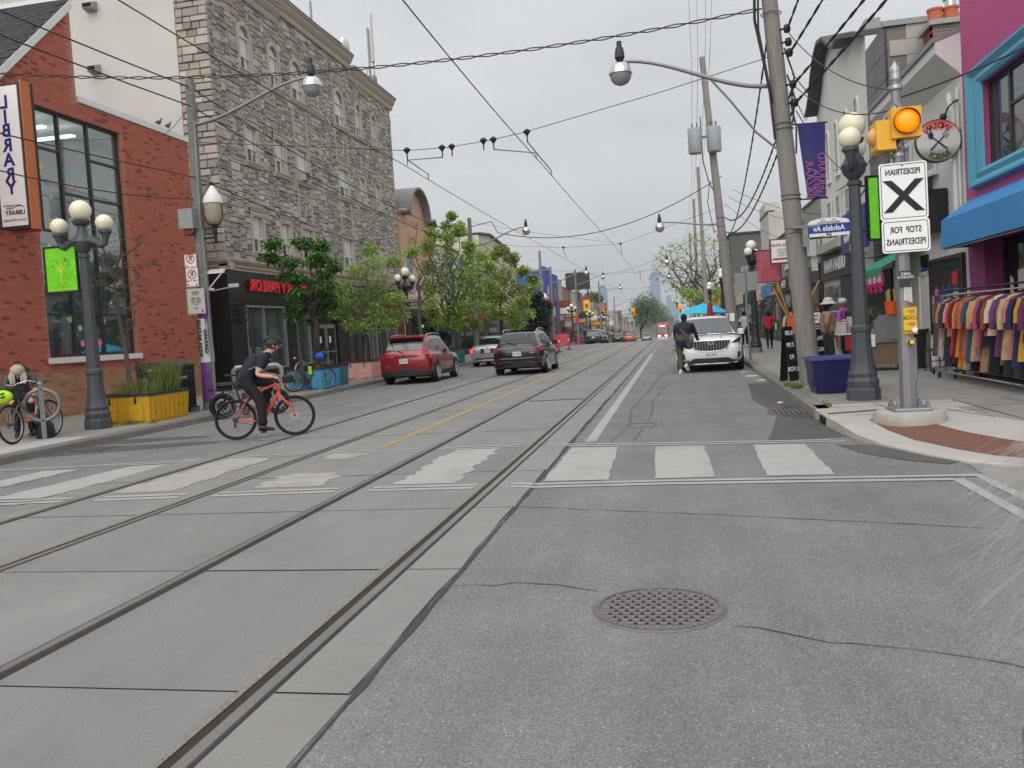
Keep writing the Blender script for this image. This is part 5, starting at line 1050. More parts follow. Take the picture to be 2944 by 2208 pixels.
# second and further lamps
for i,(x,y,rz,lab) in enumerate(((-11.0,33.8,R_(70),'dark globe lamp in front of the stone block beside the red car'),(-11.0,53.3,R_(60),'dark globe lamp among the left side street trees'),(-11.0,92,R_(40),'dark globe lamp by the blue building'),(-11.0,112,R_(40),'distant dark globe lamp past the blue building'),(-11.1,131,R_(40),'most distant globe lamp on the left pavement'))): lamp_post(lab,x,y,rz,M_lampblk,M_globe if i<1 else M_globew)
lamp_post('large grey globe lamp beside the blue planter box near the crossing',2.83,13.75,R_(74),M_lampgrey,M_globe,s=1.0)
for x,y,rz,lab in ((3.12,34.2,R_(70),'black globe lamp with a pink banner on the right pavement'),(2.9,51,R_(80),'black globe lamp partly hidden by the leaning pole'),(2.9,68,R_(80),'farthest black globe lamp on the right pavement')): lamp_post(lab,x,y,rz,M_lampblk,M_globew)
lampbanner('pink printed banner on the black right side lamp',3.16,34.2,.12,2.9,4.1,.9,M('pink_banner_print',(190,90,110),.5,var=.35,scale=2.2,stretch=(6,1,.5)))
yb,(a_,b_)=lampbanner('green and yellow banner on the near right lamp, seen edge on',2.88,13.72,.15,2.62,3.55,.16,M('green_banner_print',(108,200,40)))
yb.rotation_euler=(0,0,R_(18))
for x,y in ((-10.7,33.8),): pass
# ---------------------------------------------------------------- poles
def poly_pole(m,p0,p1,r0,r1,n=14): 
    a,b=Vector(p0),Vector(p1); m.tube([a.lerp(b,i/6) for i in range(7)],[r0+(r1-r0)*i/6 for i in range(7)],n)
def cobra(t,base,head,up,mat=M_galv,brace=True):
    """curved street light arm from base to a hanging bell lamp"""
    b,h=Vector(base),Vector(head); pts=[]
    for i in range(15):
        u=i/14; e=u*u*(3-2*u); p=b.lerp(h,u); p.z=b.z+(h.z-b.z)*e+up*math.sin(pi*u)*.0; pts.append(p)
    part('light_arm',mat,t,lambda m:m.tube(pts,[.045-.012*i/14 for i in range(15)],8),60)
    part('lamp_neck',M_lampblk,t,lambda m:[m.lathe([(.07,.28),(.09,.2),(.1,.08),(.06,.02),(.12,-.02)],h,12),m.lathe([(.05,.4),(.05,.28)],h,10)])
    bell=part('lamp_bell',M_chrome,t,lambda m:m.lathe([(.11,.0),(.19,-.08),(.23,-.2),(.235,-.24),(.22,-.24)],h,18),60)
    part('lamp_bowl',M('lamp_bowl_glass',(150,150,146),.15,var=.05,spec=.8),bell,lambda m:m.lathe([(.215,-.24),(.2,-.34),(.14,-.42),(.05,-.46),(0,-.465)],h,18),60)
    return pts
# left concrete pole with purple wrap
Yp=18.1; PLX=-10.93
pl=thing('concrete_utility_pole','concrete pole with purple wrap and parking signs beside the litter bin','utility pole',(PLX,Yp,HK))
part('shaft',M_concpole,pl,lambda m:poly_pole(m,(PLX,Yp,HK-.1),(PLX+.12,Yp,7.9),.155,.1))
M_purp=M('purple_wrap',(104,52,128),.6,var=.08); M_wrapw=M('white_wrap',(206,206,206),.6,var=.05)
def sleeve(name,mat,z0,z1): part(name,mat,pl,lambda m:m.lathe([(.162-.007*z0,z0),(.162-.007*z1,z1)],(PLX+.015*z0,Yp,0),16),60)
sleeve('purple_sleeve',M_purp,.35,1.28); sleeve('white_sleeve',M_wrapw,1.285,2.31); sleeve('purple_sleeve',M_purp,2.315,3.02)
text('GERRARD',M_text,pl,(PLX+.1,Yp-.158,1.78),(0,0,1),(1,0,0),.13,ext=.002,off=.004); text('INDIA BAZAAR',M_text,pl,(PLX-.05,Yp-.163,1.86),(0,0,1),(1,0,0),.13,ext=.002,off=.004)
part('bands',M_galv,pl,lambda m:[m.lathe([(.16-.007*z,z),(.16-.007*z,z+.03)],(PLX+.015*z,Yp,0),16) for z in (3.3,3.7,4.0,5.0,6.9,7.2,7.55,7.7)])
part('conduit',M_galv,pl,lambda m:[m.cyl((PLX+.17,Yp-.06,HK),(PLX+.17,Yp-.06,4.4),.035),m.cyl((PLX+.15,Yp-.08,4.4),(PLX+.18,Yp-.05,6.9),.03),m.cyl((PLX-.16,Yp-.02,HK),(PLX-.13,Yp,3.0),.03)])
jb=bx('junction_box',M('box_grey',(150,152,154),.6,var=.06),pl,(PLX-.26,Yp-.32,4.42),(PLX+.1,Yp-.12,4.88)); part('cable_loop',M_wire,jb,lambda m:[m.tube([(PLX-.2+.06*i,Yp-.2,4.42),(PLX-.16+.05*i,Yp-.2,4.3),(PLX-.05+.03*i,Yp-.18,4.26),(PLX+.02,Yp-.14,4.36)],.012,5) for i in range(4)])
cobra(pl,(PLX+.13,Yp,6.86),(-7.78,Yp,7.62),.2); part('arm_brace',M_galv,pl,lambda m:m.tube([(PLX+.14,Yp,4.95),(PLX+.5,Yp,5.7),(PLX+1.1,Yp,6.5),(PLX+1.75,Yp,7.18)],.022,6))
# coach lantern on the pole
lp=thing('acorn_lamp','white topped acorn lantern bracketed to the concrete pole','street lamp',(PLX+.45,Yp,4.6)); c=Vector((PLX+.47,Yp,0))
part('hood',M_white,lp,lambda m:m.lathe([(.02,5.42),(.06,5.36),(.1,5.3),(.2,5.14),(.23,5.02),(.23,4.99)],c,16),50); part('bowl',M('amber_lantern_glass',(170,160,140),.25,var=.08),lp,lambda m:m.lathe([(.21,4.99),(.2,4.7),(.16,4.56),(.1,4.5)],c,16),50); part('cage',M_black,lp,lambda m:[m.tube([c+V(s*.22,0,5.0),c+V(s*.23,0,4.65),c+V(s*.12,0,4.46)],.012,5) for s in (-1,1)]+[m.lathe([(.1,4.5),(.05,4.42),(.05,4.3),(.03,4.1),(0,4.05)],c,10)]); part('bracket',M_black,lp,lambda m:[m.cyl(c+V(0,0,4.2),(PLX+.1,Yp,4.2),.025),m.cyl(c+V(0,0,5.38),c+V(0,0,5.5),.03)])
# parking signs
M_red=M('prohibition_red',(190,36,40),.5)
def psign(label,px,py,w,h,kind,txt,arrow):
    p=PY(px,py,Yp-.2); t=thing('parking_sign',label,'sign',(p.x,Yp-.2,p.z-h/2)); Y=Yp-.2
    m=MB(); m.box((p.x-w/2,Y-.006,p.z-h/2),(p.x+w/2,Y+.006,p.z+h/2)); m.build('plate',M_sign if kind!='meter' else M('meter_sign_grey',(196,196,192),.5,var=.06),t); part('border',M_text,t,lambda m:[m.box((p.x-w/2+.01,Y-.0075,p.z+s*(h/2-.014)-.002),(p.x+w/2-.01,Y-.0065,p.z+s*(h/2-.014)+.002)) for s in (-1,1)]+[m.box((p.x+s*(w/2-.014)-.002,Y-.0075,p.z-h/2+.014),(p.x+s*(w/2-.014)+.002,Y-.0065,p.z+h/2-.014)) for s in (-1,1)])
    if kind=='no':
        zc=p.z+h*.16; r=w*.33; m=MB(); m.tube([(p.x+r*math.cos(a),Y-.008,zc+r*math.sin(a)) for a in [2*pi*i/20 for i in range(20)]],.012,5,closed=True); m.cyl((p.x+r*.7,Y-.008,zc+r*.7),(p.x-r*.7,Y-.008,zc-r*.7),.01,n=5); m.build('ring',M_red,t); text('P',M_text,t,(p.x,Y-.0065,zc),(-1,0,0),(0,0,1),r*1.6,ext=.001,off=.004)
    if txt: text(txt,M_text,t,(p.x,Y-.0075,p.z-(h*.2 if kind=='no' else -.02)),(-1,0,0),(0,0,1),.055 if kind=='no' else .048,ext=.001,off=.001)
    for s in arrow: m=MB(); m.prism([(p.x+s*w*.42,p.z-h*.4),(p.x+s*w*.3,p.z-h*.4+.03),(p.x+s*w*.3,p.z-h*.4-.03)],'y',Y-.0085,Y-.0065); m.build('arrow',M_text,t)
    part('bracket',M_galv,t,lambda m:[m.box((p.x+w/2-.06,Y+.007,p.z+q-.015),(PLX+.05,Y+.03,p.z+q+.015)) for q in (-.06,.06)]); return t
psign('upper no parking sign with one arrow on the concrete pole',548,750,.3,.3,'no',None,(-1,)); psign('lower no parking sign with hours on the concrete pole',553,797,.31,.44,'no','7 AM - 9 AM',(-1,1)); psign('grey pay parking hours sign on the concrete pole',564,866,.46,.6,'meter','PARKING\nHOURS\n\n9AM - 4PM\nMON TO FRI\n8AM - 6PM\nSAT\n\n5540',(1,))
sb=thing('bracket_arm_sign','white triangular steel bracket on the street side of the concrete pole','bracket',(PLX,Yp,3.3)); part('arm',M_white,sb,lambda m:[m.box((PLX+.12,Yp-.03,3.36),(PLX+.62,Yp+.03,3.42)),m.cyl((PLX+.55,Yp,3.36),(PLX+.2,Yp,3.02),.015),m.cyl((PLX+.12,Yp,2.98),(PLX+.32,Yp,3.0),.02)]); part('plate',M_white,sb,lambda m:m.box((PLX+.25,Yp-.035,3.42),(PLX+.64,Yp+.035,3.45)))
# right wooden pole 1 (leaning)
def wpole(label,base,top,r0,r1,group='wooden utility poles on the right side'):
    t=thing('wooden_utility_pole',label,'utility pole',base,0,group); b,e=Vector(base),Vector(top)
    part('shaft',M_wood,t,lambda m:poly_pole(m,b-V(0,0,.1),e,r0,r1,16),60); return t
R1b=V(2.55,17.0,HK); R1t=V(2.02,17.0,9.2)
def onp(z,b=R1b,t=R1t): return b.lerp(t,(z-b.z)/(t.z-b.z))
p1=wpole('thick leaning wooden pole by the blue planter box with street name sign',R1b,R1t,.2,.135)
cobra(p1,onp(5.95)+V(-.14,0,0),(-.78,17,6.75),.3); part('arm_brace',M_galv,p1,lambda m:m.tube([onp(4.75)+V(-.17,0,0),V(1.75,17,5.1),V(1.3,17,5.75),V(.95,17,6.2)],.022,6))
part('bands',M_galv,p1,lambda m:[m.tube([onp(z)+V(.185*math.cos(a),.185*math.sin(a),0) for a in [2*pi*i/16 for i in range(16)]],.012,4,closed=True) for z in (3.1,3.2,3.75,3.83,5.1,5.2,7.3)])
part('cable_run',M_wire,p1,lambda m:[m.tube([onp(z0)+V(.17,-.1,0),onp((z0+z1)/2)+V(.22+.03*k,-.12,0),onp(z1)+V(.16,-.1,0)],.018,5) for k,(z0,z1) in enumerate(((4.6,5.6),(5.2,6.1),(5.5,6.6)))]+[m.tube([onp(8.5)+V(-.2,-.1,0),onp(7.2)+V(-.32,-.05,0),onp(6.2)+V(-.22,-.1,0),onp(5.6)+V(-.17,-.1,0)],.03,6),m.tube([onp(8.5)+V(-.14,-.16,0),onp(7)+V(-.28,-.12,0),onp(6)+V(-.2,-.14,0),onp(4.9)+V(-.19,-.1,0)],.022,6)])
for z in (5.55,5.9,6.5,6.7,6.95): part('insulator',M_black,p1,lambda m:[m.lathe([(.05,-.07),(.07,0),(.05,.07)],onp(z)+V(.24,-.12,0),8),m.cyl(onp(z)+V(.1,-.1,0),onp(z)+V(.24,-.12,0),.02,n=5)])
part('guard',M_galv,p1,lambda m:m.cyl(onp(.3)+V(.17,-.05,0),onp(2.9)+V(.16,-.05,0),.02,n=6))
# street name sign on its bracket
ss=thing('street_name_sign','blue and white street name plate reading Ashdale Av on the leaning pole','sign',(2.9,16.75,2.95)); Ys=16.74
a_=PY(1700+1108*.5624,1190*.5624,Ys); b_=PY(1700+1322*.5624,1150*.5624,Ys); zc=(a_.z+b_.z)/2; x0,x1=a_.x,b_.x
m=MB(); m.prism([(x0,zc-.13),(x1,zc-.13),(x1,zc+.12),(x1-.02,zc+.15)]+[((x0+x1)/2+(x1-x0)*.48*math.cos(t),zc+.14+.07*math.sin(t)) for t in [pi*i/8 for i in range(9)]]+[(x0,zc+.12)],'y',Ys,Ys+.02); m.build('plate',M_sign,ss)
bx('blue_panel',M('street_sign_blue',(34,66,150),.45,var=.03),ss,(x0-.002,Ys-.003,zc-.07),(x1+.002,Ys-.0005,zc+.1)); text('Ashdale Av',M_sign,ss,((x0+x1)/2,Ys-.0045,zc+.012),(-1,0,0),(0,0,1),.145,ext=.001,off=.003,sx=.85); text('268',M_text,ss,((x0+x1)/2,Ys-.002,zc-.1),(-1,0,0),(0,0,1),.07,ext=.001,off=.002); text('GERRARD INDIA BAZAAR',M_text,ss,((x0+x1)/2,Ys-.002,zc+.122),(-1,0,0),(0,0,1),.045,ext=.001,off=.001,sx=.8)
part('elephant_emblem',M_dframe,ss,lambda m:[m.tube([((x0+x1)/2+s*.05,Ys-.003,zc+.15),((x0+x1)/2+s*.1,Ys-.003,zc+.185),((x0+x1)/2+s*.14,Ys-.003,zc+.15)],.006,5) for s in (-1,1)]); part('bracket',M_galv,ss,lambda m:[m.box((x0-.28,Ys-.01,zc+.06),(x0+.22,Ys+.06,zc+.1)),m.box((x0-.1,Ys,zc-.3),(x0+.02,Ys+.05,zc+.06))])
# purple banner on the leaning pole
bn=thing('purple_bazaar_banner','dark blue purple bazaar banner hanging off the leaning wooden pole','banner',(2.75,17,3.7)); M_indigo=M('indigo_banner',(50,48,110),.75,var=.08,scale=3); p_=[PY(1700+x*.5624,y*.5624,16.95) for x,y in ((1052,637),(1195,627),(1200,1008),(1105,1014))]
m=MB(); q=[v+V(0,-.01,0) for v in p_]; m.loft([[q[0].lerp(q[3],t)+V(0,.02*math.sin(t*5),0),q[0].lerp(q[3],t).lerp(q[1].lerp(q[2],t),.5)+V(0,-.03+.02*math.sin(t*5),0),q[1].lerp(q[2],t)+V(0,.02*math.sin(t*5),0)] for t in [i/8 for i in range(9)]]); m.build('cloth',M_indigo,bn)
M_vio=M('violet_lettering',(150,84,140),.6,var=.05)
for w_,u,v,sz in (('GERRARD',.80,.70,.19),('INDIA',.50,.80,.19),('BAZAAR',.2,.76,.19)):
    o=p_[0].lerp(p_[3],v).lerp(p_[1].lerp(p_[2],v),u)+V(0,-.06,0); text(w_,M_vio,bn,o,(.02,0,1),(1,0,0),sz,ext=.002,off=.002,sx=1.0)
part('bar',M_black,bn,lambda m:[m.cyl(p_[0]+V(-.2,0,.01),p_[1]+V(.04,0,.01),.015),m.cyl(p_[3]+V(-.15,0,-.01),p_[2]+V(.04,0,-.01),.015)])
# further wooden poles
def pole_at(label,bx_,Y,px,py,r0,r1): 
    b=V(bx_,Y,HK+gz(Y)); t=PY(px,py,Y); return wpole(label,b,t,r0,r1),b,t
p2,b2,t2=pole_at('leaning wooden pole with grey transformers behind the white car',2.75,40.6,2018,165,.24,.13)
def on2(z): return b2.lerp(t2,(z-b2.z)/(t2.z-b2.z))
for dx,nm in ((-.75,0),(.1,1)):
    c=on2(9.9)+V(dx,-.35,0); tr=part('transformer',M('transformer_grey',(150,154,158),.5,var=.05),p2,lambda m:m.lathe([(0,-.62),(.3,-.6),(.33,-.5),(.33,.5),(.29,.56),(0,.6)],c,16),35); part('bushing',M_black,tr,lambda m:[m.cyl(c+V(.1*s,0,.56),c+V(.12*s,0,.8),.03) for s in (-1,1)])
part('transformer_bracket',M_galv,p2,lambda m:[m.box(tuple(on2(10.1)+V(-.7,-.1,-.04)),tuple(on2(10.1)+V(.3,.1,.04)))])
cobra(p2,on2(6.0)+V(-.16,0,0),PY(1896,640,40.6),.3); part('conduit',M_galv,p2,lambda m:m.cyl(on2(.3)+V(.24,-.05,0),on2(5.2)+V(.2,-.05,0),.04))
part('bands',M_galv,p2,lambda m:[m.tube([on2(z)+V(.21*math.cos(a),.21*math.sin(a),0) for a in [2*pi*i/14 for i in range(14)]],.012,4,closed=True) for z in (2.8,4.4,5.9,6.3)]); part('riser_cable',M_wire,p2,lambda m:[m.tube([on2(11)+V(-.4,-.2,0),on2(9)+V(-.5,-.2,0),on2(8)+V(-.35,-.2,0),on2(7.6)+V(-.2,-.2,0)],.025,5),m.tube([on2(8)+V(-.3,-.2,0),on2(7)+V(-.5,-.2,0),on2(5.6)+V(-.35,-.2,0)],.02,5)])
bx('notice',M_sign,p2,tuple(on2(1.6)+V(-.1,-.26,-.17)),tuple(on2(1.6)+V(.12,-.25,.2)))
p3,b3,t3=pole_at('thin weathered wooden pole further along the right kerb',2.75,71,2006,481,.2,.13); p4,b4,t4=pole_at('second far wooden pole behind the bare tree',2.7,95,1994,573,.2,.13); p5,b5,t5=pole_at('farthest wooden pole on the right kerb line',2.7,117,1982,670,.2,.13)
cobra(p3,b3.lerp(t3,.42)+V(-.14,0,0),b3.lerp(t3,.42)+V(-3.0,0,.8),.2); c=b3.lerp(t3,.5)+V(-.4,-.2,0); part('transformer',M('transformer_grey',(150,154,158)),p4,lambda m:m.lathe([(0,-.6),(.33,-.58),(.35,.5),(0,.58)],b4.lerp(t4,.4)+V(-.5,-.3,0),14),35)
cobra(p4,b4.lerp(t4,.42)+V(-.14,0,0),b4.lerp(t4,.42)+V(-3.0,0,.7),.2)
# left poles
def lpole(label,x,Y,top,mat,r0=.17,r1=.11,arm=True,al=3.2):
    t=thing('utility_pole',label,'utility pole',(x,Y,HK+gz(Y)),0,'utility poles on the left side'); b=V(x,Y,HK+gz(Y)-.1); e=V(x+.05,Y,top); part('shaft',mat,t,lambda m:poly_pole(m,b,e,r0,r1),60)
    if arm: cobra(t,b.lerp(e,.8)+V(.1,0,0),b.lerp(e,.8)+V(al,0,.85),.2)
    return t,b,e
l2,_,e2=lpole('concrete pole with drooping cable behind the tall leafy tree',-11,45.9,8.1,M_concpole); l3,_,e3=lpole('wooden pole with a lantern in front of the blue building',-11.2,72.2,8.5,M_wood,arm=False)
l3b,_,e3b=lpole('slim grey steel pole beside the blue building',-10.6,74,7.2,M_galv,.12,.1); part('cross_arm',M_galv,l3b,lambda m:[m.box((-14.2,73.9,6.85),(-10.5,74.1,7.0)),m.cyl((-13.4,74,6.85),(-12.2,74,5.9),.03),m.cyl((-11,74,6.85),(-12.2,74,5.6),.03)])
l4,_,e4=lpole('pole with pink wrapped foot past the blue building',-11.0,97,8.4,M_concpole); g=gz(97); part('pink_wrap',M('pink_wrap',(190,60,120),.6),l4,lambda m:m.lathe([(.19,g+.1),(.185,g+1.1)],(-11,97,0),14),60); part('pink_wrap',M('pink_wrap',(190,60,120)),l4,lambda m:m.lathe([(.18,g+2.5),(.178,g+3.1)],(-11,97,0),14),60)
lpole('tall dark pole in the left distance',-11,128,8.6,M_wood); lpole('most distant pole on the left side',-11,160,7.2,M_wood)
p=PX(1555,850,-10.9); t=thing('acorn_lamp','white topped acorn lantern on the wooden pole by the blue building','street lamp',(-11,72,4)); c=V(-10.9,71.8,-.7); part('hood',M_white,t,lambda m:m.lathe([(.02,5.5),(.2,5.35),(.3,5.1),(.3,5.02)],c,14),50); part('bowl',M('amber_lantern_glass',(170,160,140)),t,lambda m:m.lathe([(.28,5.02),(.24,4.6),(.12,4.5)],c,14),50); part('bracket',M_black,t,lambda m:m.cyl(c+V(0,0,4.5),c+V(-.2,.3,4.2),.03))
# ---------------------------------------------------------------- pedestrian crossing pole
PX0,PY0=2.82,11.15
pp=thing('pedestrian_signal_pole','grey octagonal steel pole on a round concrete footing at the crossing','signal pole',(PX0,PY0,HK-.02))
part('footing',M('footing_concrete',(170,166,158),.9,var=.14,scale=6,bump=.4,dirt=.3),pp,lambda m:m.lathe([(.42,.06),(.43,.15),(.40,.235),(.37,.25),(0,.255)],(PX0,PY0,0),26),30)
part('base_plate',M_galv,pp,lambda m:m.bev((PX0-.22,PY0-.22,.256),(PX0+.22,PY0+.22,.29),.015))
for sx in (-1,1):
    for sy in (-1,1): part('bolt',M_galv,pp,lambda m:m.lathe([(.035,.29),(.035,.33),(.018,.335),(.018,.37)],(PX0+sx*.17,PY0+sy*.17,0),6))
part('shaft',M_galv,pp,lambda m:m.lathe([(.105,.29),(.075,3.0),(.058,4.3)],(PX0,PY0,0),8))
part('handhole_cover',M_galv,pp,lambda m:m.bev((PX0+.06,PY0-.05,.6),(PX0+.115,PY0+.05,1.15),.02)); part('cap',M_alu,pp,lambda m:[m.lathe([(.06,4.3),(.068,4.33),(.068,4.4),(.07,4.42),(.07,4.45),(.0,4.56)],(PX0,PY0,0),12)]); part('clamp',M_alu,pp,lambda m:[m.lathe([(.075,z),(.078,z+.01),(.078,z+.04),(.075,z+.05)],(PX0,PY0,0),12) for z in (3.38,3.46,4.2,3.95)])
part('poster_scrap',M('torn_paper',(190,188,184),.8,var=.3,scale=14),pp,lambda m:m.add([(PX0-.03,PY0-.098,1.62),(PX0+.07,PY0-.092,1.58),(PX0+.065,PY0-.09,1.85),(PX0+.03,PY0-.094,1.78),(PX0-.02,PY0-.096,1.9)],[(0,1,2,3,4)])); bx('flyer',M('black_flyer',(50,50,52),.6),pp,(PX0-.075,PY0-.1,1.78),(PX0+.06,PY0-.093,1.98)); text('JABEZ\nCHURCH',M_sign,pp,(PX0,PY0-.1015,1.92),(-1,0,0),(0,0,1),.045,ext=.0005,line=.9)
# amber beacons
M_sigyel=M('signal_yellow',(232,174,40),.45,var=.05,dirt=.1)
bc=thing('amber_beacon','lit amber crossing beacon in a yellow housing facing the road','beacon',(2.94,PY0-.15,3.8)); c=PY(1700+1610*.5624,620*.5624,PY0-.2); hw=.17
bx('housing',M_sigyel,bc,(c.x-hw,c.y-.02,c.z-.19),(c.x+hw,c.y+.2,c.z+.17)); part('lens',M('amber_lens_lit',(255,140,20),.3,em=((255,112,0),.95),var=.05),bc,lambda m:m.lathe([(.0,-.05),(.08,-.035),(.135,0),(.135,.01)],(c.x,c.y-.03,c.z),26,'y'),60); part('visor',M('visor_dark',(60,46,24),.6),bc,lambda m:m.loft([[(c.x+.15*math.cos(a),yy_,c.z+.15*math.sin(a)) for a in [2*pi*i/26 for i in range(27)]] for yy_ in (c.y-.015,c.y-.07)]),60)
part('mount',M_galv,bc,lambda m:[m.tube([(c.x-.03,c.y+.1,c.z+.17),(c.x-.06,c.y+.1,c.z+.24),(PX0,PY0,c.z+.25)],.03,8),m.tube([(c.x-.03,c.y+.1,c.z-.19),(c.x-.06,c.y+.1,c.z-.27),(PX0,PY0,c.z-.3)],.03,8)])
b2_=thing('side_beacon','yellow side beacon housing turned away to the left of the signal pole','beacon',(2.62,PY0,3.6)); c=PY(1700+1485*.5624,700*.5624,PY0)
bx('housing',M_sigyel,b2_,(c.x-.1,PY0-.17,c.z-.17),(c.x+.12,PY0+.17,c.z+.17)); part('lens',M('amber_lens_off',(226,170,110),.3,var=.05),b2_,lambda m:m.lathe([(0,-.09),(.07,-.06),(.12,0),(.12,.02)],(c.x-.1,PY0,c.z),18,'x'),60); bx('door_lip',M_sigyel,b2_,(c.x-.09,PY0-.185,c.z-.19),(c.x+.125,PY0+.185,c.z-.172)); part('mount',M_galv,b2_,lambda m:[m.tube([(c.x+.03,PY0,c.z+s*.17),(c.x+.05,PY0,c.z+s*.24),(PX0,PY0,c.z+s*.26)],.028,8) for s in (-1,1)])
# crossing signs
def plate(t,x0,x1,z0,z1,y,mat,r=.035):
    pts=[]
    for cx_,cz_,a0 in ((x1-r,z0+r,-pi/2),(x1-r,z1-r,0),(x0+r,z1-r,pi/2),(x0+r,z0+r,pi)): pts+=[(cx_+r*math.cos(a0+pi/2*i/4),cz_+r*math.sin(a0+pi/2*i/4)) for i in range(5)]
    m=MB(); m.prism(pts,'y',y,y+.006); m.build('plate',mat,t)
    q=[((p[0]-(x0+x1)/2)*(1-.045/(x1-x0)*1.0)+(x0+x1)/2,(p[1]-(z0+z1)/2)*(1-.045/(z1-z0))+(z0+z1)/2) for p in pts]; m=MB(); m.tube([(a,y-.0005,b) for a,b in q],.004,4,closed=True); m.build('border',M_text,t)
ys=PY0-.105
xs=thing('pedestrian_x_sign','white PEDESTRIAN X crossing sign on the grey pole','sign',(2.82,ys,2.64)); plate(xs,2.56,3.11,2.606,3.30,ys,M_sign); text('PEDESTRIAN',M_text,xs,(2.832,ys-.003,3.185),(-1,0,0),(0,0,1),.098,ext=.001,off=.002,sx=.73)
m=MB()
for s in (-1,1): a=V(2.835+s*.185,0,3.09); b=V(2.835-s*.185,0,2.70); d=(b-a).normalized(); n=V(.052,0,0); m.prism([((a+n).x,3.09),((a-n).x,3.09),((b-n).x,2.70),((b+n).x,2.70)],'y',ys-.004-.001*s,ys-.001)
m.build('cross',M_text,xs); part('bolt',M_galv,xs,lambda m:m.lathe([(.012,-.006),(.012,0)],(2.83,ys,3.26),8,'y')); part('strap',M_galv,xs,lambda m:[m.box((2.74,ys+.007,z),(2.9,ys+.03,z+.03)) for z in (2.8,3.1)])
st_=thing('stop_for_pedestrians_sign','white STOP FOR PEDESTRIANS plate under the X sign','sign',(2.82,ys,2.2)); plate(st_,2.565,3.115,2.205,2.605,ys-.01,M_sign); text('STOP  FOR\nPEDESTRIANS',M_text,st_,(2.84,ys-.0125,2.405),(-1,0,0),(0,0,1),.108,ext=.001,off=.002,sx=.69,line=1.35); part('strap',M_galv,st_,lambda m:m.box((2.74,ys,2.38),(2.9,ys+.03,2.42)))
M_yelsign=M('yellow_sign',(226,184,40),.5,var=.06)
lk=thing('look_point_sign','small yellow LOOK POINT push button sign with pointing hands','sign',(2.84,ys,1.2)); 
m=MB(); m.box((2.765,ys-.004,1.2),(2.935,ys+.002,1.535)); m.build('plate',M_yelsign,lk); part('border',M_text,lk,lambda m:[m.box((2.77,ys-.0055,z),(2.93,ys-.0045,z+.004)) for z in (1.205,1.527,1.43)]+[m.box((x,ys-.0055,1.205),(x+.004,ys-.0045,1.53)) for x in (2.768,2.929)])
text('LOOK',M_text,lk,(2.85,ys-.0055,1.395),(-1,0,0),(0,0,1),.06,ext=.0005,off=.001); text('POINT',M_text,lk,(2.85,ys-.0055,1.23),(-1,0,0),(0,0,1),.055,ext=.0005,off=.001)
M_hand=M('hand_print',(190,120,90),.6)
for z in (1.475,1.32): part('hand_print',M_hand,lk,lambda m:[m.prism([(2.80,z+.004),(2.84,z+.022),(2.89,z+.028),(2.915,z+.01),(2.9,z-.02),(2.86,z-.028),(2.84,z-.006)],'y',ys-.0055,ys-.0042)])
part('sticker',M_sign,lk,lambda m:m.lathe([(0,-.007),(.032,-.0065),(.034,-.0055)],(2.9,ys,1.25),7,'y'))
pbt=thing('push_button','round yellow pedestrian push button on the grey pole','push button',(2.86,ys,1.1)); part('housing',M_sigyel,pbt,lambda m:m.lathe([(.04,.03),(.045,0),(.04,-.02)],(2.84,ys,1.1),14,'y')); part('ring',M_blackpl,pbt,lambda m:m.lathe([(.038,-.02),(.038,-.045)],(2.845,ys,1.1),14,'y')); part('button',M('button_yellow',(236,196,90),.4),pbt,lambda m:m.lathe([(.028,-.045),(.028,-.06),(.02,-.066),(0,-.067)],(2.848,ys,1.1),14,'y'))
# ================================================================ overhead wires
def wire(label,pts,r=.012,mat=M_wire,group=None,name='overhead_wire'):
    m=MB(); m.tube(pts,r,5); o=m.build(name,mat,None,60); tag(o,label,'wire',group); return o
def twist(label,a,b,s,r=.014,turns=30,off=.022,n=None):
    P=sag(a,b,s,turns*4); t=thing('cable_bundle',label,'wire',tuple(P[0]))
    for k in range(2):
        m=MB(); m.tube([p+V(off*math.cos(i*pi/2.6+k*pi)*.4,0,off*math.sin(i*pi/2.6+k*pi)) for i,p in enumerate(P)],r,5); m.build('strand',M_wire,t)
    return t
def multi(pts,s,n=10):
    o=[]
    for i,(a,b) in enumerate(zip(pts,pts[1:])): q=sag(a,b,s if not isinstance(s,(list,tuple)) else s[i],n); o+=q if i==0 else q[1:]
    return o
TRZ=[(-8,5.15),(8,5.1),(17.8,5.12),(40,5.42),(72,5.5),(100,5.2),(140,4.6),(200,3.6)]
for X_,lab in ((-2.62,'tram contact wire above the nearer track'),(-5.7,'tram contact wire above the farther track')):
    wire(lab,multi([V(X_,y,z+(.28 if X_<-4 and y<40 else 0)) for y,z in TRZ],.05,8),.0085)
M_ins=M('insulator_dark',(38,44,52),.5)
def span(label,pts,hang,r=.008):
    t=thing('span_wire',label,'wire',tuple(pts[0])); m=MB(); m.tube(multi(pts,0,3),r,5); m.build('cable',M_wire,t)
    for i,(p,tr) in enumerate(hang):
        p=Vector(p); part('insulator',M_ins,t,lambda m:[m.lathe([(.02,-.07),(.05,-.03),(.085,.02),(.03,.07)],p,8),m.cyl(p-V(0,0,.07),p-V(0,0,.2),.015,n=6)])
        if tr: part('registration_arm',M_wiregrey,t,lambda m:m.tube([p-V(0,0,.2),Vector(tr)+V(0,0,.12),Vector(tr)],.013,5))
    return t
sp=[V(-10.8,18.1,6.45),V(-5.58,17.9,5.68),V(-4.63,17.8,5.63),V(-3.7,17.7,5.66),V(-2.93,17.6,5.72),V(-.02,17.3,6.15),V(2.08,17,6.5)]
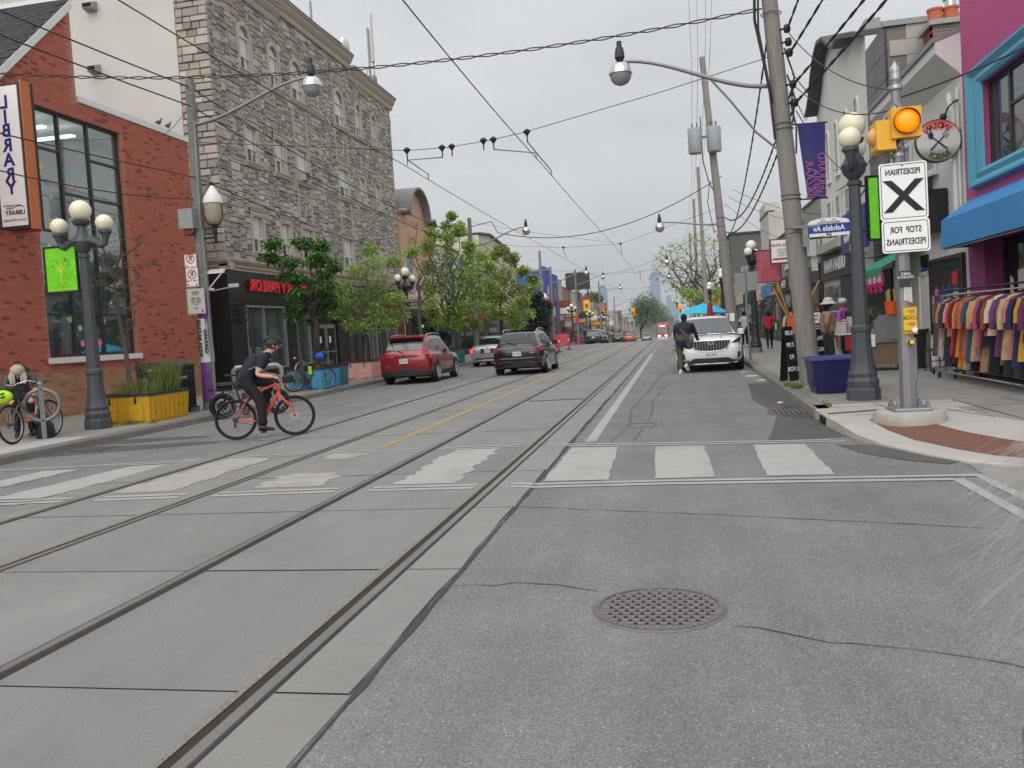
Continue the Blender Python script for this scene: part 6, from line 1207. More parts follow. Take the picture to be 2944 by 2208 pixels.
span('nearest span wire with insulators between the concrete pole and leaning pole',sp,[(sp[1],(-5.7,19.9,5.4)),(sp[2]+V(-.12,0,0),(-5.68,18.2,5.42)),(sp[2]+V(.1,0,0),None),(sp[3]+V(-.1,0,0),None),(sp[3]+V(.12,0,0),(-2.65,17.5,5.13)),(sp[4]+V(.1,0,0),(-2.62,19.5,5.12))])
for Y,zl,zr,lab in ((45.5,6.6,6.9,'second span wire across the street'),(72,6.8,6.9,'third span wire across the street by the blue building'),(97,6.5,6.6,'fourth span wire in the distance'),(126,5.9,6.2,'fifth span wire in the far distance')):
    g=gz(Y); z=interp(TRZ,Y)+.5; q=[V(-11,Y,zl+g*.3),V(-5.7,Y,z+.05),V(-2.6,Y,z),V(2.7,Y if Y>46 else 41,zr+g*.3)]
    span(lab,q,[(q[1],(-5.7,Y+1.2,interp(TRZ,Y)+.02)),(q[2],(-2.62,Y+1.2,interp(TRZ,Y)+.02))],.009)
twist('twisted cable across the whole street at the top of the view',(1.96,17,7.42),(-24,17,10.4),1.25,.013,36,.03)
for i,(z0,z1,zz,lab) in enumerate(((7.72,7.1,7.9,'upper feeder wire along the left concrete poles'),(7.28,6.6,7.6,'middle feeder wire along the left concrete poles'),(5.62,5.4,5.9,'lower telephone wire along the left concrete poles'))):
    wire(lab,multi([V(-10.75,-16,zz),V(-10.8,18.1,z0),V(-10.95,45.9,z1),V(-11.1,72.2,z1-.2)],[.55,.5,.5],14),.016 if i<2 else .014)
wire('slack service wire drooping past the library window',sag(V(-10.9,18,5.12),V(-9.2,-2,6.2),1.0),.012)
wire('service wire from the concrete pole to the stucco wall',sag(V(-10.85,18.1,7.3),V(-17.5,26.6,9.0),.15),.008)
wire('red looped cable hanging beside the concrete pole',[V(-11.1,18,5.95),V(-11.35,17.9,5.85),V(-11.45,17.9,5.55),V(-11.3,17.9,5.25),V(-11.05,18,5.2)],.01,M('red_cable',(150,60,56),.6))
wire('heavy slack cable across the street beyond the red car',multi([V(-10.9,45.9,7.6),V(-9.6,45.6,7.75),V(-9.3,45.5,7.1),V(2.55,40.8,8.25)],[.0,.0,1.25],16),.022)
wire('thin guy wire to the second left pole',sag(V(-10.9,45.9,7.9),V(-2.62,40,5.5),.1),.007)
# bundles on the right side
r1=lambda z,dx=.25:onp(z)+V(dx,-.1,0)
for i,(za,zb,s) in enumerate(((6.95,5.4,.9),(5.9,6.3,1.0),(5.55,5.6,.8))): twist(('upper','middle','lower')[i]+' twisted cable from the leaning pole to the transformer pole',r1(za,-.1 if i==0 else .25),on2(zb)+V(.2,-.1,0),s,.014,26,.022)
for i,(za,b,s) in enumerate(((6.95,V(3.0,2,9.3),.2),(6.5,V(4.6,2,9.2),.25),(5.9,V(5.4,4,8.6),.3),(5.55,V(5.5,6,8.3),.25))): twist(('first','second','third','fourth')[i]+' cable from the leaning pole up and out of view at right',r1(za),b,s,.014,22,.02)
wire('service wire from the leaning pole to the signal pole top',sag(r1(6.9),V(2.82,11.15,4.2),.25),.009); wire('lower service wire from the leaning pole to the beacon',sag(r1(5.9),V(2.8,11.2,3.98),.25),.009); wire('wire from the signal pole to the magenta shop front',sag(V(2.84,11.15,4.1),V(5.7,12.2,5.3),.1),.012); wire('wire from the white shop to the arched building',sag(V(5.4,18,5.2),V(5.5,30,6.3),.2),.009)
wire('service drop from the leaning pole to the arched building',sag(r1(5.4),V(5.65,27,5.6),.3),.01); wire('loose loop of wire at the leaning pole top',[r1(6.1),r1(5.7,.5),r1(5.4,.55),r1(5.2,.4),r1(5.5,.3)],.01)
for i,b in enumerate(((5.6,33,5.2),(5.6,37,5.4),(5.6,45,5.5))): wire(('nearer','middle','farther')[i]+' service drop to the right side shop roofs',sag(on2(6.6).lerp(r1(5.8),.35-.1*i),V(*b),.2),.009)
for i,dx in enumerate((-.5,-.2,.15,.4)):
    wire(('first','second','third','fourth')[i]+' high power line along the tall right poles',multi([on2(13.5)+V(dx,0,.3*i),t3+V(dx,0,-.5+.2*i),t4+V(dx,0,-.4+.2*i),t5+V(dx,0,-.3+.2*i)],[.4,.3,.2],10),.011,M_wiregrey)
    wire(('first','second','third','fourth')[i]+' high power line rising from the transformer pole toward the viewer',sag(on2(13.5)+V(dx,0,.3*i),V(1.0+dx,12,14+i*.5),.3),.008,M_wiregrey)
wire('low grey cable from the transformer pole leftwards',sag(on2(6.2),V(-5.7,72,6.1),.6),.012,M_wiregrey)
# ================================================================ planters, bins, racks
M_soil=M('soil',(72,60,48),.95,var=.3,scale=14,bump=.5)
def planter(label,x0,y0,x1,y1,h,mat,taper=.06,rz=0,rim=M_dframe,group='jersey style street planters'):
    cx_,cy_=(x0+x1)/2,(y0+y1)/2; t=thing('planter',label,'planter',(cx_,cy_,HK),0,group); z0=HK; hx,hy=(x1-x0)/2,(y1-y0)/2
    def ring(k,z): return [(cx_-hx*k,cy_-hy*k,z),(cx_+hx*k,cy_-hy*k,z),(cx_+hx*k,cy_+hy*k,z),(cx_-hx*k,cy_+hy*k,z)]
    part('box',mat,t,lambda m:m.loft([ring(1-taper,z0),ring(1,z0+h-.06)],closed=True,caps=True)); part('rim',rim,t,lambda m:m.loft([ring(1.02,z0+h-.06),ring(1.02,z0+h),ring(.9,z0+h),ring(.9,z0+h-.07)],closed=True)); part('soil',M_soil,t,lambda m:m.add(ring(.91,z0+h-.05),[(0,1,2,3)]))
    n=max(3,int((y1-y0)/.17))
    for i in range(n):
        yy_=cy_+hy*.9*(2*(i+.5)/n-1); part('rib',mat,t,lambda m:m.loft([[(cx_+hx*(1-taper*(1-f))-.005,yy_-.035,z0+h*f),(cx_+hx*(1-taper*(1-f))+.03,yy_-.025,z0+h*f),(cx_+hx*(1-taper*(1-f))+.03,yy_+.025,z0+h*f),(cx_+hx*(1-taper*(1-f))-.005,yy_+.035,z0+h*f)] for f in (.1,.78)],closed=True,caps=True))
    for i in range(2):
        xx=cx_+hx*.7*(i-.5)*1.4; part('slot',M_hole,t,lambda m:[m.box((xx-.02,cy_-hy*1.005,z0+h*.66),(xx+.02,cy_-hy*.9,z0+h*.88))]); part('panel',mat,t,lambda m:m.box((xx-.16,cy_-hy*(1.0-taper*.4)-.02,z0+h*.1),(xx+.16,cy_-hy*.9,z0+h*.62)))
    return t
M_py=M('yellow_planter_paint',(206,160,30),.7,var=.08,scale=4,dirt=.3); M_pb=M('sky_blue_planter_paint',(76,154,190),.7,var=.08,scale=4,dirt=.2); M_pt=M('teal_planter_paint',(52,124,134),.7,var=.08,scale=4,dirt=.2); M_pp=M('pink_planter_paint',(220,172,160),.7,var=.06,scale=4,dirt=.2)
planter('yellow concrete planter with a sapling and tall grass by the lamp',-11.85,15.3,-10.62,16.75,.62,M_py)
planter('sky blue concrete planter behind the cyclist',-11.9,24.1,-10.75,25.6,.68,M_pb); planter('dark teal planter box touching the sky blue planter',-11.75,25.7,-10.9,26.7,.7,M_pt); planter('pink concrete planter beside the red car',-12.2,29.4,-11.1,31.0,.7,M_pp)
planter('blue green planter at the foot of the tall leafy tree',-11.6,40.6,-10.75,42.2,.72,M_pt)
# litter bin
lb_=thing('litter_bin','black street litter and recycling bin with a curved lid beside the planter','litter bin',(-11.55,17.5,HK)); x0,x1,y0,y1=-12.1,-11.2,17.05,17.95
bx('body',M_blackpl,lb_,(x0,y0,HK),(x1,y1,.9)); part('lid',M('bin_lid',(62,64,66),.5,var=.1),lb_,lambda m:m.prism([(x0-.02,1.22),(x1+.03,1.22),(x1+.03,1.27),(x0+.6,1.36),(x0+.25,1.37),(x0-.02,1.32)],'y',y0-.02,y1+.02)); bx('upper_body',M('bin_panel',(44,45,46),.5,var=.2,scale=6),lb_,(x0,y0,.94),(x1,y1,1.22)); bx('band',M_dframe,lb_,(x0-.01,y0-.01,.9),(x1+.01,y1+.01,.94)); part('deposit_slot',M_hole,lb_,lambda m:m.box((x0+.15,y0-.006,1.02),(x1-.2,y0-.001,1.14)))
text('Litter',M_sign,lb_,(x0+.25,y0-.006,.98),(-1,0,0),(0,0,1),.09,ext=.001); text('Litter O',M_sign,lb_,(x1+.004,y0+.42,.98),(0,-1,0),(0,0,1),.1,ext=.001); part('graffiti',M('graffiti_red',(130,50,60),.6),lb_,lambda m:m.tube([(x1+.004,y0+.25+.06*i,1.1+.04*math.sin(i*2.3)) for i in range(10)],.006,4)); part('sticker',M_sign,lb_,lambda m:[m.box((x0+.3+.2*i,y0-.008,1.16-.03*i),(x0+.42+.2*i,y0-.002,1.2)) for i in range(3)])
# ring-and-post bicycle stands
def ringpost(label,x,y,rz,group='ring and post bicycle stands'):
    t=thing('bike_post',label,'bike stand',(0,0,0),0,group); part('post',M_galv,t,lambda m:[m.cbox((0,0,.5),(.075,.075,1.0)),m.lathe([(.06,1.0),(.045,1.04),(0,1.05)],(0,0,0),10)]); part('ring',M_galv,t,lambda m:m.tube([(.28*math.cos(2*pi*i/24),0,.62+.28*math.sin(2*pi*i/24)) for i in range(24)],.035,8,closed=True),60); part('bolt',M_dframe,t,lambda m:[m.lathe([(.02,-.045),(.02,.045)],(0,0,z),8,'y') for z in (.34,.9)])
    t.location=(x,y,HK); t.rotation_euler=(0,0,rz); return t
ringpost('ring and post stand holding the grey city bicycle',-11.2,13.05,R_(40)); ringpost('ring and post stand by the sky blue planter',-11.3,23.95,R_(70)); ringpost('ring and post stand just behind the concrete pole',-11.6,21.2,R_(60))
ub=thing('steel_rail','thick polished steel guard rail by the granite shop corner','railing',(-12.2,22.5,HK)); part('rail',M_alu,ub,lambda m:m.tube([(-12.6,22.2,HK),(-12.6,22.2,.92),(-12.5,22.2,1.02),(-11.6,22.9,1.02),(-11.5,22.98,.92),(-11.5,22.98,HK)],.075,10),60); part('foot',M_galv,ub,lambda m:[m.lathe([(.13,HK),(.13,HK+.02)],(-12.6,22.2,0),10),m.lathe([(.13,HK),(.13,HK+.02)],(-11.5,22.98,0),10)])
bs_=thing('anchor_block','small grey anchor stub at the concrete pole foot','bollard',(-11.12,18.0,HK)); bx('stub',M_galv,bs_,(-11.2,17.7,HK),(-11.06,17.84,.26)); bx('cap',M_dframe,bs_,(-11.21,17.69,.26),(-11.05,17.85,.28))
# blue plastic tub on the right
bt=thing('blue_planter_box','empty dark blue rectangular planter box at the leaning pole','planter',(2.75,15.3,HK)); M_navypl=M('navy_plastic',(32,33,86),.35,var=.06,scale=2); M_tubin=M('tub_inside',(30,30,92),.5)
def rr(cx_,cy_,hx,hy,z,r=.06,n=4):
    o=[]
    for sx,sy,a0 in ((1,-1,-pi/2),(1,1,0),(-1,1,pi/2),(-1,-1,pi)): o+=[(cx_+sx*(hx-r)+r*math.cos(a0+pi/2*i/n),cy_+sy*(hy-r)+r*math.sin(a0+pi/2*i/n),z) for i in range(n+1)]
    return o
c=(2.72,15.42)
part('body',M_navypl,bt,lambda m:m.loft([rr(*c,.38,.42,HK+.03),rr(*c,.45,.5,HK+.6)],closed=True,caps=False),40); part('inside',M_tubin,bt,lambda m:m.loft([rr(*c,.41,.46,HK+.6),rr(*c,.36,.4,HK+.12)],closed=True,caps=True)); part('rim',M('navy_rim',(70,72,140),.4),bt,lambda m:m.loft([rr(*c,.455,.505,HK+.58),rr(*c,.485,.535,HK+.585),rr(*c,.485,.535,HK+.62),rr(*c,.415,.465,HK+.622),rr(*c,.41,.46,HK+.58)],closed=True),40); part('foot',M_black,bt,lambda m:m.box((c[0]-.36,c[1]-.4,HK),(c[0]+.36,c[1]+.4,HK+.03))); part('side_panel',M_navypl,bt,lambda m:[m.box((c[0]-.425,c[1]-.3,HK+.15),(c[0]-.39,c[1]+.3,HK+.45))])
# ================================================================ trees and plants
def leaves(m,centres,n,rad,size,flat=.5,droop=0,aspect=.5):
    for _ in range(n):
        c,r=random.choice(centres); 
        d=Vector((random.gauss(0,1),random.gauss(0,1),random.gauss(0,1))); d.normalize(); d*=r*random.random()**.45
        p=Vector(c)+Vector((d.x,d.y,d.z*flat)); s=size*random.uniform(.6,1.35)
        u=Vector((random.gauss(0,1),random.gauss(0,1),random.gauss(-droop,.5))).normalized(); w=u.cross(Vector((random.gauss(0,.5),random.gauss(0,.5),1))).normalized()*s*aspect
        sh=random.random(); m.c=(sh,sh,sh)
        m.add([p,p+u*s*.45+w*.5,p+u*s,p+u*s*.45-w*.5],[(0,1,2,3)])
def branchy(m,a,b,r0,r1,wob=.08,n=5):
    a,b=Vector(a),Vector(b); L=(b-a).length; P=[a.lerp(b,i/n)+Vector((random.uniform(-wob,wob),random.uniform(-wob,wob),0))*L*(0 if i in (0,n) else .5) for i in range(n+1)]; m.tube(P,[r0+(r1-r0)*i/n for i in range(n+1)],6); return P
def tree(label,base,fork,clumps,nl,size,mat,bark,r0=.08,name='street_tree',flat=.6,droop=.2,twigs=0,limbs=None,group='street trees along the left pavement',aspect=.5,cat='tree'):
    t=thing(name,label,cat,tuple(base),0,group); b,f=Vector(base),Vector(fork)
    tm=MB(); P=branchy(tm,b,f,r0,r0*.65,.05); tm.build('trunk',bark,t,60)
    lm=MB()
    for c,r in clumps:
        st=f.lerp(b,random.uniform(0,.25)) if not limbs else Vector(random.choice(limbs)); Q=branchy(lm,st,Vector(c),r0*.38,r0*.1,.22)
        for k in range(twigs):
            s=random.choice(Q[2:]); e=s+Vector((random.uniform(-1,1),random.uniform(-1,1),random.uniform(-.2,1)))*r*1.0; branchy(lm,s,e,r0*.1,r0*.03,.2,3)
    lm.build('limbs',bark,t,60)
    m=MB(); m.fix=False; leaves(m,clumps,nl,0,size,flat,droop,aspect); m.build('crown',mat,t,kind='stuff'); return t
M_bark=M('bark_grey',(96,88,80),.9,var=.25,scale=18,bump=.5,stretch=(1,1,.3)); M_barkd=M('bark_dark',(58,52,46),.9,var=.25,scale=18,bump=.5)
LF_dark=leafmat('leaf_dark_green',(42,88,36),(104,156,70)); LF_light=leafmat('leaf_light_green',(118,158,70),(186,208,116)); LF_mid=leafmat('leaf_mid_green',(108,154,60),(192,212,112)); LF_yel=leafmat('leaf_yellow_green',(122,142,54),(180,188,96)); LF_red=leafmat('leaf_bronze',(112,84,58),(150,130,84)); LF_ever=leafmat('leaf_evergreen',(44,56,46),(78,88,74)); LF_far=leafmat('leaf_far',(78,108,66),(130,154,98)); LF_grass=leafmat('grass_blades',(84,112,48),(150,158,90))
def px_clumps(Y,lst,dy=.6):
    o=[]
    for x,y,r in lst:
        p=PY(x,y,Y); p.y+=random.uniform(-dy,dy); o.append((p,r))
    return o
# dark large-leaved tree over the sky blue planter
tree('dense dark green large leaved tree in the sky blue planter',(-11.15,24.75,.7),(-11.1,24.8,2.7),[(c,r*.72) for c,r in px_clumps(24.75,[(800,700,.5),(850,690,.5),(900,700,.45),(780,740,.45),(830,750,.55),(885,745,.55),(935,740,.5),(965,760,.45),(800,790,.45),(850,800,.5),(920,785,.5),(975,770,.35),(860,840,.5),(915,835,.5),(950,820,.4),(840,885,.4),(890,880,.5),(940,870,.4),(880,920,.35),(830,905,.35)])],4300,.19,LF_dark,M_barkd,.12,droop=.7,flat=.55,aspect=.42)
tree('feathery light green tree in the pink planter',(-11.4,29.6,.7),(-11.3,29.6,2.5),px_clumps(29.6,[(1060,720,.4),(1090,760,.45),(1030,780,.5),(1075,810,.55),(1000,830,.5),(1050,850,.55),(1110,850,.5),(980,870,.5),(1030,895,.55),(1085,895,.55),(1140,900,.45),(960,900,.4),(1010,935,.45),(1065,935,.5),(1120,930,.4),(1150,860,.35),(1130,750,.35),(1170,720,.35)]),7500,.14,LF_light,M_bark,.06,droop=.3,flat=.7,aspect=.35,twigs=1)
tree('thin bare branched tree with a few leaves by the second globe lamp',(-11.1,36.0,HK),(-11.05,36,3.9),px_clumps(36,[(1190,690,.4),(1205,650,.35),(1230,690,.4),(1250,720,.4),(1180,720,.3),(1235,880,.4),(1195,880,.4),(1245,850,.4)]),420,.13,LF_yel,M_bark,.1,twigs=4)
tree('tallest bright green leafy tree in the left row',(-11.1,41.2,.8),(-11.05,41.2,2.6),[(c,r*.84) for c,r in px_clumps(41.2,[(1290,620,.3),(1275,650,.4),(1310,650,.4),(1330,670,.4),(1255,680,.45),(1295,690,.6),(1340,710,.55),(1240,720,.55),(1285,740,.7),(1330,750,.7),(1375,740,.55),(1230,770,.6),(1275,790,.75),(1325,800,.75),(1375,790,.7),(1410,770,.5),(1235,830,.6),(1285,840,.75),(1335,845,.75),(1385,840,.7),(1420,830,.5),(1250,885,.6),(1300,890,.7),(1350,890,.65),(1400,885,.5),(1270,930,.5),(1320,935,.5),(1240,910,.45),(1365,935,.4)],.9)],12500,.18,LF_mid,M_bark,.14,droop=-.4,flat=1.0,aspect=.45,twigs=1)
tree('spindly upright tree with clustered leaves behind the silver car',(-11.2,49.5,HK),(-11.2,49.5,3.0),px_clumps(49.5,[(1405,740,.6),(1440,720,.5),(1470,740,.5),(1420,800,.8),(1460,790,.8),(1400,850,.7),(1445,850,.8),(1490,830,.7),(1430,900,.7),(1480,900,.7),(1510,780,.4),(1525,800,.4),(1510,870,.5)],1.0),5600,.2,LF_yel,M_bark,.12,twigs=3,flat=.8)
tree('low yellow green bushy tree beside the blue building',(-11.6,60,HK),(-11.6,60,2.0),px_clumps(60,[(1480,890,.8),(1500,860,.8),(1520,840,.7),(1540,820,.6),(1490,930,.8),(1515,900,.8),(1470,920,.8)],1.0),2000,.24,LF_light,M_bark,.12)
tree('dark evergreen shrub in front of the blue building',(-12.5,66,HK),(-12.5,66,1.4),px_clumps(66,[(1545,870,.9),(1555,900,1.0),(1535,910,.9),(1560,930,1.0),(1530,945,.9),(1548,950,1.0),(1565,880,.7),(1540,850,.7)],.8),9000,.22,LF_ever,M_barkd,.15,aspect=.5,name='evergreen_shrub',cat='shrub')
tree('nearly bare spring tree with pale buds behind the right side poles',(3.1,82,gz(82)+HK),(3.0,82,3.6),px_clumps(82,[(1900,750,1.0),(1925,725,1.2),(1955,710,1.2),(1990,700,1.3),(2025,705,1.3),(2055,690,1.3),(2080,720,1.3),(1900,790,1.2),(1935,770,1.4),(1975,760,1.5),(2015,750,1.5),(2055,760,1.5),(2085,780,1.3),(1935,815,1.3),(1970,805,1.5),(2010,800,1.5),(2050,810,1.4),(1955,845,1.2),(1995,850,1.3),(2040,850,1.3)],2.0),1500,.3,LF_yel,M_bark,.32,twigs=9,group='street trees on the right',flat=.8)
tree('low yellow green tree behind the right side poles',(3.6,78,HK),(3.6,78,1.6),px_clumps(78,[(1985,860,1.0),(2015,850,1.0),(2045,855,1.0),(1970,840,.8),(2060,840,1.0)],1.2),900,.3,LF_light,M_bark,.2,group='street trees on the right')
for Y,cl,lab in ((380,[(1838,885,5),(1848,872,5),(1860,870,5.5),(1845,900,6),(1868,890,6),(1858,910,6),(1835,912,5),(1875,910,5)],'large round green tree beyond the far shops at left'),(560,[(1880,890,6),(1890,885,6),(1900,895,6.5),(1885,910,7),(1905,915,7),(1895,925,7),(1915,922,6),(1922,932,5)],'far green trees just above the tram'),(300,[(1700,858,2.6),(1712,860,2.6),(1690,866,2.4)],'small green tree on the skyline above the left shops')):
    c=px_clumps(Y,cl,3); b=c[0][0].copy(); b.z=gz(Y); tree(lab,b,(b.x,b.y,b.z+4),c,4200,1.1,LF_far,M_barkd,.5,group='far street trees',flat=.9)
# sapling in the yellow planter
sa=thing('street_tree','leaning bare sapling with small bronze buds in the yellow planter','tree',(-11.3,15.9,.7)); Yt=15.9
def sp_(x,y,dy=0): p=PY(x,y,Yt); p.y+=dy; return p
m=MB(); m.tube([sp_(374,1110),sp_(366,1040),sp_(352,960),sp_(340,900),sp_(330,830)],[.055,.05,.045,.042,.038],8); m.build('trunk',M_bark,sa,60)
m=MB(); br=[]
for pts in ([(330,830),(320,790),(312,750),(300,700),(308,650)],[(325,800),(345,740),(365,690),(352,640)],[(330,830),(300,820),(270,818),(240,822)],[(332,828),(370,825),(405,815),(440,810)],[(320,790),(300,760),(285,735),(268,742)],[(345,740),(380,720),(420,700),(455,702)],[(340,900),(370,885),(400,860),(430,880)],[(360,960),(385,930),(400,900)],[(312,750),(290,690),(262,640),(180,690)],[(325,800),(360,770),(420,765),(440,750)],[(336,870),(310,880),(290,895)]):
    P=[sp_(x,y,random.uniform(-.12,.12)*i) for i,(x,y) in enumerate(pts)]; m.tube(P,[.024-.018*i/(len(P)-1) for i in range(len(P))],6); br+=P[1:]
    for p in P[1:]:
        for k in range(2): e=p+Vector((random.uniform(-.3,.3),random.uniform(-.2,.2),random.uniform(.02,.2))); m.tube([p,e],[.008,.003],4); br.append(e)
m.build('limbs',M_bark,sa,60); m=MB(); m.fix=False; leaves(m,[(p,.09) for p in br],520,0,.055,.8); m.build('crown',LF_red,sa,kind='stuff')
gr=MB(); gr.fix=False
def blades(m,x0,x1,y0,y1,z,n,h,lean=.25):
    for _ in range(n):
        x,y=random.uniform(x0,x1),random.uniform(y0,y1); hh=h*random.uniform(.4,1.1); l=Vector((random.gauss(0,lean),random.gauss(0,lean),0))*hh; w=Vector((random.uniform(-1,1),random.uniform(-1,1),0)).normalized()*.008; sh=random.random(); m.c=(sh,)*3
        b=Vector((x,y,z)); m.add([b-w,b+w,b+l*.4+V(0,0,hh*.6)+w*.7,b+l*.4+V(0,0,hh*.6)-w*.7,b+l+V(0,0,hh)],[(0,1,2,3),(3,2,4)])
blades(gr,-11.6,-10.75,15.5,16.6,.7,420,.4); blades(gr,-11.3,-10.75,16.2,16.7,.7,600,.75)
o=gr.build('tall_grass',LF_grass,None,kind='stuff'); o['label']='tall feathery grass growing in the yellow planter'; o['category']='grass'
gr=MB(); gr.fix=False
for x0,x1,y0,y1,n,h in ((2.1,2.3,16.3,16.6,120,.12),(2.16,2.22,12.9,13.4,70,.07),(-11.2,-10.9,15.15,15.28,50,.12),(2.05,2.3,16.8,17.2,80,.12),(-10.6,-10.45,15.1,15.3,20,.1)): blades(gr,x0,x1,y0,y1,HK,n,h,.6)
o=gr.build('pavement_weeds',LF_grass,None,kind='stuff'); o['label']='scattered green weeds in the pavement joints'; o['category']='weeds'
# ================================================================ vehicles
G_car=glass('car_glass',(46,50,54),.75,ior=2.0); G_carlight=glass('windscreen_glass',(120,136,142),.7,ior=2.1)
M_clad=M('car_cladding',(34,35,36),.55,var=.08); M_tail=M('tail_lamp',(150,22,30),.15,var=.05,coat=.6); M_amber=M('amber_lamp',(226,110,40),.2,coat=.5); M_lampclr=M('clear_lamp',(200,204,206),.12,var=.05,coat=.8); M_plate=M('licence_plate',(205,208,210),.5,var=.04); M_under=M('underbody',(16,16,17),.9)
def pintm(n,rgb,metal=0,rough=.28): return M('car_paint_'+n,rgb,rough,metal=metal,var=.03,scale=3,coat=.9)
def L_(tab,y,k):
    if y<=tab[0][0]: return tab[0][k]
    for a,b in zip(tab,tab[1:]):
        if y<=b[0]: f=(y-a[0])/(b[0]-a[0]); return a[k]+(b[k]-a[k])*f
    return tab[-1][k]
def car(name,label,cat,low,gh,pm,sidew,rearw,frontw,wheels,rw,lamps,plate,cladz=.5,rails=None,trim=M_clad,detail=True,loc=(0,0,0),rz=0,group=None,rim=M_alu,glassm=None,extra=None,front=None,ptxt='CLNT 482'):
    """low: (y,zbottom,zshoulder,halfwidth,ztop)  gh: (y,zbelt,zroof,wbelt,wroof). local +y is the front of the car"""
    t=thing(name,label,cat,(0,0,0),0,group); gm=glassm or G_car; pieces_=[]
    def ring(y):
        zb,zs,w,zt=(L_(low,y,k) for k in (1,2,3,4)); h=zs-zb
        half=[(w*.80,zb),(w*.93,zb+.05),(w*.985,zb+.16*h+.04),(w,zb+.5*h),(w*.992,zb+.72*h),(w*.972,zb+.88*h),(w*.93,zs-.0*h),(w*.8,zs+(zt-zs)*.6),(w*.5,zs+(zt-zs)*.92),(0,zt)]
        return [(x,y,z) for x,z in half]+[(-x,y,z) for x,z in half[-2::-1]]
    ys=[]
    for a,b in zip(low,low[1:]): n=max(1,int((b[0]-a[0])/.16)); ys+=[a[0]+(b[0]-a[0])*i/n for i in range(n)]
    ys.append(low[-1][0])
    part('body',pm,t,lambda m:m.loft([ring(y) for y in ys],closed=True,caps=True),38)
    def gr(y):
        zb,zr,wb,wr=(L_(gh,y,k) for k in (1,2,3,4)); d=zr-zb; q=min(.13,d*.3)
        half=[(wb,zb),(wb+(wr-wb)*.55,zb+(d-q)*.55),(wr,zr-q),(wr*.93,zr-q*.35),(wr*.7,zr-q*.08),(0,zr)]
        return [(x,y,z) for x,z in half]+[(-x,y,z) for x,z in half[-2::-1]]
    gy=[]
    for a,b in zip(gh,gh[1:]): n=max(1,int((b[0]-a[0])/.14)); gy+=[a[0]+(b[0]-a[0])*i/n for i in range(n)]
    gy.append(gh[-1][0]); part('cabin',pm,t,lambda m:m.loft([gr(y) for y in gy],caps=False),38)
    def side(y,z):
        zb,zr,wb,wr=(L_(gh,y,k) for k in (1,2,3,4)); d=zr-zb; q=min(.13,d*.3); f=(z-zb)/max(.01,d-q); return wb+(wr-wb)*min(1,max(0,f))+.006
    for s in (-1,1):
        for poly in sidew: 
            m=MB(); P=[(s*side(y,z),y,z) for y,z in poly]; c=sum((Vector(p) for p in P),Vector())/len(P); c.x+=s*.012; m.add(P+[c],[(i,(i+1)%len(P),len(P)) for i in range(len(P))]); m.build('side_window',gm,t)
    def screen(nm,y0,y1,k0,k1,g):
        A,B=[],[]
        for i in range(9):
            f=-1+2*i/8
            for (yy,k,L) in ((y0,k0,A),(y1,k1,B)): 
                r=gr(yy); w=r[2][0]*k; x=f*w; z=r[5][2]-(r[5][2]-r[4][2])*abs(f)**2*1.2; L.append(V(x,yy,z))
        nrm=V(0,-(B[4].z-A[4].z),(B[4].y-A[4].y)).normalized(); nrm=nrm if nrm.z>0 else -nrm
        m=MB(); m.loft([[p+nrm*.012 for p in A],[p.lerp(q,.5)+nrm*.03 for p,q in zip(A,B)],[p+nrm*.012 for p in B]]); return m.build(nm,g,t,60)
    if rearw: screen('rear_window',*rearw,gm)
    if frontw: screen('windscreen',*frontw,G_carlight if front else gm)
    # lower cladding and bumpers
    yr,yf=low[0][0],low[-1][0]
    part('lower_cladding',trim,t,lambda m:m.loft([[(x*1.012,y*1.004,z) for x,y,z in [p for p in ring(y)[:4] if True]][:4] for y in ys]) and m.loft([[(-x*1.012,y*1.004,z) for x,y,z in ring(y)[:3]] for y in ys]) and m.loft([[(x*1.012,y*1.004,z) for x,y,z in ring(y)[:3]] for y in ys])) if False else None
    def bump(nm,y0,ya,z0,z1,mat,out=.02):
        yy=[y for y in ys if min(y0,ya)-.001<=y<=max(y0,ya)+.001]; m=MB(); R=[]
        def xs(y,z):
            r=ring(y)[:7]
            for a,b in zip(r,r[1:]):
                if a[2]<=z<=b[2]: return a[0]+(b[0]-a[0])*(z-a[2])/max(1e-6,b[2]-a[2])
            return r[0][0] if z<r[0][2] else r[-1][0]
        e=y0; sgn=1 if y0>0 else -1
        path=[(xs(y,(z0+z1)/2)+out*.6,y) for y in sorted(yy,key=lambda v:-sgn*v)][::-1]
        wl=path[-1][0]; pth=[(x,y) for x,y in path]+[(wl*.5,e+sgn*out*1.3),(0,e+sgn*out*1.6),(-wl*.5,e+sgn*out*1.3)]+[(-x,y) for x,y in path[::-1]]
        R=[[(x,y,z) for x,y in pth] for z in (z0,z0+.02,(z0+z1)/2,z1-.02,z1)]
        R[0]=[(x*.97,y-sgn*.03,z) for x,y,z in R[0]]; R[4]=[(x*.98,y-sgn*.02,z) for x,y,z in R[4]]
        m.loft(R); return m.build(nm,mat,t,40)
    zb0=min(l[1] for l in low)
    if detail:
        if not front: bump('rear_bumper',yr,yr+.5,zb0+.06,cladz,trim)
        else: bump('front_bumper',yf,yf-.35,zb0+.02,zb0+.2,trim)
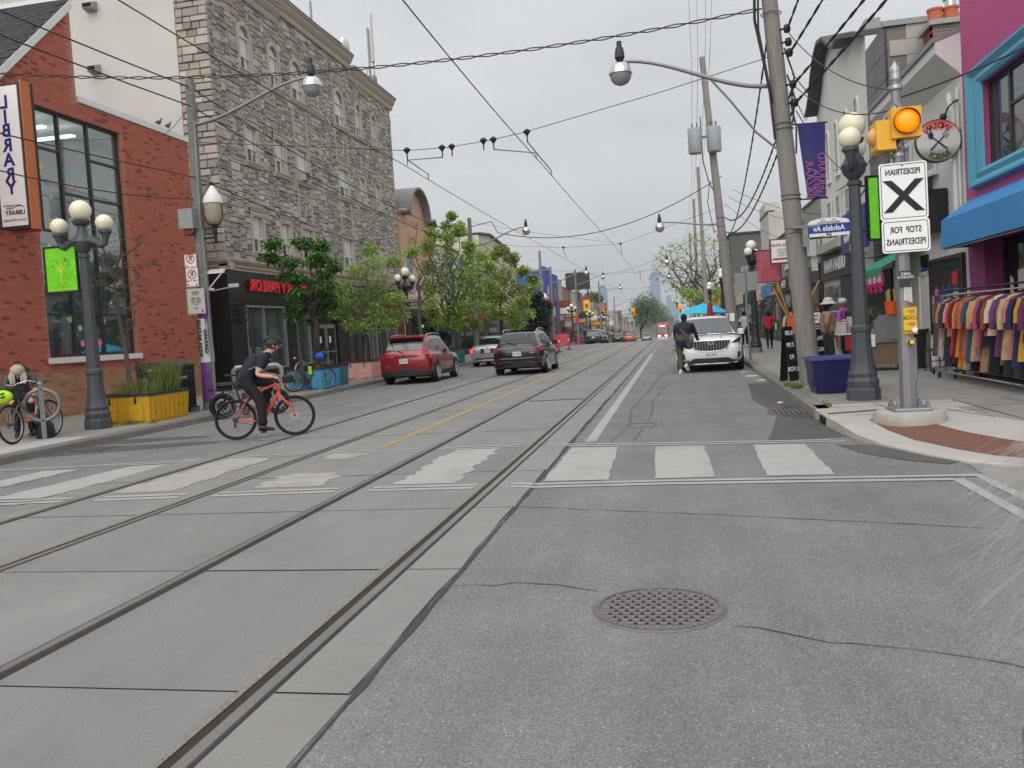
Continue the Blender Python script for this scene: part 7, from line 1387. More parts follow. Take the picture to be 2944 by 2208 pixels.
    for s in (-1,1):
        m=MB(); y0,y1=wheels[0]+rw*1.1,wheels[1]-rw*1.1; W=max(l[3] for l in low); m.box((s*(W-.04) if s>0 else s*W-.012,y0,zb0+.02),(s*W+.012 if s>0 else s*(W-.04),y1,zb0+.17)); m.build('sill',trim,t)
        for yw in wheels:
            W2=L_(low,yw,3); n=18
            part('wheel_arch',trim,t,lambda m:m.prism([(yw+(rw+.075)*math.cos(a),rw+(rw+.075)*math.sin(a)) for a in [-.35+(pi+.7)*i/n for i in range(n+1)]],'x',*sorted((s*(W2-.25),s*(W2+.012)))))
            w=part('wheel',M_rubber,t,lambda m:m.lathe([(rw*.62,-.11),(rw*.93,-.115),(rw,-.08),(rw,.08),(rw*.93,.115),(rw*.62,.11)],(s*(W2-.085),yw,rw),22,'x'),40)
            if detail:
                part('rim',rim,w,lambda m:[m.lathe([(rw*.66,.0),(rw*.66,s*.03),(rw*.6,s*.02),(rw*.58,-s*.03),(0,-s*.03)],(s*(W2+.028)-s*.0,yw,rw),22,'x')]+[m.tube([(s*(W2+.02),yw,rw),(s*(W2+.035),yw+rw*.62*math.cos(a+d),rw+rw*.62*math.sin(a+d))],[.03,.02],5) for a in [2*pi*k/5+.3 for k in range(5)] for d in (-.12,.12)])
    part('underbody',M_under,t,lambda m:m.box((-.7,wheels[0]-.1,zb0-.02),(.7,wheels[1]+.1,zb0+.1)))
    for nm,mat,poly,y0,y1 in lamps:     # polygons (x,z) on both sides between y0 and y1
        for s in (-1,1): m=MB(); m.prism([(s*x,z) for x,z in poly],'y',y0,y1); m.build(nm,mat,t)
    if plate:
        x,z,y=plate; sg=1 if y>0 else -1; p=bx('licence_plate',M_plate,t,(x-.155,min(y,y+sg*.012),z-.08),(x+.155,max(y,y+sg*.012),z+.08)); text(ptxt,M_navy,p,(x,y+sg*.0135,z),(sg,0,0),(0,0,1),.085,ext=.0005,off=.001) if ptxt else None
    if rails:
        zr,y0,y1,xr=rails
        for s in (-1,1): part('roof_rail',M_alu,t,lambda m:m.tube([(s*xr,y0,zr-.04),(s*xr,y0+.15,zr+.045),(s*xr,(y0+y1)/2,zr+.07),(s*xr,y1-.2,zr+.04),(s*xr,y1,zr-.06)],.02,6),60)
    my=L_(gh,0,1); mw_=L_(gh,.6,3)
    for s in (-1,1): part('mirror',pm if front else M_clad,t,lambda m:m.bev((s*(mw_+.03) if s>0 else s*(mw_+.22),.5,my+.0),(s*(mw_+.22) if s>0 else s*(mw_+.03),.68,my+.17),.03))
    if extra: extra(t)
    t.location=loc; t.rotation_euler=(0,0,rz); return t
# ---- red compact SUV
lowS=[(-2.28,.5,.9,.74,.98),(-2.24,.36,.98,.84,1.04),(-2.1,.26,1.02,.895,1.06),(-1.6,.24,1.02,.92,1.06),(0,.22,.99,.918,1.03),(.9,.22,.97,.915,1.02),(1.5,.22,.92,.905,1.0),(1.95,.24,.84,.87,.93),(2.2,.3,.74,.78,.82),(2.28,.4,.62,.62,.68)]
ghS=[(-2.2,1.0,1.03,.74,.7),(-2.02,1.02,1.3,.8,.7),(-1.78,1.02,1.58,.83,.66),(-1.3,1.02,1.64,.85,.66),(-.3,1.0,1.66,.85,.66),(.3,1.0,1.62,.85,.66),(.75,.99,1.34,.85,.72),(1.2,.98,1.02,.82,.76)]
swS=[[(-1.95,1.08),(-1.35,1.07),(-1.35,1.47),(-1.72,1.4)],[(-1.28,1.07),(-.38,1.05),(-.38,1.52),(-1.28,1.49)],[(-.3,1.05),(.68,1.04),(.3,1.46),(-.3,1.52)]]
def ex_red(t):
    bx('trim_bar',pintm('red',(146,26,40)),t,(-.5,-2.3,.93),(.5,-2.26,.98)); [bx('badge',M_chrome,t,(s*.42-.1,-2.31,.925),(s*.42+.1,-2.285,.975)) for s in (-1,1)]
    part('emblem',M_chrome,t,lambda m:[m.tube([(.07*math.cos(a),-2.305,.955+.045*math.sin(a)) for a in [2*pi*i/16 for i in range(16)]],.008,5,closed=True),m.tube([(.03*math.cos(a),-2.306,.955+.04*math.sin(a)) for a in [2*pi*i/12 for i in range(12)]],.006,5,closed=True)]); part('wiper',M_black,t,lambda m:m.tube([(0,-2.21,1.05),(-.25,-2.13,1.16)],.012,5)); part('spoiler',pintm('red',(146,26,40)),t,lambda m:m.prism([(-1.95,1.55),(-1.6,1.62),(-1.6,1.66),(-1.98,1.6)],'x',-.62,.62)); part('antenna',M_black,t,lambda m:m.cyl((0,-1.4,1.64),(0,-1.46,1.72),.012)); bx('name_badge',M_chrome,t,(-.66,-2.285,.62),(-.44,-2.262,.645)); bx('name_badge',M_chrome,t,(.5,-2.285,.65),(.66,-2.262,.675)); part('door_handle',pintm('red',(146,26,40)),t,lambda m:[m.bev((s*.925-.015,y,.9),(s*.925+.02,y+.18,.93),.008) for s in (-1,1) for y in (-1.05,-.05)]); part('door_seam',M_black,t,lambda m:[m.box((s*.922-.002,y,.35),(s*.922+.002,y+.012,.98)) for s in (-1,1) for y in (-1.32,-.34,.72)])
redp=pintm('red',(146,26,40),.25)
car('parked_car','red compact SUV parked behind the cyclist on the left','car',lowS,ghS,redp,swS,(-2.12,-1.86,.9,.92),(1.05,.42,.86,.88),(-1.35,1.31),.35,[('tail_lamp',M_tail,[(.6,.86),(.9,.84),(.9,1.0),(.6,.98)],-2.255,-2.02),('amber_lamp',M_amber,[(.8,.9),(.935,.9),(.93,1.0),(.8,1.0)],-2.2,-1.99)],(0,.79,-2.29),.52,rails=(1.63,-1.6,.2,.62),loc=(-9.08,29.3,0),rz=R_(1),extra=ex_red,ptxt='CCLF 423')
# ---- black compact SUV
def ex_blk(t):
    part('ring_emblem',M_chrome,t,lambda m:[m.tube([(-.1125+.075*k+.05*math.cos(a),-2.262,.985+.05*math.sin(a)) for a in [2*pi*i/14 for i in range(14)]],.007,5,closed=True) for k in range(4)]); bx('sunroof',G_car,t,(-.5,-1.3,1.612),(.5,.1,1.622)); part('wiper',M_black,t,lambda m:m.tube([(.0,-2.14,1.1),(-.35,-2.05,1.18)],.012,5)); bx('name_badge',M_chrome,t,(.45,-2.24,.78),(.63,-2.215,.81)); part('bumper_crease',pintm('black',(20,20,24)),t,lambda m:m.tube([(-.86,-2.12,.62),(-.6,-2.26,.6),(.6,-2.26,.6),(.86,-2.12,.62)],.03,6)); part('reflector',M_tail,t,lambda m:[m.box((s*.62-.1,-2.27,.45),(s*.62+.1,-2.25,.475)) for s in (-1,1)]); part('door_seam',M_hole,t,lambda m:[m.box((s*.922-.003,y,.35),(s*.922+.003,y+.012,.98)) for s in (-1,1) for y in (-1.2,-.3,.72)])
lowB=[(y*.965,zb,zs,w,zt) for y,zb,zs,w,zt in lowS]; ghB=[(-2.12,1.02,1.05,.74,.68),(-1.95,1.03,1.28,.8,.68),(-1.62,1.03,1.52,.83,.65),(-1.1,1.02,1.59,.85,.65),(-.2,1.0,1.61,.85,.65),(.35,1.0,1.56,.85,.65),(.8,.99,1.3,.85,.72),(1.2,.98,1.02,.82,.76)]
swB=[[(-1.7,1.1),(-1.25,1.08),(-1.25,1.42),(-1.5,1.36)],[(-1.18,1.07),(-.35,1.05),(-.35,1.47),(-1.18,1.43)],[(-.27,1.05),(.7,1.04),(.33,1.42),(-.27,1.47)]]
car('moving_car','black compact SUV driving away on the far tram track','car',lowB,ghB,pintm('black',(20,20,24),.2,.2),swB,(-2.06,-1.68,.92,.94),(1.05,.45,.86,.88),(-1.28,1.32),.355,[('tail_lamp',M_tail,[(.42,.84),(.6,.82),(.88,.84),(.9,.95),(.8,.98),(.55,.95)],-2.2,-1.95)],(0,.77,-2.22),.5,rails=(1.58,-1.45,.25,.62),loc=(-5.52,31.3,0),rz=R_(0),extra=ex_blk,trim=pintm('black',(20,20,24)),ptxt='BXRD 710')
# ---- silver saloon
lowN=[(-2.27,.42,.82,.72,.9),(-2.2,.3,.93,.82,.99),(-1.9,.22,.95,.87,1.0),(-1.3,.2,.94,.882,.98),(0,.19,.9,.882,.95),(.9,.19,.88,.88,.95),(1.5,.2,.84,.87,.92),(2.0,.22,.76,.82,.82),(2.27,.35,.6,.66,.64)]
ghN=[(-1.75,.97,.99,.68,.66),(-1.5,.96,1.16,.76,.64),(-1.0,.95,1.39,.8,.6),(-.3,.94,1.46,.8,.6),(.3,.93,1.42,.8,.6),(.75,.93,1.18,.8,.66),(1.2,.92,.95,.78,.7)]
swN=[[(-1.3,1.02),(-.4,1.0),(-.4,1.36),(-.95,1.31)],[(-.32,1.0),(.75,.98),(.3,1.32),(-.32,1.36)]]
M_tailon=M('tail_lamp_lit',(255,70,50),.2,em=((255,60,40),1.6)); silv=pintm('silver',(176,178,180),.55,.3)
def ex_sil(t): part('trunk_lip',silv,t,lambda m:m.tube([(-.7,-2.2,.97),(0,-2.26,1.0),(.7,-2.2,.97)],.02,6)); part('reverse_lamp',M_lampclr,t,lambda m:[m.box((s*.42-.13,-2.275,.76),(s*.42+.1,-2.24,.86)) for s in (-1,1)]); bx('plate_recess',M_clad,t,(-.33,-2.285,.64),(.33,-2.24,.86)); part('rear_vent',M_clad,t,lambda m:m.box((-.6,-2.27,.3),(.6,-2.2,.42))); part('emblem',M_chrome,t,lambda m:m.sph((0,-2.27,.92),.05,8,(1.4,.3,.6)))
car('parked_car','silver saloon with its left tail light glowing ahead of the red car','car',lowN,ghN,silv,swN,(-1.68,-1.1,.88,.9),(1.1,.42,.86,.88),(-1.3,1.33),.32,[('tail_lamp',M_tailon,[(.5,.7),(.84,.68),(.86,.84),(.52,.86)],-2.25,-2.0)],(0,.74,-2.287),.34,loc=(-8.75,40.9,0),trim=silv,extra=ex_sil,ptxt='BYHC 055')
# ---- white crossover facing the camera
lowW=[(-2.4,.5,.95,.76,1.02),(-2.2,.28,1.04,.9,1.08),(-1.5,.24,1.05,.945,1.09),(0,.22,1.04,.95,1.08),(.85,.22,1.03,.95,1.1),(1.5,.22,1.0,.945,1.08),(2.0,.24,.94,.92,1.02),(2.25,.27,.84,.86,.92),(2.36,.34,.7,.74,.76),(2.39,.42,.6,.6,.64)]
ghW=[(-2.1,1.05,1.08,.76,.72),(-1.7,1.06,1.5,.85,.68),(-1.1,1.06,1.63,.88,.68),(-.2,1.05,1.67,.88,.68),(.3,1.05,1.62,.88,.68),(.8,1.06,1.34,.88,.74),(1.22,1.06,1.1,.85,.79)]
whp=pintm('white',(222,222,220),0,.25)
def ex_wh(t):
    yf=2.37
    gp=[(-.56,.93),(.56,.93),(.44,.68),(.3,.63),(0,.61),(-.3,.63),(-.44,.68)]; m=MB(); m.prism(gp,'y',2.2,yf+.03); g=m.build('grille',M_black,t); part('grille_surround',M_chrome,t,lambda m:m.tube([(x,yf+.028,z) for x,z in gp],.012,6,closed=True))
    for i in range(13):
        x=-.48+i*.08; z0=.64+.05*abs(x)/.3*.6; part('grille_bar',M_alu,g,lambda m:[m.box((x-.012,yf+.03,max(z0,.63+.12*max(0,abs(x)-.25)*2)+.03*k),(x+.012,yf+.04,max(z0,.63)+.03*k+.016)) for k in range(9) if max(z0,.63)+.03*k+.016<.915])
    part('emblem',M_chrome,t,lambda m:m.prism([(-.11,.9),(.11,.9),(.07,.81),(-.07,.81)],'y',yf+.04,yf+.055)); part('emblem_field',M_dframe,t,lambda m:m.prism([(-.06,.89),(.06,.89),(.04,.835),(-.04,.835)],'y',yf+.055,yf+.058))
    for s in (-1,1):
        m=MB(); m.prism([(s*.6,.84),(s*.74,.94),(s*.86,1.0),(s*.87,.92),(s*.7,.84)],'y',2.05,2.3); m.build('headlamp',M('headlamp_dark',(48,50,54),.1,coat=1),t); m=MB(); m.prism([(s*.86,.9),(s*.885,.95),(s*.87,.55),(s*.845,.55)],'y',2.12,2.24); m.build('running_light',M_lampclr,t); m=MB(); m.prism([(s*.55,.52),(s*.84,.58),(s*.84,.42),(s*.6,.38)],'y',2.1,2.345); m.build('fog_lamp_recess',M_black,t)
    m=MB(); m.prism([(-.5,.42),(.5,.42),(.64,.28),(-.64,.28)],'y',2.2,2.41); m.build('lower_grille',M_black,t); part('skid_bar',M_alu,t,lambda m:m.tube([(-.75,2.32,.27),(-.4,2.41,.25),(.4,2.41,.25),(.75,2.32,.27)],.018,6)); part('hood_crease',whp,t,lambda m:[m.tube([(s*.3,2.2,.99),(s*.42,1.6,1.085),(s*.5,1.2,1.1)],.012,5) for s in (-1,1)]); part('wiper',M_black,t,lambda m:[m.tube([(x,1.24,1.12),(x+.5,1.1,1.17)],.01,5) for x in (-.55,.05)]); part('inner_mirror',M_black,t,lambda m:m.cbox((0,.45,1.47),(.2,.04,.06))); bx('dashboard',M_clad,t,(-.75,.75,.95),(.75,1.1,1.1))
    for s in (-1,1): part('seat',M('seat_grey',(120,120,120),.8),t,lambda m:m.bev((s*.4-.25,-.2,.6),(s*.4+.25,0,1.4),.06))
swW=[[(-1.75,1.12),(-1.3,1.1),(-1.3,1.45),(-1.55,1.4)],[(-1.22,1.1),(-.35,1.09),(-.35,1.52),(-1.22,1.47)],[(-.27,1.09),(.75,1.1),(.32,1.46),(-.27,1.52)]]
car('parked_car','white crossover facing the viewer with a dark chrome grille, right kerb','car',lowW,ghW,whp,swW,(-2.0,-1.76,.9,.9),(1.17,.36,.93,.92),(-1.42,1.44),.37,[],(0,.5,2.385),.4,rails=(1.64,-1.3,.2,.66),loc=(1.02,27.6,0),rz=pi,extra=ex_wh,front=True,ptxt='CTR 382')
# ---- distant parked cars
dk=pintm('charcoal',(66,68,72),.4,.3); gy=pintm('grey',(130,132,136),.4,.3); orr=pintm('orange',(206,92,60),.1,.3)
def farcar(label,x,y,pm,kind,rz=0,s=1):
    l,g,w=(lowS,ghS,swS) if kind=='suv' else (lowN,ghN,swN); c=car('parked_car',label,'car',l,g,pm,w,(-2.12,-1.86,.9,.92) if kind=='suv' else (-1.68,-1.1,.88,.9),(1.05,.42,.86,.88),(-1.33,1.32),.34,[('tail_lamp',M_tail,[(.55,.8),(.86,.8),(.88,.92),(.56,.92)],-2.27,-2.0)],(0,.74,-2.3),.5,loc=(x,y,gz(y)-.0),rz=rz,detail=False,ptxt=None); return c
farcar('dark grey SUV parked left by the pink wrapped pole',-8.75,93.5,dk,'suv'); farcar('second dark SUV parked right behind the dark grey one',-8.9,100.5,pintm('black2',(36,37,40),.2),'suv'); farcar('black saloon parked left in the far distance',-8.8,134,pintm('black3',(40,42,46)),'saloon'); farcar('orange and white taxi saloon parked in the far distance',-7.3,139,orr,'saloon'); farcar('grey car waiting just left of the tram',-5.6,172,gy,'suv',pi); farcar('second grey car left of the tram',-6.1,182,gy,'saloon',pi); farcar('silver car right of the tram',.6,178,pintm('silver2',(190,192,194),.4),'suv',pi); farcar('white van like car parked behind the white crossover',1.0,58,pintm('white2',(214,214,214)),'suv',pi)
# ---- tram
Yt=188; g=gz(Yt); tm=thing('tram','red and white tram coming up the nearer track','tram',(-2.62,Yt,g)); M_tred=M('tram_red',(196,54,70),.35,coat=.5,var=.04); M_twh=M('tram_white',(224,224,222),.4)
def trr(z,w,y): return [(-2.62-w,y+.5,z),(-2.62-w*.85,y+.08,z),(-2.62,y,z),(-2.62+w*.85,y+.08,z),(-2.62+w,y+.5,z),(-2.62+w,y+28,z),(-2.62-w,y+28,z)]
part('skirt',M_twh,tm,lambda m:m.loft([trr(g+.15,1.2,Yt+.1),trr(g+.75,1.27,Yt)],closed=True,caps=True)); part('lower_body',M_tred,tm,lambda m:m.loft([trr(g+.751,1.27,Yt),trr(g+1.25,1.27,Yt)],closed=True,caps=True)); part('window_band',M_tred,tm,lambda m:m.loft([trr(g+1.251,1.27,Yt),trr(g+2.9,1.24,Yt+.2)],closed=True)); part('roof',M_tred,tm,lambda m:m.loft([trr(g+2.9,1.24,Yt+.2),trr(g+3.45,1.22,Yt+.3),trr(g+3.7,1.05,Yt+.6)],closed=True,caps=True))
part('windscreen',G_car,tm,lambda m:m.loft([[(-2.62-1.12,Yt+.07,g+1.3),(-2.62,Yt-.03,g+1.3),(-2.62+1.12,Yt+.07,g+1.3)],[(-2.62-1.1,Yt+.25,g+2.85),(-2.62,Yt+.16,g+2.85),(-2.62+1.1,Yt+.25,g+2.85)]])); bx('destination_display',M('led_sign',(250,240,200),.5,em=((255,240,200),.6)),tm,(-3.2,Yt+.2,g+3.0),(-2.0,Yt+.28,g+3.25)); part('headlamp',M('headlight_lit',(255,250,240),.3,em=((255,250,235),4)),tm,lambda m:[m.cbox((-2.62+s*.75,Yt+.0,g+1.0),(.5,.1,.2)) for s in (-1,1)])
for i in range(8): bx('side_window',G_car,tm,(-3.9,Yt+1.5+i*3.2,g+1.4),(-1.34,Yt+3.9+i*3.2,g+2.7))
part('pantograph',M_black,tm,lambda m:[m.cyl((-2.62,Yt+8,g+3.7),(-2.62,Yt+6.5,g+4.7),.05),m.cyl((-2.62,Yt+6.5,g+4.7),(-2.62,Yt+7.5,g+5.6),.04)])
# ================================================================ bicycles
def bicycle(label,loc,rz,frame,R=.345,tyre=.02,wb=1.05,style='road',steer=0,lean=0,group='bicycles',rimm=None):
    """local +x is forward, wheels on z=0"""
    t=thing('bicycle',label,'bicycle',(0,0,0),0,group); rx,fxx=-wb*.44,wb*.56; rimm=rimm or M_alu
    fr=M(frame[0],frame[1],.3,var=.04,coat=.5)
    def wheel(x,fork=False):
        w=part('wheel',M_rubber,t,lambda m:m.tube([(x+(R-tyre)*math.cos(a),0,R+(R-tyre)*math.sin(a)) for a in [2*pi*i/36 for i in range(36)]],tyre,8,closed=True),60)
        part('rim',rimm,w,lambda m:m.tube([(x+(R-tyre*2.2)*math.cos(a),0,R+(R-tyre*2.2)*math.sin(a)) for a in [2*pi*i/36 for i in range(36)]],.009 if tyre<.035 else .014,6,closed=True),60)
        part('spokes',M_alu,w,lambda m:[m.tube([(x+.02*math.cos(a+.5),.025*(-1)**i,R+.02*math.sin(a+.5)),(x+(R-tyre*2.2)*math.cos(a),0,R+(R-tyre*2.2)*math.sin(a))],.0022 if tyre<.035 else .004,3) for i,a in enumerate([2*pi*k/(24 if tyre<.035 else 12) for k in range(24 if tyre<.035 else 12)])])
        part('hub',M_dframe if style!='ebike' or x>0 else M_black,w,lambda m:m.lathe([(.022 if style!='ebike' or x>0 else .11,-.05),(.022 if style!='ebike' or x>0 else .12,0),(.022 if style!='ebike' or x>0 else .11,.05)],(x,0,R),16,'y')); return w
    wheel(rx); wheel(fxx)
    bb=V(rx+.43,0,R*.82); st=V(rx+.27,0,R+.5); ht=V(fxx-.28,0,R+.56); hb=V(fxx-.235,0,R+.42); ra=V(rx,0,R); fa=V(fxx,0,R); tw=.02 if style=='road' else .019
    part('frame',fr,t,lambda m:[m.tube([bb,hb],[tw*1.5,tw*1.4],8),m.tube([st-V(0,0,.1),ht-V(0,0,.01)],[tw*.9,tw*1.1],8),m.tube([bb,st],tw,8),m.tube([ht+V(-.005,0,.02),hb-V(-.005,0,.02)],tw*1.25,8)]+[m.tube([ra+V(0,s*.055,0),bb+V(0,s*.04,0)],tw*.62,6) for s in (-1,1)]+[m.tube([ra+V(0,s*.055,0),st+V(-.02,s*.03,-.1)],tw*.55,6) for s in (-1,1)],60)
    part('fork',fr,t,lambda m:[m.tube([hb+V(0,0,-.02),hb+V(.02,s*.05,-.08),fa+V(-.03,s*.05,.15),fa+V(0,s*.05,0)],[.024,.022,.018,.013],7) for s in (-1,1)],60)
    sd=st+V(-.05,0,.14); part('seat_post',M_dframe,t,lambda m:m.cyl(st-V(0,0,.05),sd,.014)); part('saddle',M_blackpl,t,lambda m:m.loft([[(sd.x+x,w*math.cos(a),sd.z+.03+h*math.sin(a)) for a in [2*pi*i/10 for i in range(10)]] for x,w,h in ((-.14,.04,.02),(-.11,.075,.03),(-.04,.06,.03),(.06,.025,.022),(.14,.012,.012))],closed=True,caps=True),60)
    part('stem',M_dframe,t,lambda m:m.tube([ht,ht+V(-.02,0,.06),ht+V(.06,0,.1)],.014,7)); hc=ht+V(.06,0,.1)
    if style=='road' or style=='flat': part('handlebar',M_black,t,lambda m:m.tube([hc+V(-.05,-.31,.0),hc+V(-.01,-.16,.01),hc,hc+V(-.01,.16,.01),hc+V(-.05,.31,0)],[.016,.013,.013,.013,.016],7),60)
    else: part('handlebar',M_chrome if style=='city' else M_black,t,lambda m:m.tube([hc+V(-.16,-.3,.02),hc+V(-.04,-.26,.06),hc+V(.02,-.1,.03),hc,hc+V(.02,.1,.03),hc+V(-.04,.26,.06),hc+V(-.16,.3,.02)],.012,7),60)
    part('crank',M_dframe,t,lambda m:[m.lathe([(.085,-.006),(.09,0),(.085,.006)],bb+V(0,-.055,0),20,'y'),m.cyl(bb+V(0,-.06,0),bb+V(.02,-.075,-.17),.011),m.cyl(bb+V(0,.06,0),bb+V(-.02,.075,.17),.011)]); part('pedal',M_black,t,lambda m:[m.cbox(bb+V(.02,-.13,-.17),(.09,.09,.025)),m.cbox(bb+V(-.02,.13,.17),(.09,.09,.025))]); part('chain',M_dframe,t,lambda m:m.tube([bb+V(0,-.055,.085),ra+V(0,-.055,.03),ra+V(-.04,-.055,0),ra+V(0,-.055,-.03),bb+V(0,-.055,-.085)],.005,4)); part('derailleur',M_dframe,t,lambda m:[m.cbox(ra+V(-.01,-.06,-.08),(.04,.02,.1)),m.lathe([(.045,-.01),(.05,0),(.045,.01)],ra+V(0,-.06,0),12,'y')]); part('brake_disc',M_alu,t,lambda m:m.lathe([(.07,-.001),(.07,.001)],fa+V(0,-.04,0),18,'y'))
    t.location=loc; t.rotation_euler=(R_(lean),0,rz); return t,dict(bb=bb,sd=sd,hc=hc,ht=ht,ra=ra,fa=fa)
# orange bicycle: wheels touch the road where the photograph shows them
wr=PZ(683,1266,0); wf=PZ(852,1252,0); ax=(wf-wr); BRZ=math.atan2(ax.y,ax.x); BC=wr+ax*.44
ob,OB=bicycle('orange bicycle ridden across the street by the helmeted cyclist',(BC.x,BC.y,.006),BRZ,('orange_frame',(214,72,40)),wb=ax.length,R=.345,tyre=.022,style='road',rimm=M_black)
part('handlebar_bag',M_black,ob,lambda m:m.bev(tuple(wm(ob)@(OB['hc']+V(.05,-.1,-.1))),tuple(wm(ob)@(OB['hc']+V(.05,-.1,-.1))+V(.14,.2,.14)),.03))
er,ef=PZ(643,1205,0),PZ(801,1190,0); ea=ef-er
eb,EB=bicycle('black fat tyred electric bicycle on its kickstand behind the cyclist',(er.x+ea.x*.44,er.y+ea.y*.44,.004),math.atan2(ea.y,ea.x),('ebike_frame',(40,42,46)),R=.29,tyre=.05,wb=ea.length,style='ebike',rimm=M_black)
W_=wm(eb)
def epart(nm,mat,fn): 
    m=MB(); fn(m); m.v=[tuple(W_@Vector(p)) for p in m.v]; return m.build(nm,mat,eb,60)
epart('long_seat',M_blackpl,lambda m:m.bev((-.62,-.12,.74),(.08,.12,.82),.03)); epart('rear_rack',M_black,lambda m:[m.tube([(-.75,s*.1,.66),(-.3,s*.1,.68),(-.1,s*.08,.6)],.012,6) for s in (-1,1)]+[m.cyl((-.47,s*.1,.3),(-.5,s*.1,.66),.012) for s in (-1,1)]+[m.cbox((-.75,0,.66),(.1,.16,.05))]); epart('fender',M_alu,lambda m:m.tube([(-.47+.33*math.cos(a),0,.29+.33*math.sin(a)) for a in [.5+i*.25 for i in range(9)]],.012,6)); epart('kickstand',M_black,lambda m:[m.cyl((.05,.06,.25),(.0,.16,.02),.012),m.cyl((.05,-.06,.25),(.0,-.16,.02),.012)]); epart('battery',M_blackpl,lambda m:m.bev((-.1,-.06,.4),(.22,.06,.55),.03)); epart('fork_leg',M_alu,lambda m:[m.cyl((.5,s*.08,.75),(.6,s*.08,.3),.022) for s in (-1,1)])
gw,gf=PZ(155,1254,HK),PZ(40,1278,HK); ga_=gf-gw
gb_,GB=bicycle('silver grey city bicycle locked to the ring stand by the brick wall',(gw.x+ga_.x*.44,gw.y+ga_.y*.44,HK),math.atan2(ga_.y,ga_.x),('grey_frame',(88,86,84)),R=.345,tyre=.02,wb=ga_.length,style='city',lean=4)
part('mudguard',M_alu,gb_,lambda m:[setattr(m,'v',m.v)]+[m.tube([tuple(wm(gb_)@V(OB['ra'].x+.375*math.cos(a),0,.345+.375*math.sin(a))) for a in [.3+i*.25 for i in range(11)]],.014,6)]); part('kickstand',M_black,gb_,lambda m:m.cyl(wm(gb_)@V(-.2,.05,.28),wm(gb_)@V(-.25,.18,.01),.01)); part('orange_lock',M('lock_orange',(214,96,50),.5),gb_,lambda m:m.cbox(wm(gb_)@V(.0,-.05,.42),(.1,.1,.14))); 
hp=wm(gb_)@(GB['hc']+V(.12,.0,-.12)); bkt=thing('handlebar_basket','dark wire basket with a lime helmet on the grey bicycle','basket',tuple(hp)); part('bag',M_dframe,bkt,lambda m:m.loft([rr(hp.x,hp.y,.12,.14,hp.z-.12,.04),rr(hp.x,hp.y,.16,.18,hp.z+.1,.04)],closed=True,caps=True),40)
hl=thing('lime_helmet','lime green cycling helmet hung over the grey bicycle basket','helmet',(hp.x-.02,hp.y-.2,hp.z)); M_limeh=M('lime_helmet',(176,226,30),.4,var=.05)
part('shell',M_limeh,hl,lambda m:m.sph((hp.x+.02,hp.y-.18,hp.z-.05),.16,18,(1.15,.7,.75)),60); part('vents',M_black,hl,lambda m:[m.tube([(hp.x-.1+.09*k,hp.y-.3+.012*abs(k-1),hp.z-.06+j*.06),(hp.x-.03+.09*k,hp.y-.305+.012*abs(k-1),hp.z-.04+j*.06)],.014,5) for k in range(3) for j in (0,1)])
bl_,BL_=bicycle('bicycle with yellow frame bag and blue cloth locked by the sky blue planter',(-11.15,24.0,HK),R_(48),('yellow_black_frame',(60,70,40)),R=.345,tyre=.02,wb=1.04,style='flat',lean=3)
W2=wm(bl_); part('frame_bag',M('yellow_bag',(200,210,60),.6),bl_,lambda m:m.bev(tuple(W2@V(.0,-.03,.5)),tuple(W2@V(.0,-.03,.5)+V(.1,.1,.25)),.02)); part('blue_cloth',M('blue_cloth',(46,92,206),.8,var=.2,scale=9),bl_,lambda m:m.sph(W2@(BL_['hc']+V(.05,0,.02)),.14,12,(1,.8,.9)),60); part('rear_light',M_tailon,bl_,lambda m:m.sph(W2@(BL_['sd']+V(-.16,0,.05)),.03,8))
# ================================================================ people
def skinbody(t,joints,bones,mats,zones,sub=2,name='body'):
    """joints: name->(co,radius); bones: (a,b); zones: function(point,bone)->material index"""
    names=list(joints); idx={n:i for i,n in enumerate(names)}
    me=bpy.data.meshes.new(name); me.from_pydata([joints[n][0] for n in names],[(idx[a],idx[b]) for a,b in bones],[])
    o=bpy.data.objects.new(name,me); link(o); md=o.modifiers.new('s','SKIN'); md.use_smooth_shade=True
    sk=me.skin_vertices[0].data
    for n in names: r=joints[n][1]; sk[idx[n]].radius=r if isinstance(r,tuple) else (r,r); sk[idx[n]].use_root=(n=='pelvis')
    ms=o.modifiers.new('u','SUBSURF'); ms.levels=sub; ms.render_levels=sub
    dg=bpy.context.evaluated_depsgraph_get(); m2=bpy.data.meshes.new_from_object(o.evaluated_get(dg)); bpy.data.objects.remove(o)
    m2.materials.clear()
    for m in mats: m2.materials.append(m)
    J={n:Vector(joints[n][0]) for n in names}
    def near(p):
        best=None
        for a,b in bones:
            A,B=J[a],J[b]; d=B-A; u=max(0,min(1,(p-A).dot(d)/max(1e-9,d.length_squared))); q=(p-(A+d*u)).length/( (joints[a][1] if not isinstance(joints[a][1],tuple) else joints[a][1][0])*(1-u)+(joints[b][1] if not isinstance(joints[b][1],tuple) else joints[b][1][0])*u+1e-6)
            if best is None or q<best[0]: best=(q,a,b,u)
        return best
    for f in m2.polygons:
        q,a,b,u=near(f.center); f.material_index=zones(a,b,u,f.center); f.use_smooth=True
    inv=wm(t).inverted(); m2.transform(inv); ob=bpy.data.objects.new(name,m2); link(ob); ob.parent=t; return ob
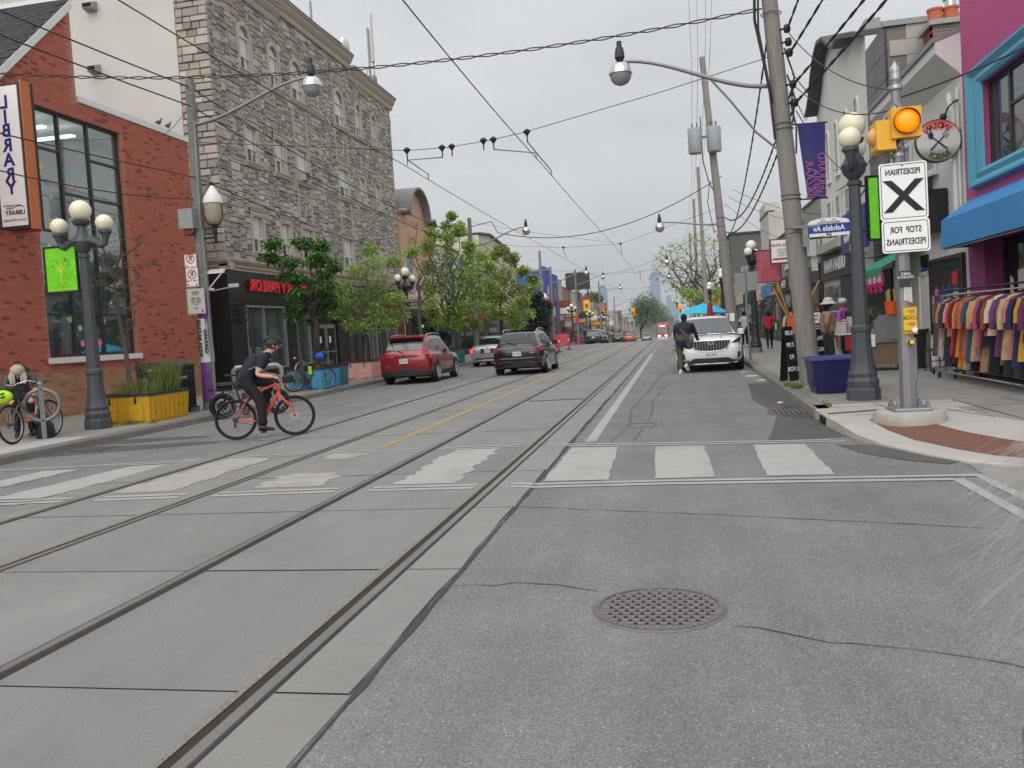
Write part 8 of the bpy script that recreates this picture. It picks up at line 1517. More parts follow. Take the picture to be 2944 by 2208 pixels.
def hand(t,wr_,d,up,skin,grip=False,s=1.0):
    d=Vector(d).normalized(); up=Vector(up).normalized(); sd=d.cross(up).normalized(); m=MB(); w=Vector(wr_)
    m.loft([[w+d*x+sd*(a*wd)+up*(b*th) for a,b in ((-1,-1),(1,-1),(1,1),(-1,1))] for x,wd,th in ((-.01,.022*s,.018*s),(.03*s,.036*s,.016*s),(.075*s,.04*s,.014*s))],closed=True,caps=True)
    for k,L in enumerate((.065,.075,.07,.055)):
        b=w+d*.07*s+sd*(-.03+.02*k)*s; c=1.1 if grip else .35; p1=b+(d*math.cos(c*.5)-up*math.sin(c*.5))*L*.45*s; p2=p1+(d*math.cos(c*1.4)-up*math.sin(c*1.4))*L*.35*s; p3=p2+(d*math.cos(c*2.1)-up*math.sin(c*2.1))*L*.25*s; m.tube([b,p1,p2,p3],[.0095*s,.009*s,.008*s,.006*s],6)
    b=w+d*.02*s-sd*.03*s; m.tube([b,b+(d*.6-sd*.7-up*.2)*.035*s,b+(d*.9-sd*.5-up*.6)*.062*s],[.012*s,.011*s,.008*s],6)
    return m.build('hand',skin,t,60)
def shoe(t,ankle,fwd,mat,sole=None,L=.27,s=1):
    f=Vector(fwd).normalized(); sd=f.cross(V(0,0,1)).normalized(); up=sd.cross(f); a=Vector(ankle); m=MB()
    R=[]
    for x,w,h0,h1 in ((-.08,.025,-.075,-.02),(-.06,.04,-.08,.02),(0,.045,-.085,.035),(.07,.045,-.085,-.01),(.13,.05,-.085,-.03),(.17,.04,-.083,-.045),(.19,.018,-.08,-.06)):
        c=a+f*x*s; R.append([c+sd*(w*math.cos(q))*s+up*((h0+h1)/2+(h1-h0)/2*math.sin(q))*s for q in [2*pi*i/10 for i in range(10)]])
    m.loft(R,closed=True,caps=True); o=m.build('shoe',mat,t,60)
    if sole: m=MB(); m.loft([[c_+V(0,0,0) for c_ in [a+f*x*s+sd*w*s+up*z*s for w,z in ((-.045,-.095),(.045,-.095),(.045,-.078),(-.045,-.078))]] for x in (-.085,.05,.17)],closed=True,caps=True); m.build('sole',sole,o)
    return o
def face(t,hc,fw,up,skin,r=.1,hair=None):
    """nose, brow, eyes, mouth and ears on a head centred at hc looking along fw"""
    f=Vector(fw).normalized(); u=Vector(up); u=(u-f*u.dot(f)).normalized(); s=f.cross(u)
    part('nose',skin,t,lambda m:m.tube([hc+f*r*.86+u*.015,hc+f*r*1.02-u*.012,hc+f*r*.88-u*.03],[.006,.015,.008],6),60); part('ear',skin,t,lambda m:[m.sph(hc+s*k*r*.78-u*.005-f*.005,.024,8,(.6,1,1.2)) for k in (-1,1)],60)
    part('eye',M('eye_dark',(40,32,30),.3),t,lambda m:[m.sph(hc+f*r*.85+s*k*.032+u*.012,.009,6) for k in (-1,1)]); part('brow',hair or M_black,t,lambda m:[m.tube([hc+f*r*.86+s*k*.015+u*.03,hc+f*r*.8+s*k*.05+u*.03],.005,4) for k in (-1,1)]); part('mouth',M('lip',(150,90,84),.6),t,lambda m:m.tube([hc+f*r*.84-s*.022-u*.052,hc+f*r*.88-u*.05,hc+f*r*.84+s*.022-u*.052],.006,5))
def head_j(J,hc,neck,r=.098): 
    J['neck']=(tuple(neck),.052); J['head']=(tuple(hc),(r*.86,r)); J['crown']=(tuple(Vector(hc)+(Vector(hc)-Vector(neck)).normalized()*.055),(r*.74,r*.86))
SK1=M('skin_fair',(206,160,134),.5,var=.05,spec=.3); SK2=M('skin_brown',(120,82,62),.5,var=.05,spec=.3); SK3=M('skin_dark',(64,44,36),.5,var=.05,spec=.3)
def stdzones(shirt,pants,skin,sleeve=.5,legs=1.0,neckw=1):
    def z(a,b,u,p):
        if 'wri' in b or 'hand' in b: return 2
        if 'elb' in b: return 0 if u<sleeve else 2
        if 'wrist' in b: return 2
        if b in('head','crown') : return 2
        if b=='neck': return 2 if u>.55 else 0
        if 'ank' in b or 'kne' in b or 'toe' in b: return 1
        if 'hip' in b: return 1 if u>.3 else (1 if p.z<0 else 1)
        return 0
    return z
# --- the cyclist on the orange bicycle (local frame of the bicycle)
cy=thing('person','cyclist in dark navy jersey and black trousers riding the orange bicycle','person',(BC.x,BC.y,.006),BRZ); CW=wm(cy)
def C(x,y,z): return tuple(CW@V(x,y,z))
sd=OB['sd']; hcb=OB['hc']; bbv=OB['bb']
PEL=V(sd.x-.05,0,sd.z+.05); CH=PEL+V(.31,0,.27); SH=CH+V(.05,0,.06); NK=SH+V(.09,0,.08); HD=NK+V(.09,0,.115)
ftR=bbv+V(.02,-.13,-.17)+V(0,0,.1); ftL=bbv+V(-.02,.13,.17)+V(0,0,.1)
def knee(hip,ank,l1,l2,fwd):
    d=ank-hip; L=min(d.length,l1+l2-.01); a=(l1*l1-l2*l2+L*L)/(2*L); h=math.sqrt(max(0,l1*l1-a*a)); e=d.normalized(); f=Vector(fwd); f=(f-e*f.dot(e)).normalized(); return hip+e*a+f*h
J={}
def put(n,p,r): J[n]=(C(*p),r)
hipR,hipL=PEL+V(.02,-.1,-.04),PEL+V(.02,.1,-.04); kR=knee(hipR,ftR,.43,.43,(1,0,.1)); kL=knee(hipL,ftL,.43,.43,(1,0,.1))
put('pelvis',PEL,(.17,.155)); put('waist',PEL.lerp(CH,.5)+V(-.05,0,.03),(.18,.17)); put('chest',CH+V(-.04,0,.0),(.195,.175)); put('sh',SH+V(-.03,0,-.01),(.14,.13))
for s,n in ((-1,'R'),(1,'L')):
    shp=SH+V(0,s*.17,-.03); ha=hcb+V(-.06,s*.29,.03); el=knee(shp,ha,.29,.27,(-.3,s*.35,-1)); put('sho'+n,shp,.088); put('elb'+n,el,.045); put('wri'+n,ha,.03)
    put('hip'+n,hipR if s<0 else hipL,.12); put('kne'+n,kR if s<0 else kL,.092); put('ank'+n,ftR if s<0 else ftL,.072)
head_j(J,C(*HD),C(*NK))
Bn=[('pelvis','waist'),('waist','chest'),('chest','sh'),('sh','neck'),('neck','head'),('head','crown')]+[e for n in 'RL' for e in (('sh','sho'+n),('sho'+n,'elb'+n),('elb'+n,'wri'+n),('pelvis','hip'+n),('hip'+n,'kne'+n),('kne'+n,'ank'+n))]
M_jer=M('navy_jersey',(26,29,44),.75,var=.12,scale=9,bump=.3,bscale=14); M_blkt=M('black_trousers',(22,22,25),.8,var=.15,scale=9,bump=.3,bscale=14)
skinbody(cy,J,Bn,[M_jer,M_blkt,SK1],stdzones(0,1,2,.62))
fw=(CW.to_3x3()@V(1,0,0)); lf=CW.to_3x3()@V(0,1,0)
for s in (-1,1): ha=hcb+V(-.06,s*.29,.03); hand(cy,C(*ha),CW.to_3x3()@V(.8,0,-.25),(0,0,1),SK1,True)
for p in (ftR,ftL): shoe(cy,C(*(p+V(.0,0,.0))),fw,M_black)
H=Vector(C(*HD)); look=(fw*.9+V(0,0,-.28)).normalized(); face(cy,H,look,(0,0,1),SK1,.1,M('brown_hair',(70,50,40),.7))
part('hair',M('brown_hair',(70,50,40)),cy,lambda m:m.sph(H-fw*.03+V(0,0,.01),.107,14,(.9,.9,.95)),60)
part('cap_peak',M('blue_peak',(110,160,205),.6),cy,lambda m:m.loft([[H+look*(.075+.085*u*math.cos(a*.9))+lf*(.085*math.sin(a))+V(0,0,.052-.028*u) for a in [-1.2+2.4*i/8 for i in range(9)]] for u in (0,.5,1)]),60)
part('collar_stripe',M_sign,cy,lambda m:m.tube([C(*(SH+V(.1,s*.05,-.04))) for s in (-1,0,1)],.008,4)); 
for s in (-1,1):
    part('jersey_piping',M('piping',(150,156,176),.7),cy,lambda m:[m.tube([C(*(PEL+V(.0,s*.155,.12))),C(*(PEL.lerp(CH,.5)+V(.0,s*.165,.02))),C(*(CH+V(-.02,s*.175,-.06)))],.006,4)]); el=Vector(J['elb'+('R' if s<0 else 'L')][0]); sh=Vector(J['sho'+('R' if s<0 else 'L')][0]); c=sh.lerp(el,.64); d=(el-sh).normalized(); u=d.orthogonal().normalized(); w=d.cross(u); part('sleeve_hem',M('hem_white',(190,192,200),.7),cy,lambda m:m.tube([c+(u*math.cos(a)+w*math.sin(a))*.062 for a in [2*pi*i/14 for i in range(14)]],.009,5,closed=True))
hm=thing('black_helmet','black vented cycling helmet on the cyclist','helmet',tuple(H+V(0,0,.05))); up=V(0,0,1)
part('shell',M_blackpl,hm,lambda m:m.loft([[H+fw*(-.015+.155*math.cos(t)*math.sin(ph))+lf*(.118*math.sin(t)*math.sin(ph))+up*(.025+.125*math.cos(ph))+fw*.0 for t in [2*pi*i/20 for i in range(20)]] for ph in (.05,.35,.7,1.05,1.4,1.62)],closed=True,caps=True),60)
part('ridge',M('helmet_grey',(70,72,76),.5),hm,lambda m:[m.tube([H+fw*(-.015+.16*math.sin(ph))+lf*(k*.042*math.cos(ph*.6))+up*(.025+.132*math.cos(ph)) for ph in [-1.3+.26*i for i in range(11)]],.009,5) for k in (-2,-1,0,1,2)]); part('strap',M_black,hm,lambda m:[m.tube([H+lf*s*.1+up*.0,H+lf*s*.085+fw*.02-up*.08,H+fw*.05-up*.115],.006,4) for s in (-1,1)]); part('earbud',M_sign,cy,lambda m:m.sph(H-lf*.09-V(0,0,.02),.014,6))
# --- generic standing / walking person
def walker(label,x,y,z,rz,h,shirt,pants,skin,shoes,step=.12,arms=((.08,-.1),(.08,.1)),sleeve=.55,hair=None,build=1.0,lean=0,hips=1.0,look=(0,1,0),legs=None,hairlong=False,elbows=None,zones=None,extra=None,knees=(0,0)):
    """local +y is where the person faces"""
    t=thing('person',label,'person',(x,y,z),rz); W=wm(t); k=h/1.75; J={}
    def P(a,b,c): return W@V(a*k,b*k,c*k)
    w=build; J['pelvis']=(tuple(P(0,0,.98)),(.15*w*k*hips,.115*w*k*hips)); J['waist']=(tuple(P(0,lean*.3,1.13)),(.14*w*k,.105*w*k)); J['chest']=(tuple(P(0,lean*.7,1.3)),(.165*w*k,.12*w*k)); J['sh']=(tuple(P(0,lean,1.43)),(.12*w*k,.085*w*k))
    hc=P(0,lean*1.25+.03,1.635); head_j(J,hc,P(0,lean*1.1,1.5),.1*k)
    for s,n in ((-1,'L'),(1,'R')):
        i=0 if s<0 else 1; dx,dy=arms[i]; so=P(s*.19*w**.5,lean,1.41); J['sho'+n]=(tuple(so),.066*k*w**.5)
        if elbows: e,wr_=elbows[i]; J['elb'+n]=(tuple(P(*e)),.05*k*w**.5); J['wri'+n]=(tuple(P(*wr_)),.03*k)
        else: J['elb'+n]=(tuple(P(s*(.24*w**.5+dx*.4),lean+dy*.5-.02,1.13)),.05*k*w**.5); J['wri'+n]=(tuple(P(s*(.24*w**.5+dx*.6),lean+dy+.03,.88)),.032*k)
        st=step*s; J['hip'+n]=(tuple(P(s*.095*w**.5*hips,0,.9)),.1*k*w*hips**.5); lift=knees[i]; J['kne'+n]=(tuple(P(s*.1*w**.3,st*.55+.03+lift*.12,.5+lift*.04)),.072*k*w**.7); J['ank'+n]=(tuple(P(s*.1,st-.02-lift*.22,.1+lift*.16)),.052*k*w**.4)
    b=skinbody(t,J,Bn,[shirt,pants,skin],zones or stdzones(0,1,2,sleeve)); F=W.to_3x3()@V(0,1,0); Lk=W.to_3x3()@Vector(look)
    face(t,hc,Lk,(0,0,1),skin,.1*k,hair)
    for s,n in ((-1,'L'),(1,'R')):
        wr_=Vector(J['wri'+n][0]); el=Vector(J['elb'+n][0]); hand(t,wr_,wr_-el,F if not elbows else V(0,0,1),skin,False,k); i=0 if s<0 else 1; shoe(t,Vector(J['ank'+n][0])+V(0,0,-.0),F if not knees[i] else (F*.8-V(0,0,.6)),shoes[0],shoes[1] if len(shoes)>1 else None,s=k)
    if hair:
        part('hair',hair,t,lambda m:m.sph(hc-Lk*.02*k+V(0,0,.03*k),.112*k,14,(.95,.95,.95)),60)
        if hairlong: part('hair',hair,t,lambda m:m.loft([[hc-Lk*(.05*k)+(W.to_3x3()@V(1,0,0))*(.1*k*wd*math.cos(a))-Lk*(.06*k*wd*math.sin(a))+V(0,0,zz*k) for a in [2*pi*i/12 for i in range(12)]] for zz,wd in ((.06,1),(-.05,1.15),(-.16,1.25),(-.24,.8))],closed=True,caps=True),60)
    if extra: extra(t,P,J,F,hc,k)
    return t
# man in navy shirt walking round the white car
M_nv=M('navy_tshirt',(26,30,56),.8,var=.1,scale=7,bump=.3,bscale=12); M_olive=M('olive_trousers',(84,80,72),.85,var=.14,scale=7,bump=.4,bscale=10); M_wsh=M('white_trainers',(214,212,206),.6,var=.08); M_tan=M('tan_canvas',(112,100,84),.8,var=.1,scale=9)
def ex_man(t,P,J,F,hc,k):
    part('bag_strap',M_tan,t,lambda m:m.tube([P(-.12,.02,1.45),P(-.02,-.16,1.3),P(.12,-.19,1.15),P(.24,-.12,1.02),P(.2,.1,1.1),P(0,.16,1.3),P(-.1,.1,1.46)],.018,6)); part('shoulder_bag',M_tan,t,lambda m:m.sph(P(.27,-.1,1.0),.14,12,(.5,.9,1.1)),60); part('belt_pouch',M_black,t,lambda m:m.cbox(P(-.16,-.12,.97),(.12,.08,.1)))
    part('short_hair',M('black_hair',(22,20,20),.9),t,lambda m:m.sph(hc+V(0,0,.015)-F*.01,.108*k,14,(.92,.95,1.0)),60)
mp_=PZ(1972,1073,0)
walker('heavy set man in navy shirt with shoulder bag walking beside the white car',mp_.x,mp_.y,.0,R_(-25),1.76,M_nv,M_olive,SK3,(M_wsh,M_sign),step=.1,build=1.75,hips=1.3,sleeve=.8,lean=.03,arms=((.05,.2),(.0,.25)),extra=ex_man,knees=(0,.9))
# tan shirt pedestrian in pale hat
M_tanshirt=M('tan_shirt',(150,124,102),.85,var=.1,scale=8,bump=.3,bscale=12); M_dkol=M('dark_olive_trousers',(44,52,44),.85,var=.12,scale=8); M_blkhair=M('black_hair',(22,20,20),.9)
def ex_hat(t,P,J,F,hc,k): 
    part('hat',M('pale_sun_hat',(196,190,178),.85,var=.05),t,lambda m:[m.lathe([(.0,.16),(.07,.15),(.105,.1),(.12,.04),(.19,.0),(.195,.008),(.12,.05)],hc+V(0,0,.03),20)],60)
walker('pedestrian in tan shirt and pale sun hat beside the leaning pole',3.4,19.9,HK,R_(-98),1.66,M_tanshirt,M_dkol,SK2,(M_blackpl,),step=.05,build=1.35,sleeve=.7,elbows=(((-.3,.0,1.12),(-.2,.14,.92)),((.3,-.05,1.12),(.24,.06,.9))),hair=M_blkhair,hairlong=True,extra=ex_hat)
def ex_cap(t,P,J,F,hc,k): part('cap',M('pale_cap',(190,188,182),.8),t,lambda m:m.sph(hc+V(0,0,.045),.113,14,(1,1,.75)),60); part('backpack',M_blackpl,t,lambda m:m.bev(tuple(P(0,-.24,1.22)-V(.16,.1,.22)),tuple(P(0,-.24,1.22)+V(.16,.1,.22)),.05))
walker('pedestrian in purple top with black vest and pale cap behind the globe lamp',4.15,22.0,HK,R_(40),1.72,M('purple_top',(150,70,150),.8,var=.1),M_blkt,SK2,(M_blackpl,),sleeve=.98,extra=ex_cap)
def ex_red(t,P,J,F,hc,k): part('papers',M_sign,t,lambda m:m.cbox(P(.3,.05,1.0),(.04,.2,.3))); part('key_strap',M_black,t,lambda m:m.cyl(P(-.28,.05,.85),P(-.3,.05,.7),.012))
walker('woman in red top and black leggings walking away on the right pavement',4.0,37.5,HK,0,1.66,M('red_top',(188,34,44),.8,var=.08),M_blkt,SK2,(M_blackpl,),step=.16,sleeve=.45,hair=M_blkhair,hairlong=True,extra=ex_red)
walker('woman in white top and black trousers walking away near the kerb',3.3,41.5,HK,0,1.7,M('white_top',(206,206,212),.8,var=.06),M_blkt,SK3,(M_wsh,),step=.18,sleeve=.5,hair=M_blkhair)
walker('person in grey jacket partly hidden by the leaning transformer pole',2.35,46,HK,0,1.7,M('grey_jacket',(110,104,100),.8,var=.1),M_blkt,SK2,(M_blackpl,),step=.14,sleeve=.98,hair=M('grey_hair',(120,116,112),.8))
walker('person in sleeveless grey top carrying a yellow bag behind the corn stall',3.86,29.5,HK,R_(10),1.66,M('grey_vest',(140,138,134),.8,var=.08),M('long_grey_skirt',(120,118,116),.8),SK1,(M_blackpl,),step=.1,sleeve=.05,hair=M_blkhair)
walker('pedestrian in white shirt on the left pavement by the orange barrels',-11.4,66,HK,R_(180),1.7,M('white_shirt2',(200,204,210),.8),M('dark_jeans',(40,44,60),.8),SK1,(M_blackpl,),hair=M_blkhair)
for i,(x,y,lab,c) in enumerate(((-11.8,98,'dark clothed pedestrian by the pink wrapped pole',(40,40,46)),(-11.2,107,'pedestrian in a dark blue coat past the parked SUVs',(36,44,72)),(-11.0,118,'pedestrian in black standing by the far left shops',(30,30,32)))): walker(lab,x,y,HK+gz(y),R_(180*(i%2)),1.72,M('coat%d'%i,c,.8),M_blkt,SK2,(M_blackpl,),hair=M_blkhair)
# --- grey haired person bending over the locked bicycle
bp=V(-12.0,13.5,HK); bd=thing('person','grey haired person in dark jacket and backpack bending over the grey bicycle','person',tuple(bp),R_(-140)); W=wm(bd)
def B(x,y,z): return W@V(x,y,z)
J={'pelvis':(tuple(B(0,-.12,.86)),(.15,.13)),'waist':(tuple(B(0,.0,1.0)),(.145,.125)),'chest':(tuple(B(0,.17,1.12)),(.165,.14)),'sh':(tuple(B(0,.27,1.17)),(.125,.11))}
hcx=B(0.02,.47,1.22); head_j(J,hcx,B(0,.36,1.19)); 
for s,n in ((-1,'L'),(1,'R')):
    J['sho'+n]=(tuple(B(s*.2,.25,1.13)),.08); J['elb'+n]=(tuple(B(s*.26,.36,.9)),.062); J['wri'+n]=(tuple(B(s*.16,.52,.74)),.04); J['hip'+n]=(tuple(B(s*.1,-.1,.8)),.11); J['kne'+n]=(tuple(B(s*.12,.02,.46)),.08); J['ank'+n]=(tuple(B(s*.12,-.04,.09)),.058)
M_gjack=M('grey_leather_jacket',(72,74,76),.5,var=.15,scale=8,bump=.3)
skinbody(bd,J,Bn,[M_gjack,M_blkt,SK1],stdzones(0,1,2,1.1)); F=W.to_3x3()@V(0,1,0); lk=(F*.6-V(0,0,.8)).normalized(); face(bd,hcx,lk,F,SK1)
for s in (-1,1): hand(bd,B(s*.16,.52,.74),W.to_3x3()@V(-s*.2,.5,-.6),F,SK1,True); shoe(bd,B(s*.12,-.04,.1),F,M_black)
part('hair',M('ash_grey_hair',(176,166,148),.8,var=.12,scale=30,stretch=(1,1,.2)),bd,lambda m:[m.sph(hcx-lk*.02+V(0,0,.025),.122,16,(1,1,.95))]+[m.tube([hcx+W.to_3x3()@V(.1*math.cos(a),.02,.06*math.sin(a)),hcx+W.to_3x3()@V(.125*math.cos(a),.06,-.08),hcx+W.to_3x3()@V(.11*math.cos(a),.1,-.2)],[.03,.03,.01],6) for a in (0,.5,1,2.1,2.6,3.14)],60)
part('blue_hood',M('royal_blue_fleece',(34,40,110),.9,var=.1),bd,lambda m:m.sph(B(0,.3,1.15),.14,14,(1.05,1,.7)),60); part('backpack',M_blackpl,bd,lambda m:m.sph(B(-.02,-.02,1.2),.19,14,(.9,.8,.9)),60)
bg=thing('black_bag','black sack bag on the ground at the ring stand','bag',(-11.3,13.2,HK)); part('sack',M_blackpl,bg,lambda m:m.lathe([(.14,.0),(.17,.1),(.15,.24),(.08,.34),(.05,.38)],(-11.35,13.25,HK),14),60); part('handle',M_black,bg,lambda m:m.tube([(-11.39,13.25,HK+.36),(-11.35,13.25,HK+.48),(-11.31,13.25,HK+.36)],.012,5))
# --- grey haired bystander at the right edge, close to the camera: only loose hair reaches into view
hp_=V(.44,.9,0); bys=thing('person','bystander with long windblown grey hair at the right edge of view','person',tuple(hp_)); M_ghair=M('silver_grey_hair',(176,174,174),.5,var=.1,scale=40); hh=V(.40,.86,1.30)
J={'pelvis':((.50,.9,.78),(.15,.12)),'waist':((.50,.9,.92),(.14,.11)),'chest':((.49,.89,1.05),(.15,.12)),'sh':((.48,.88,1.12),(.1,.08))}; head_j(J,hh+V(.05,0,.0),V(.47,.88,1.18),.095)
for s,n in ((-1,'L'),(1,'R')): J['sho'+n]=((.49+s*.14,.88+s*.06,1.08),.06); J['elb'+n]=((.51+s*.2,.9+s*.08,.85),.045); J['wri'+n]=((.52+s*.2,.95+s*.08,.65),.03); J['hip'+n]=((.50+s*.09,.9,.7),.1); J['kne'+n]=((.50+s*.1,.92,.4),.07); J['ank'+n]=((.50+s*.1,.9,.09),.05)
skinbody(bys,J,Bn,[M('taupe_coat',(120,108,102),.85),M_blkt,SK1],stdzones(0,1,2,1.1)); shoe(bys,(.40,.9,.09),(0,1,0),M_black); shoe(bys,(.60,.9,.09),(0,1,0),M_black)
m=MB(); m.fix=False; hc2=hh+V(.05,0,0)
for i in range(1300):
    a=random.uniform(0,2*pi); ph=random.uniform(.1,1.9); d=V(math.cos(a)*math.sin(ph),math.sin(a)*math.sin(ph),math.cos(ph)); p=hc2+V(.05,0,-.01)+d*.108
    wv=random.random()**2.5; ln=random.uniform(.08,.18); P=[p]; v=(d*.6+V(-.25-.9*wv,random.gauss(0,.25),-.35+.5*wv*random.random())).normalized()
    for k in range(7): P.append(P[-1]+v*ln/7); v=(v+V(random.gauss(-.02,.13),random.gauss(0,.12),-.16+random.gauss(0,.1))).normalized()
    r=random.uniform(.0003,.0008); m.tube(P,[r*(1-.09*k) for k in range(8)],3,cap=False)
m.build('loose_hair',M_ghair,bys,kind='stuff'); part('hair_cap',M_ghair,bys,lambda m:m.sph(hc2+V(.05,0,-.01),.112,16,(.98,.98,1)),60)
# ================================================================ street stalls, boards, far street
def ordn(i): return ('first','second','third','fourth','fifth','sixth','seventh','eighth','ninth','tenth','eleventh','twelfth','thirteenth','fourteenth','fifteenth','sixteenth','seventeenth','eighteenth','nineteenth','twentieth','twenty-first','twenty-second','twenty-third','twenty-fourth','twenty-fifth','twenty-sixth','twenty-seventh','twenty-eighth')[i]
M_rackm=M_chrome
for k,(x,y0,y1,lab) in enumerate(((5.18,13.0,17.35,'nearest wheeled clothes rack outside the magenta shop'),(5.36,17.0,18.35,'far wheeled clothes rack by the white shop window'))):
    t=thing('clothes_rack',lab,'clothes rack',(x,y0,HK),0,'wheeled clothes racks')
    part('rail',M_rackm,t,lambda m:[m.cyl((x,y0-.1,1.72),(x,y1+.1,1.72),.016),m.cyl((x,y0,.28),(x,y0,1.72),.016),m.cyl((x,y1,.28),(x,y1,1.72),.016)]); part('base',M_rackm,t,lambda m:[m.cyl((x+d,y0,.28),(x+d,y1,.28),.016) for d in (-.22,.22)]+[m.cyl((x-.25,q,.28),(x+.25,q,.28),.016) for q in (y0,y1)]); part('top_shelf',M_black,t,lambda m:[m.cyl((x+d,y0,1.8),(x+d,y1,1.8),.012) for d in (-.1,.1)])
    for dx in (-.22,.22):
        for q in (y0,y1): w=part('caster',M_rubber,t,lambda m:m.lathe([(.055,-.015),(.06,0),(.055,.015)],(x+dx,q,HK+.06),14,'x')); part('fork',M_galv,w,lambda m:m.cbox((x+dx,q,HK+.11),(.05,.03,.07)))
gcol=[('dark paisley',(96,70,66)),('grey and rust printed',(122,104,88)),('white lace',(208,206,210)),('pink and teal',(190,92,150)),('dusty rose',(180,120,110)),('red and white spotted',(190,70,76)),('tan embroidered',(176,136,108)),('charcoal patterned',(58,56,62)),('pale pink',(206,150,140)),('red patterned',(186,56,66)),('maroon',(92,28,40)),('orange',(206,128,40)),('bronze',(150,100,60)),('coral print',(200,96,90)),('teal',(36,86,96)),('peach',(196,150,124)),('mustard yellow',(206,164,60)),('magenta striped',(180,70,130)),('black printed',(44,42,46)),('rust brown',(140,72,50)),('cream',(208,196,170)),('violet',(110,60,110)),('olive green',(96,100,60)),('beige',(190,160,130)),('salmon',(206,130,110)),('navy',(44,48,84)),('gold',(196,150,60)),('plum',(96,44,78))]
for i,(cn,rgb) in enumerate(gcol):
    y=18.2-i*.182+random.uniform(-.02,.02); x=(5.36 if y>17.2 else 5.18)+random.uniform(-.02,.02); L=random.choice((.62,.7,.9,1.0,1.1))+random.uniform(0,.12) if i not in (0,1,2) else (1.1,1.05,1.1)[i]; t=thing('garment','%s garment, %s along the clothes racks from the white shop'%(cn,ordn(i)),'garment',(x,y,1.7),0,'garments on the clothes racks')
    mt=M('cloth_'+cn.replace(' ','_'),rgb,.85,var=.45 if (i%2 or 'pat' in cn or 'print' in cn or 'spot' in cn or 'stri' in cn or 'emb' in cn or 'pais' in cn) else .12,scale=26 if 'p' in cn else 9,bump=.4,bscale=8,stretch=(1,1,.5)); z1=1.62; yw=random.uniform(-.03,.03)
    def gring(z,wx,wy,ph): return [(x+wx*math.cos(a)*(1+.06*math.sin(5*a+ph)),y+yw*(z1-z)+wy*math.sin(a)*(1+.35*math.sin(4*a+ph)),z) for a in [2*pi*k/18 for k in range(18)]]
    ph=random.random()*6
    part('cloth',mt,t,lambda m:m.loft([gring(z1+.03,.05,.03,ph),gring(z1,.12,.035,ph),gring(z1-.06,.21,.04,ph),gring(z1-.2,.2,.045,ph),gring(z1-.45,.19,.05,ph),gring(z1-L*.8,.24,.06,ph),gring(z1-L,.26,.065,ph)],closed=True,caps=True),50)
    if i>2: [part('sleeve',mt,t,lambda m:m.tube([(x+s*.19,y,z1-.07),(x+s*.26,y-.01,z1-.25),(x+s*.27,y-.02,z1-.42-.1*(i%2))],[.055,.05,.055],8),50) for s in (-1,1)]
    if i>3 and i%3: part('inner_layer',list(MATS.values())[-1-(i*7)%min(i,12)] if i%2 else M_blkt,t,lambda m:m.loft([gring(z1-.3,.13,.04,ph+1),gring(z1-.7,.16,.05,ph+1),gring(z1-1.24,.19+.05*(i%2),.05,ph+1)],closed=True,caps=True),50)
    part('hanger',M_black,t,lambda m:[m.tube([(x-.19,y,z1-.04),(x,y,z1+.04),(x+.19,y,z1-.04)],.008,4),m.tube([(x,y,z1+.04),(x,y,z1+.09),(x+.02,y,z1+.12)],.004,4)])
# juice stall
M_obk=M('orange_bucket',(222,92,36),.5,var=.06); M_cane=M('sugar_cane',(176,146,96),.8,var=.2,scale=8); M_caned=M('dark_cane',(110,76,50),.8,var=.2,scale=8); M_inox=M('stainless',(150,150,150),.35,metal=.6,var=.12)
def bucket(label,x,y,z,h,n,cl,mats,lean=.25):
    t=thing('orange_bucket',label,'bucket',(x,y,z)); part('pail',M_obk,t,lambda m:m.lathe([(.13,0),(.155,h),(.165,h),(.165,h-.03),(.15,h-.03)],(x,y,z),16),40)
    for i in range(n): a=random.uniform(0,2*pi); l=random.uniform(-lean,lean); part('cane_stick',mats[i%len(mats)],t,lambda m:m.cyl((x+.08*math.cos(a),y+.08*math.sin(a),z+.1),(x+.08*math.cos(a)+l*cl,y+.1*math.sin(a),z+h+cl*random.uniform(.7,1)),.018,n=7))
    return t
ct=thing('juice_cart','steel and wood sugar cane juice cart under the green awning','cart',(4.65,20.4,HK)); bx('wood_body',M('cart_wood',(128,106,88),.8,var=.2,scale=5,stretch=(3,3,.4)),ct,(4.35,20.1,.28),(5.0,20.9,.78)); bx('steel_top',M_inox,ct,(4.3,20.05,.781),(5.05,20.95,1.1)); part('press',M_inox,ct,lambda m:[m.prism([(4.45,1.1),(4.95,1.1),(4.95,1.4),(4.6,1.4),(4.45,1.25)],'y',20.2,20.7)]); bx('notice',M_sign,ct,(4.2,20.03,.7),(4.42,20.04,.98)); bx('control_plate',M_galv,ct,(4.7,20.03,.85),(4.95,20.045,1.05))
for a in (4.42,4.93): part('wheel',M_rubber,ct,lambda m:m.lathe([(.06,-.02),(.065,0),(.06,.02)],(a,20.2,HK+.066),14,'x')); part('leg',M_black,ct,lambda m:m.cyl((a,20.2,.2),(a,20.2,.3),.02))
bucket('orange bucket of cut sugar cane on the juice cart',4.85,20.25,1.4,.3,9,.28,[M_cane],.1)
tb=thing('stall_table','cluttered white stall table with cups and boxes beside the juice cart','table',(4.2,20.9,HK)); bx('top',M_white,tb,(3.75,20.7,.98),(4.3,21.5,1.02)); part('leg',M_galv,tb,lambda m:m.cyl((3.8,20.75,HK),(3.8,20.75,.98),.02)); part('leg',M_galv,tb,lambda m:m.cyl((4.25,20.75,HK),(4.25,20.75,.98),.02)); bx('cloth',M_black,tb,(3.95,20.72,.2),(4.28,20.74,.97)); bx('red_sheet',M('red_plastic',(170,40,50),.6),tb,(3.9,20.69,.62),(4.1,20.7,.95))
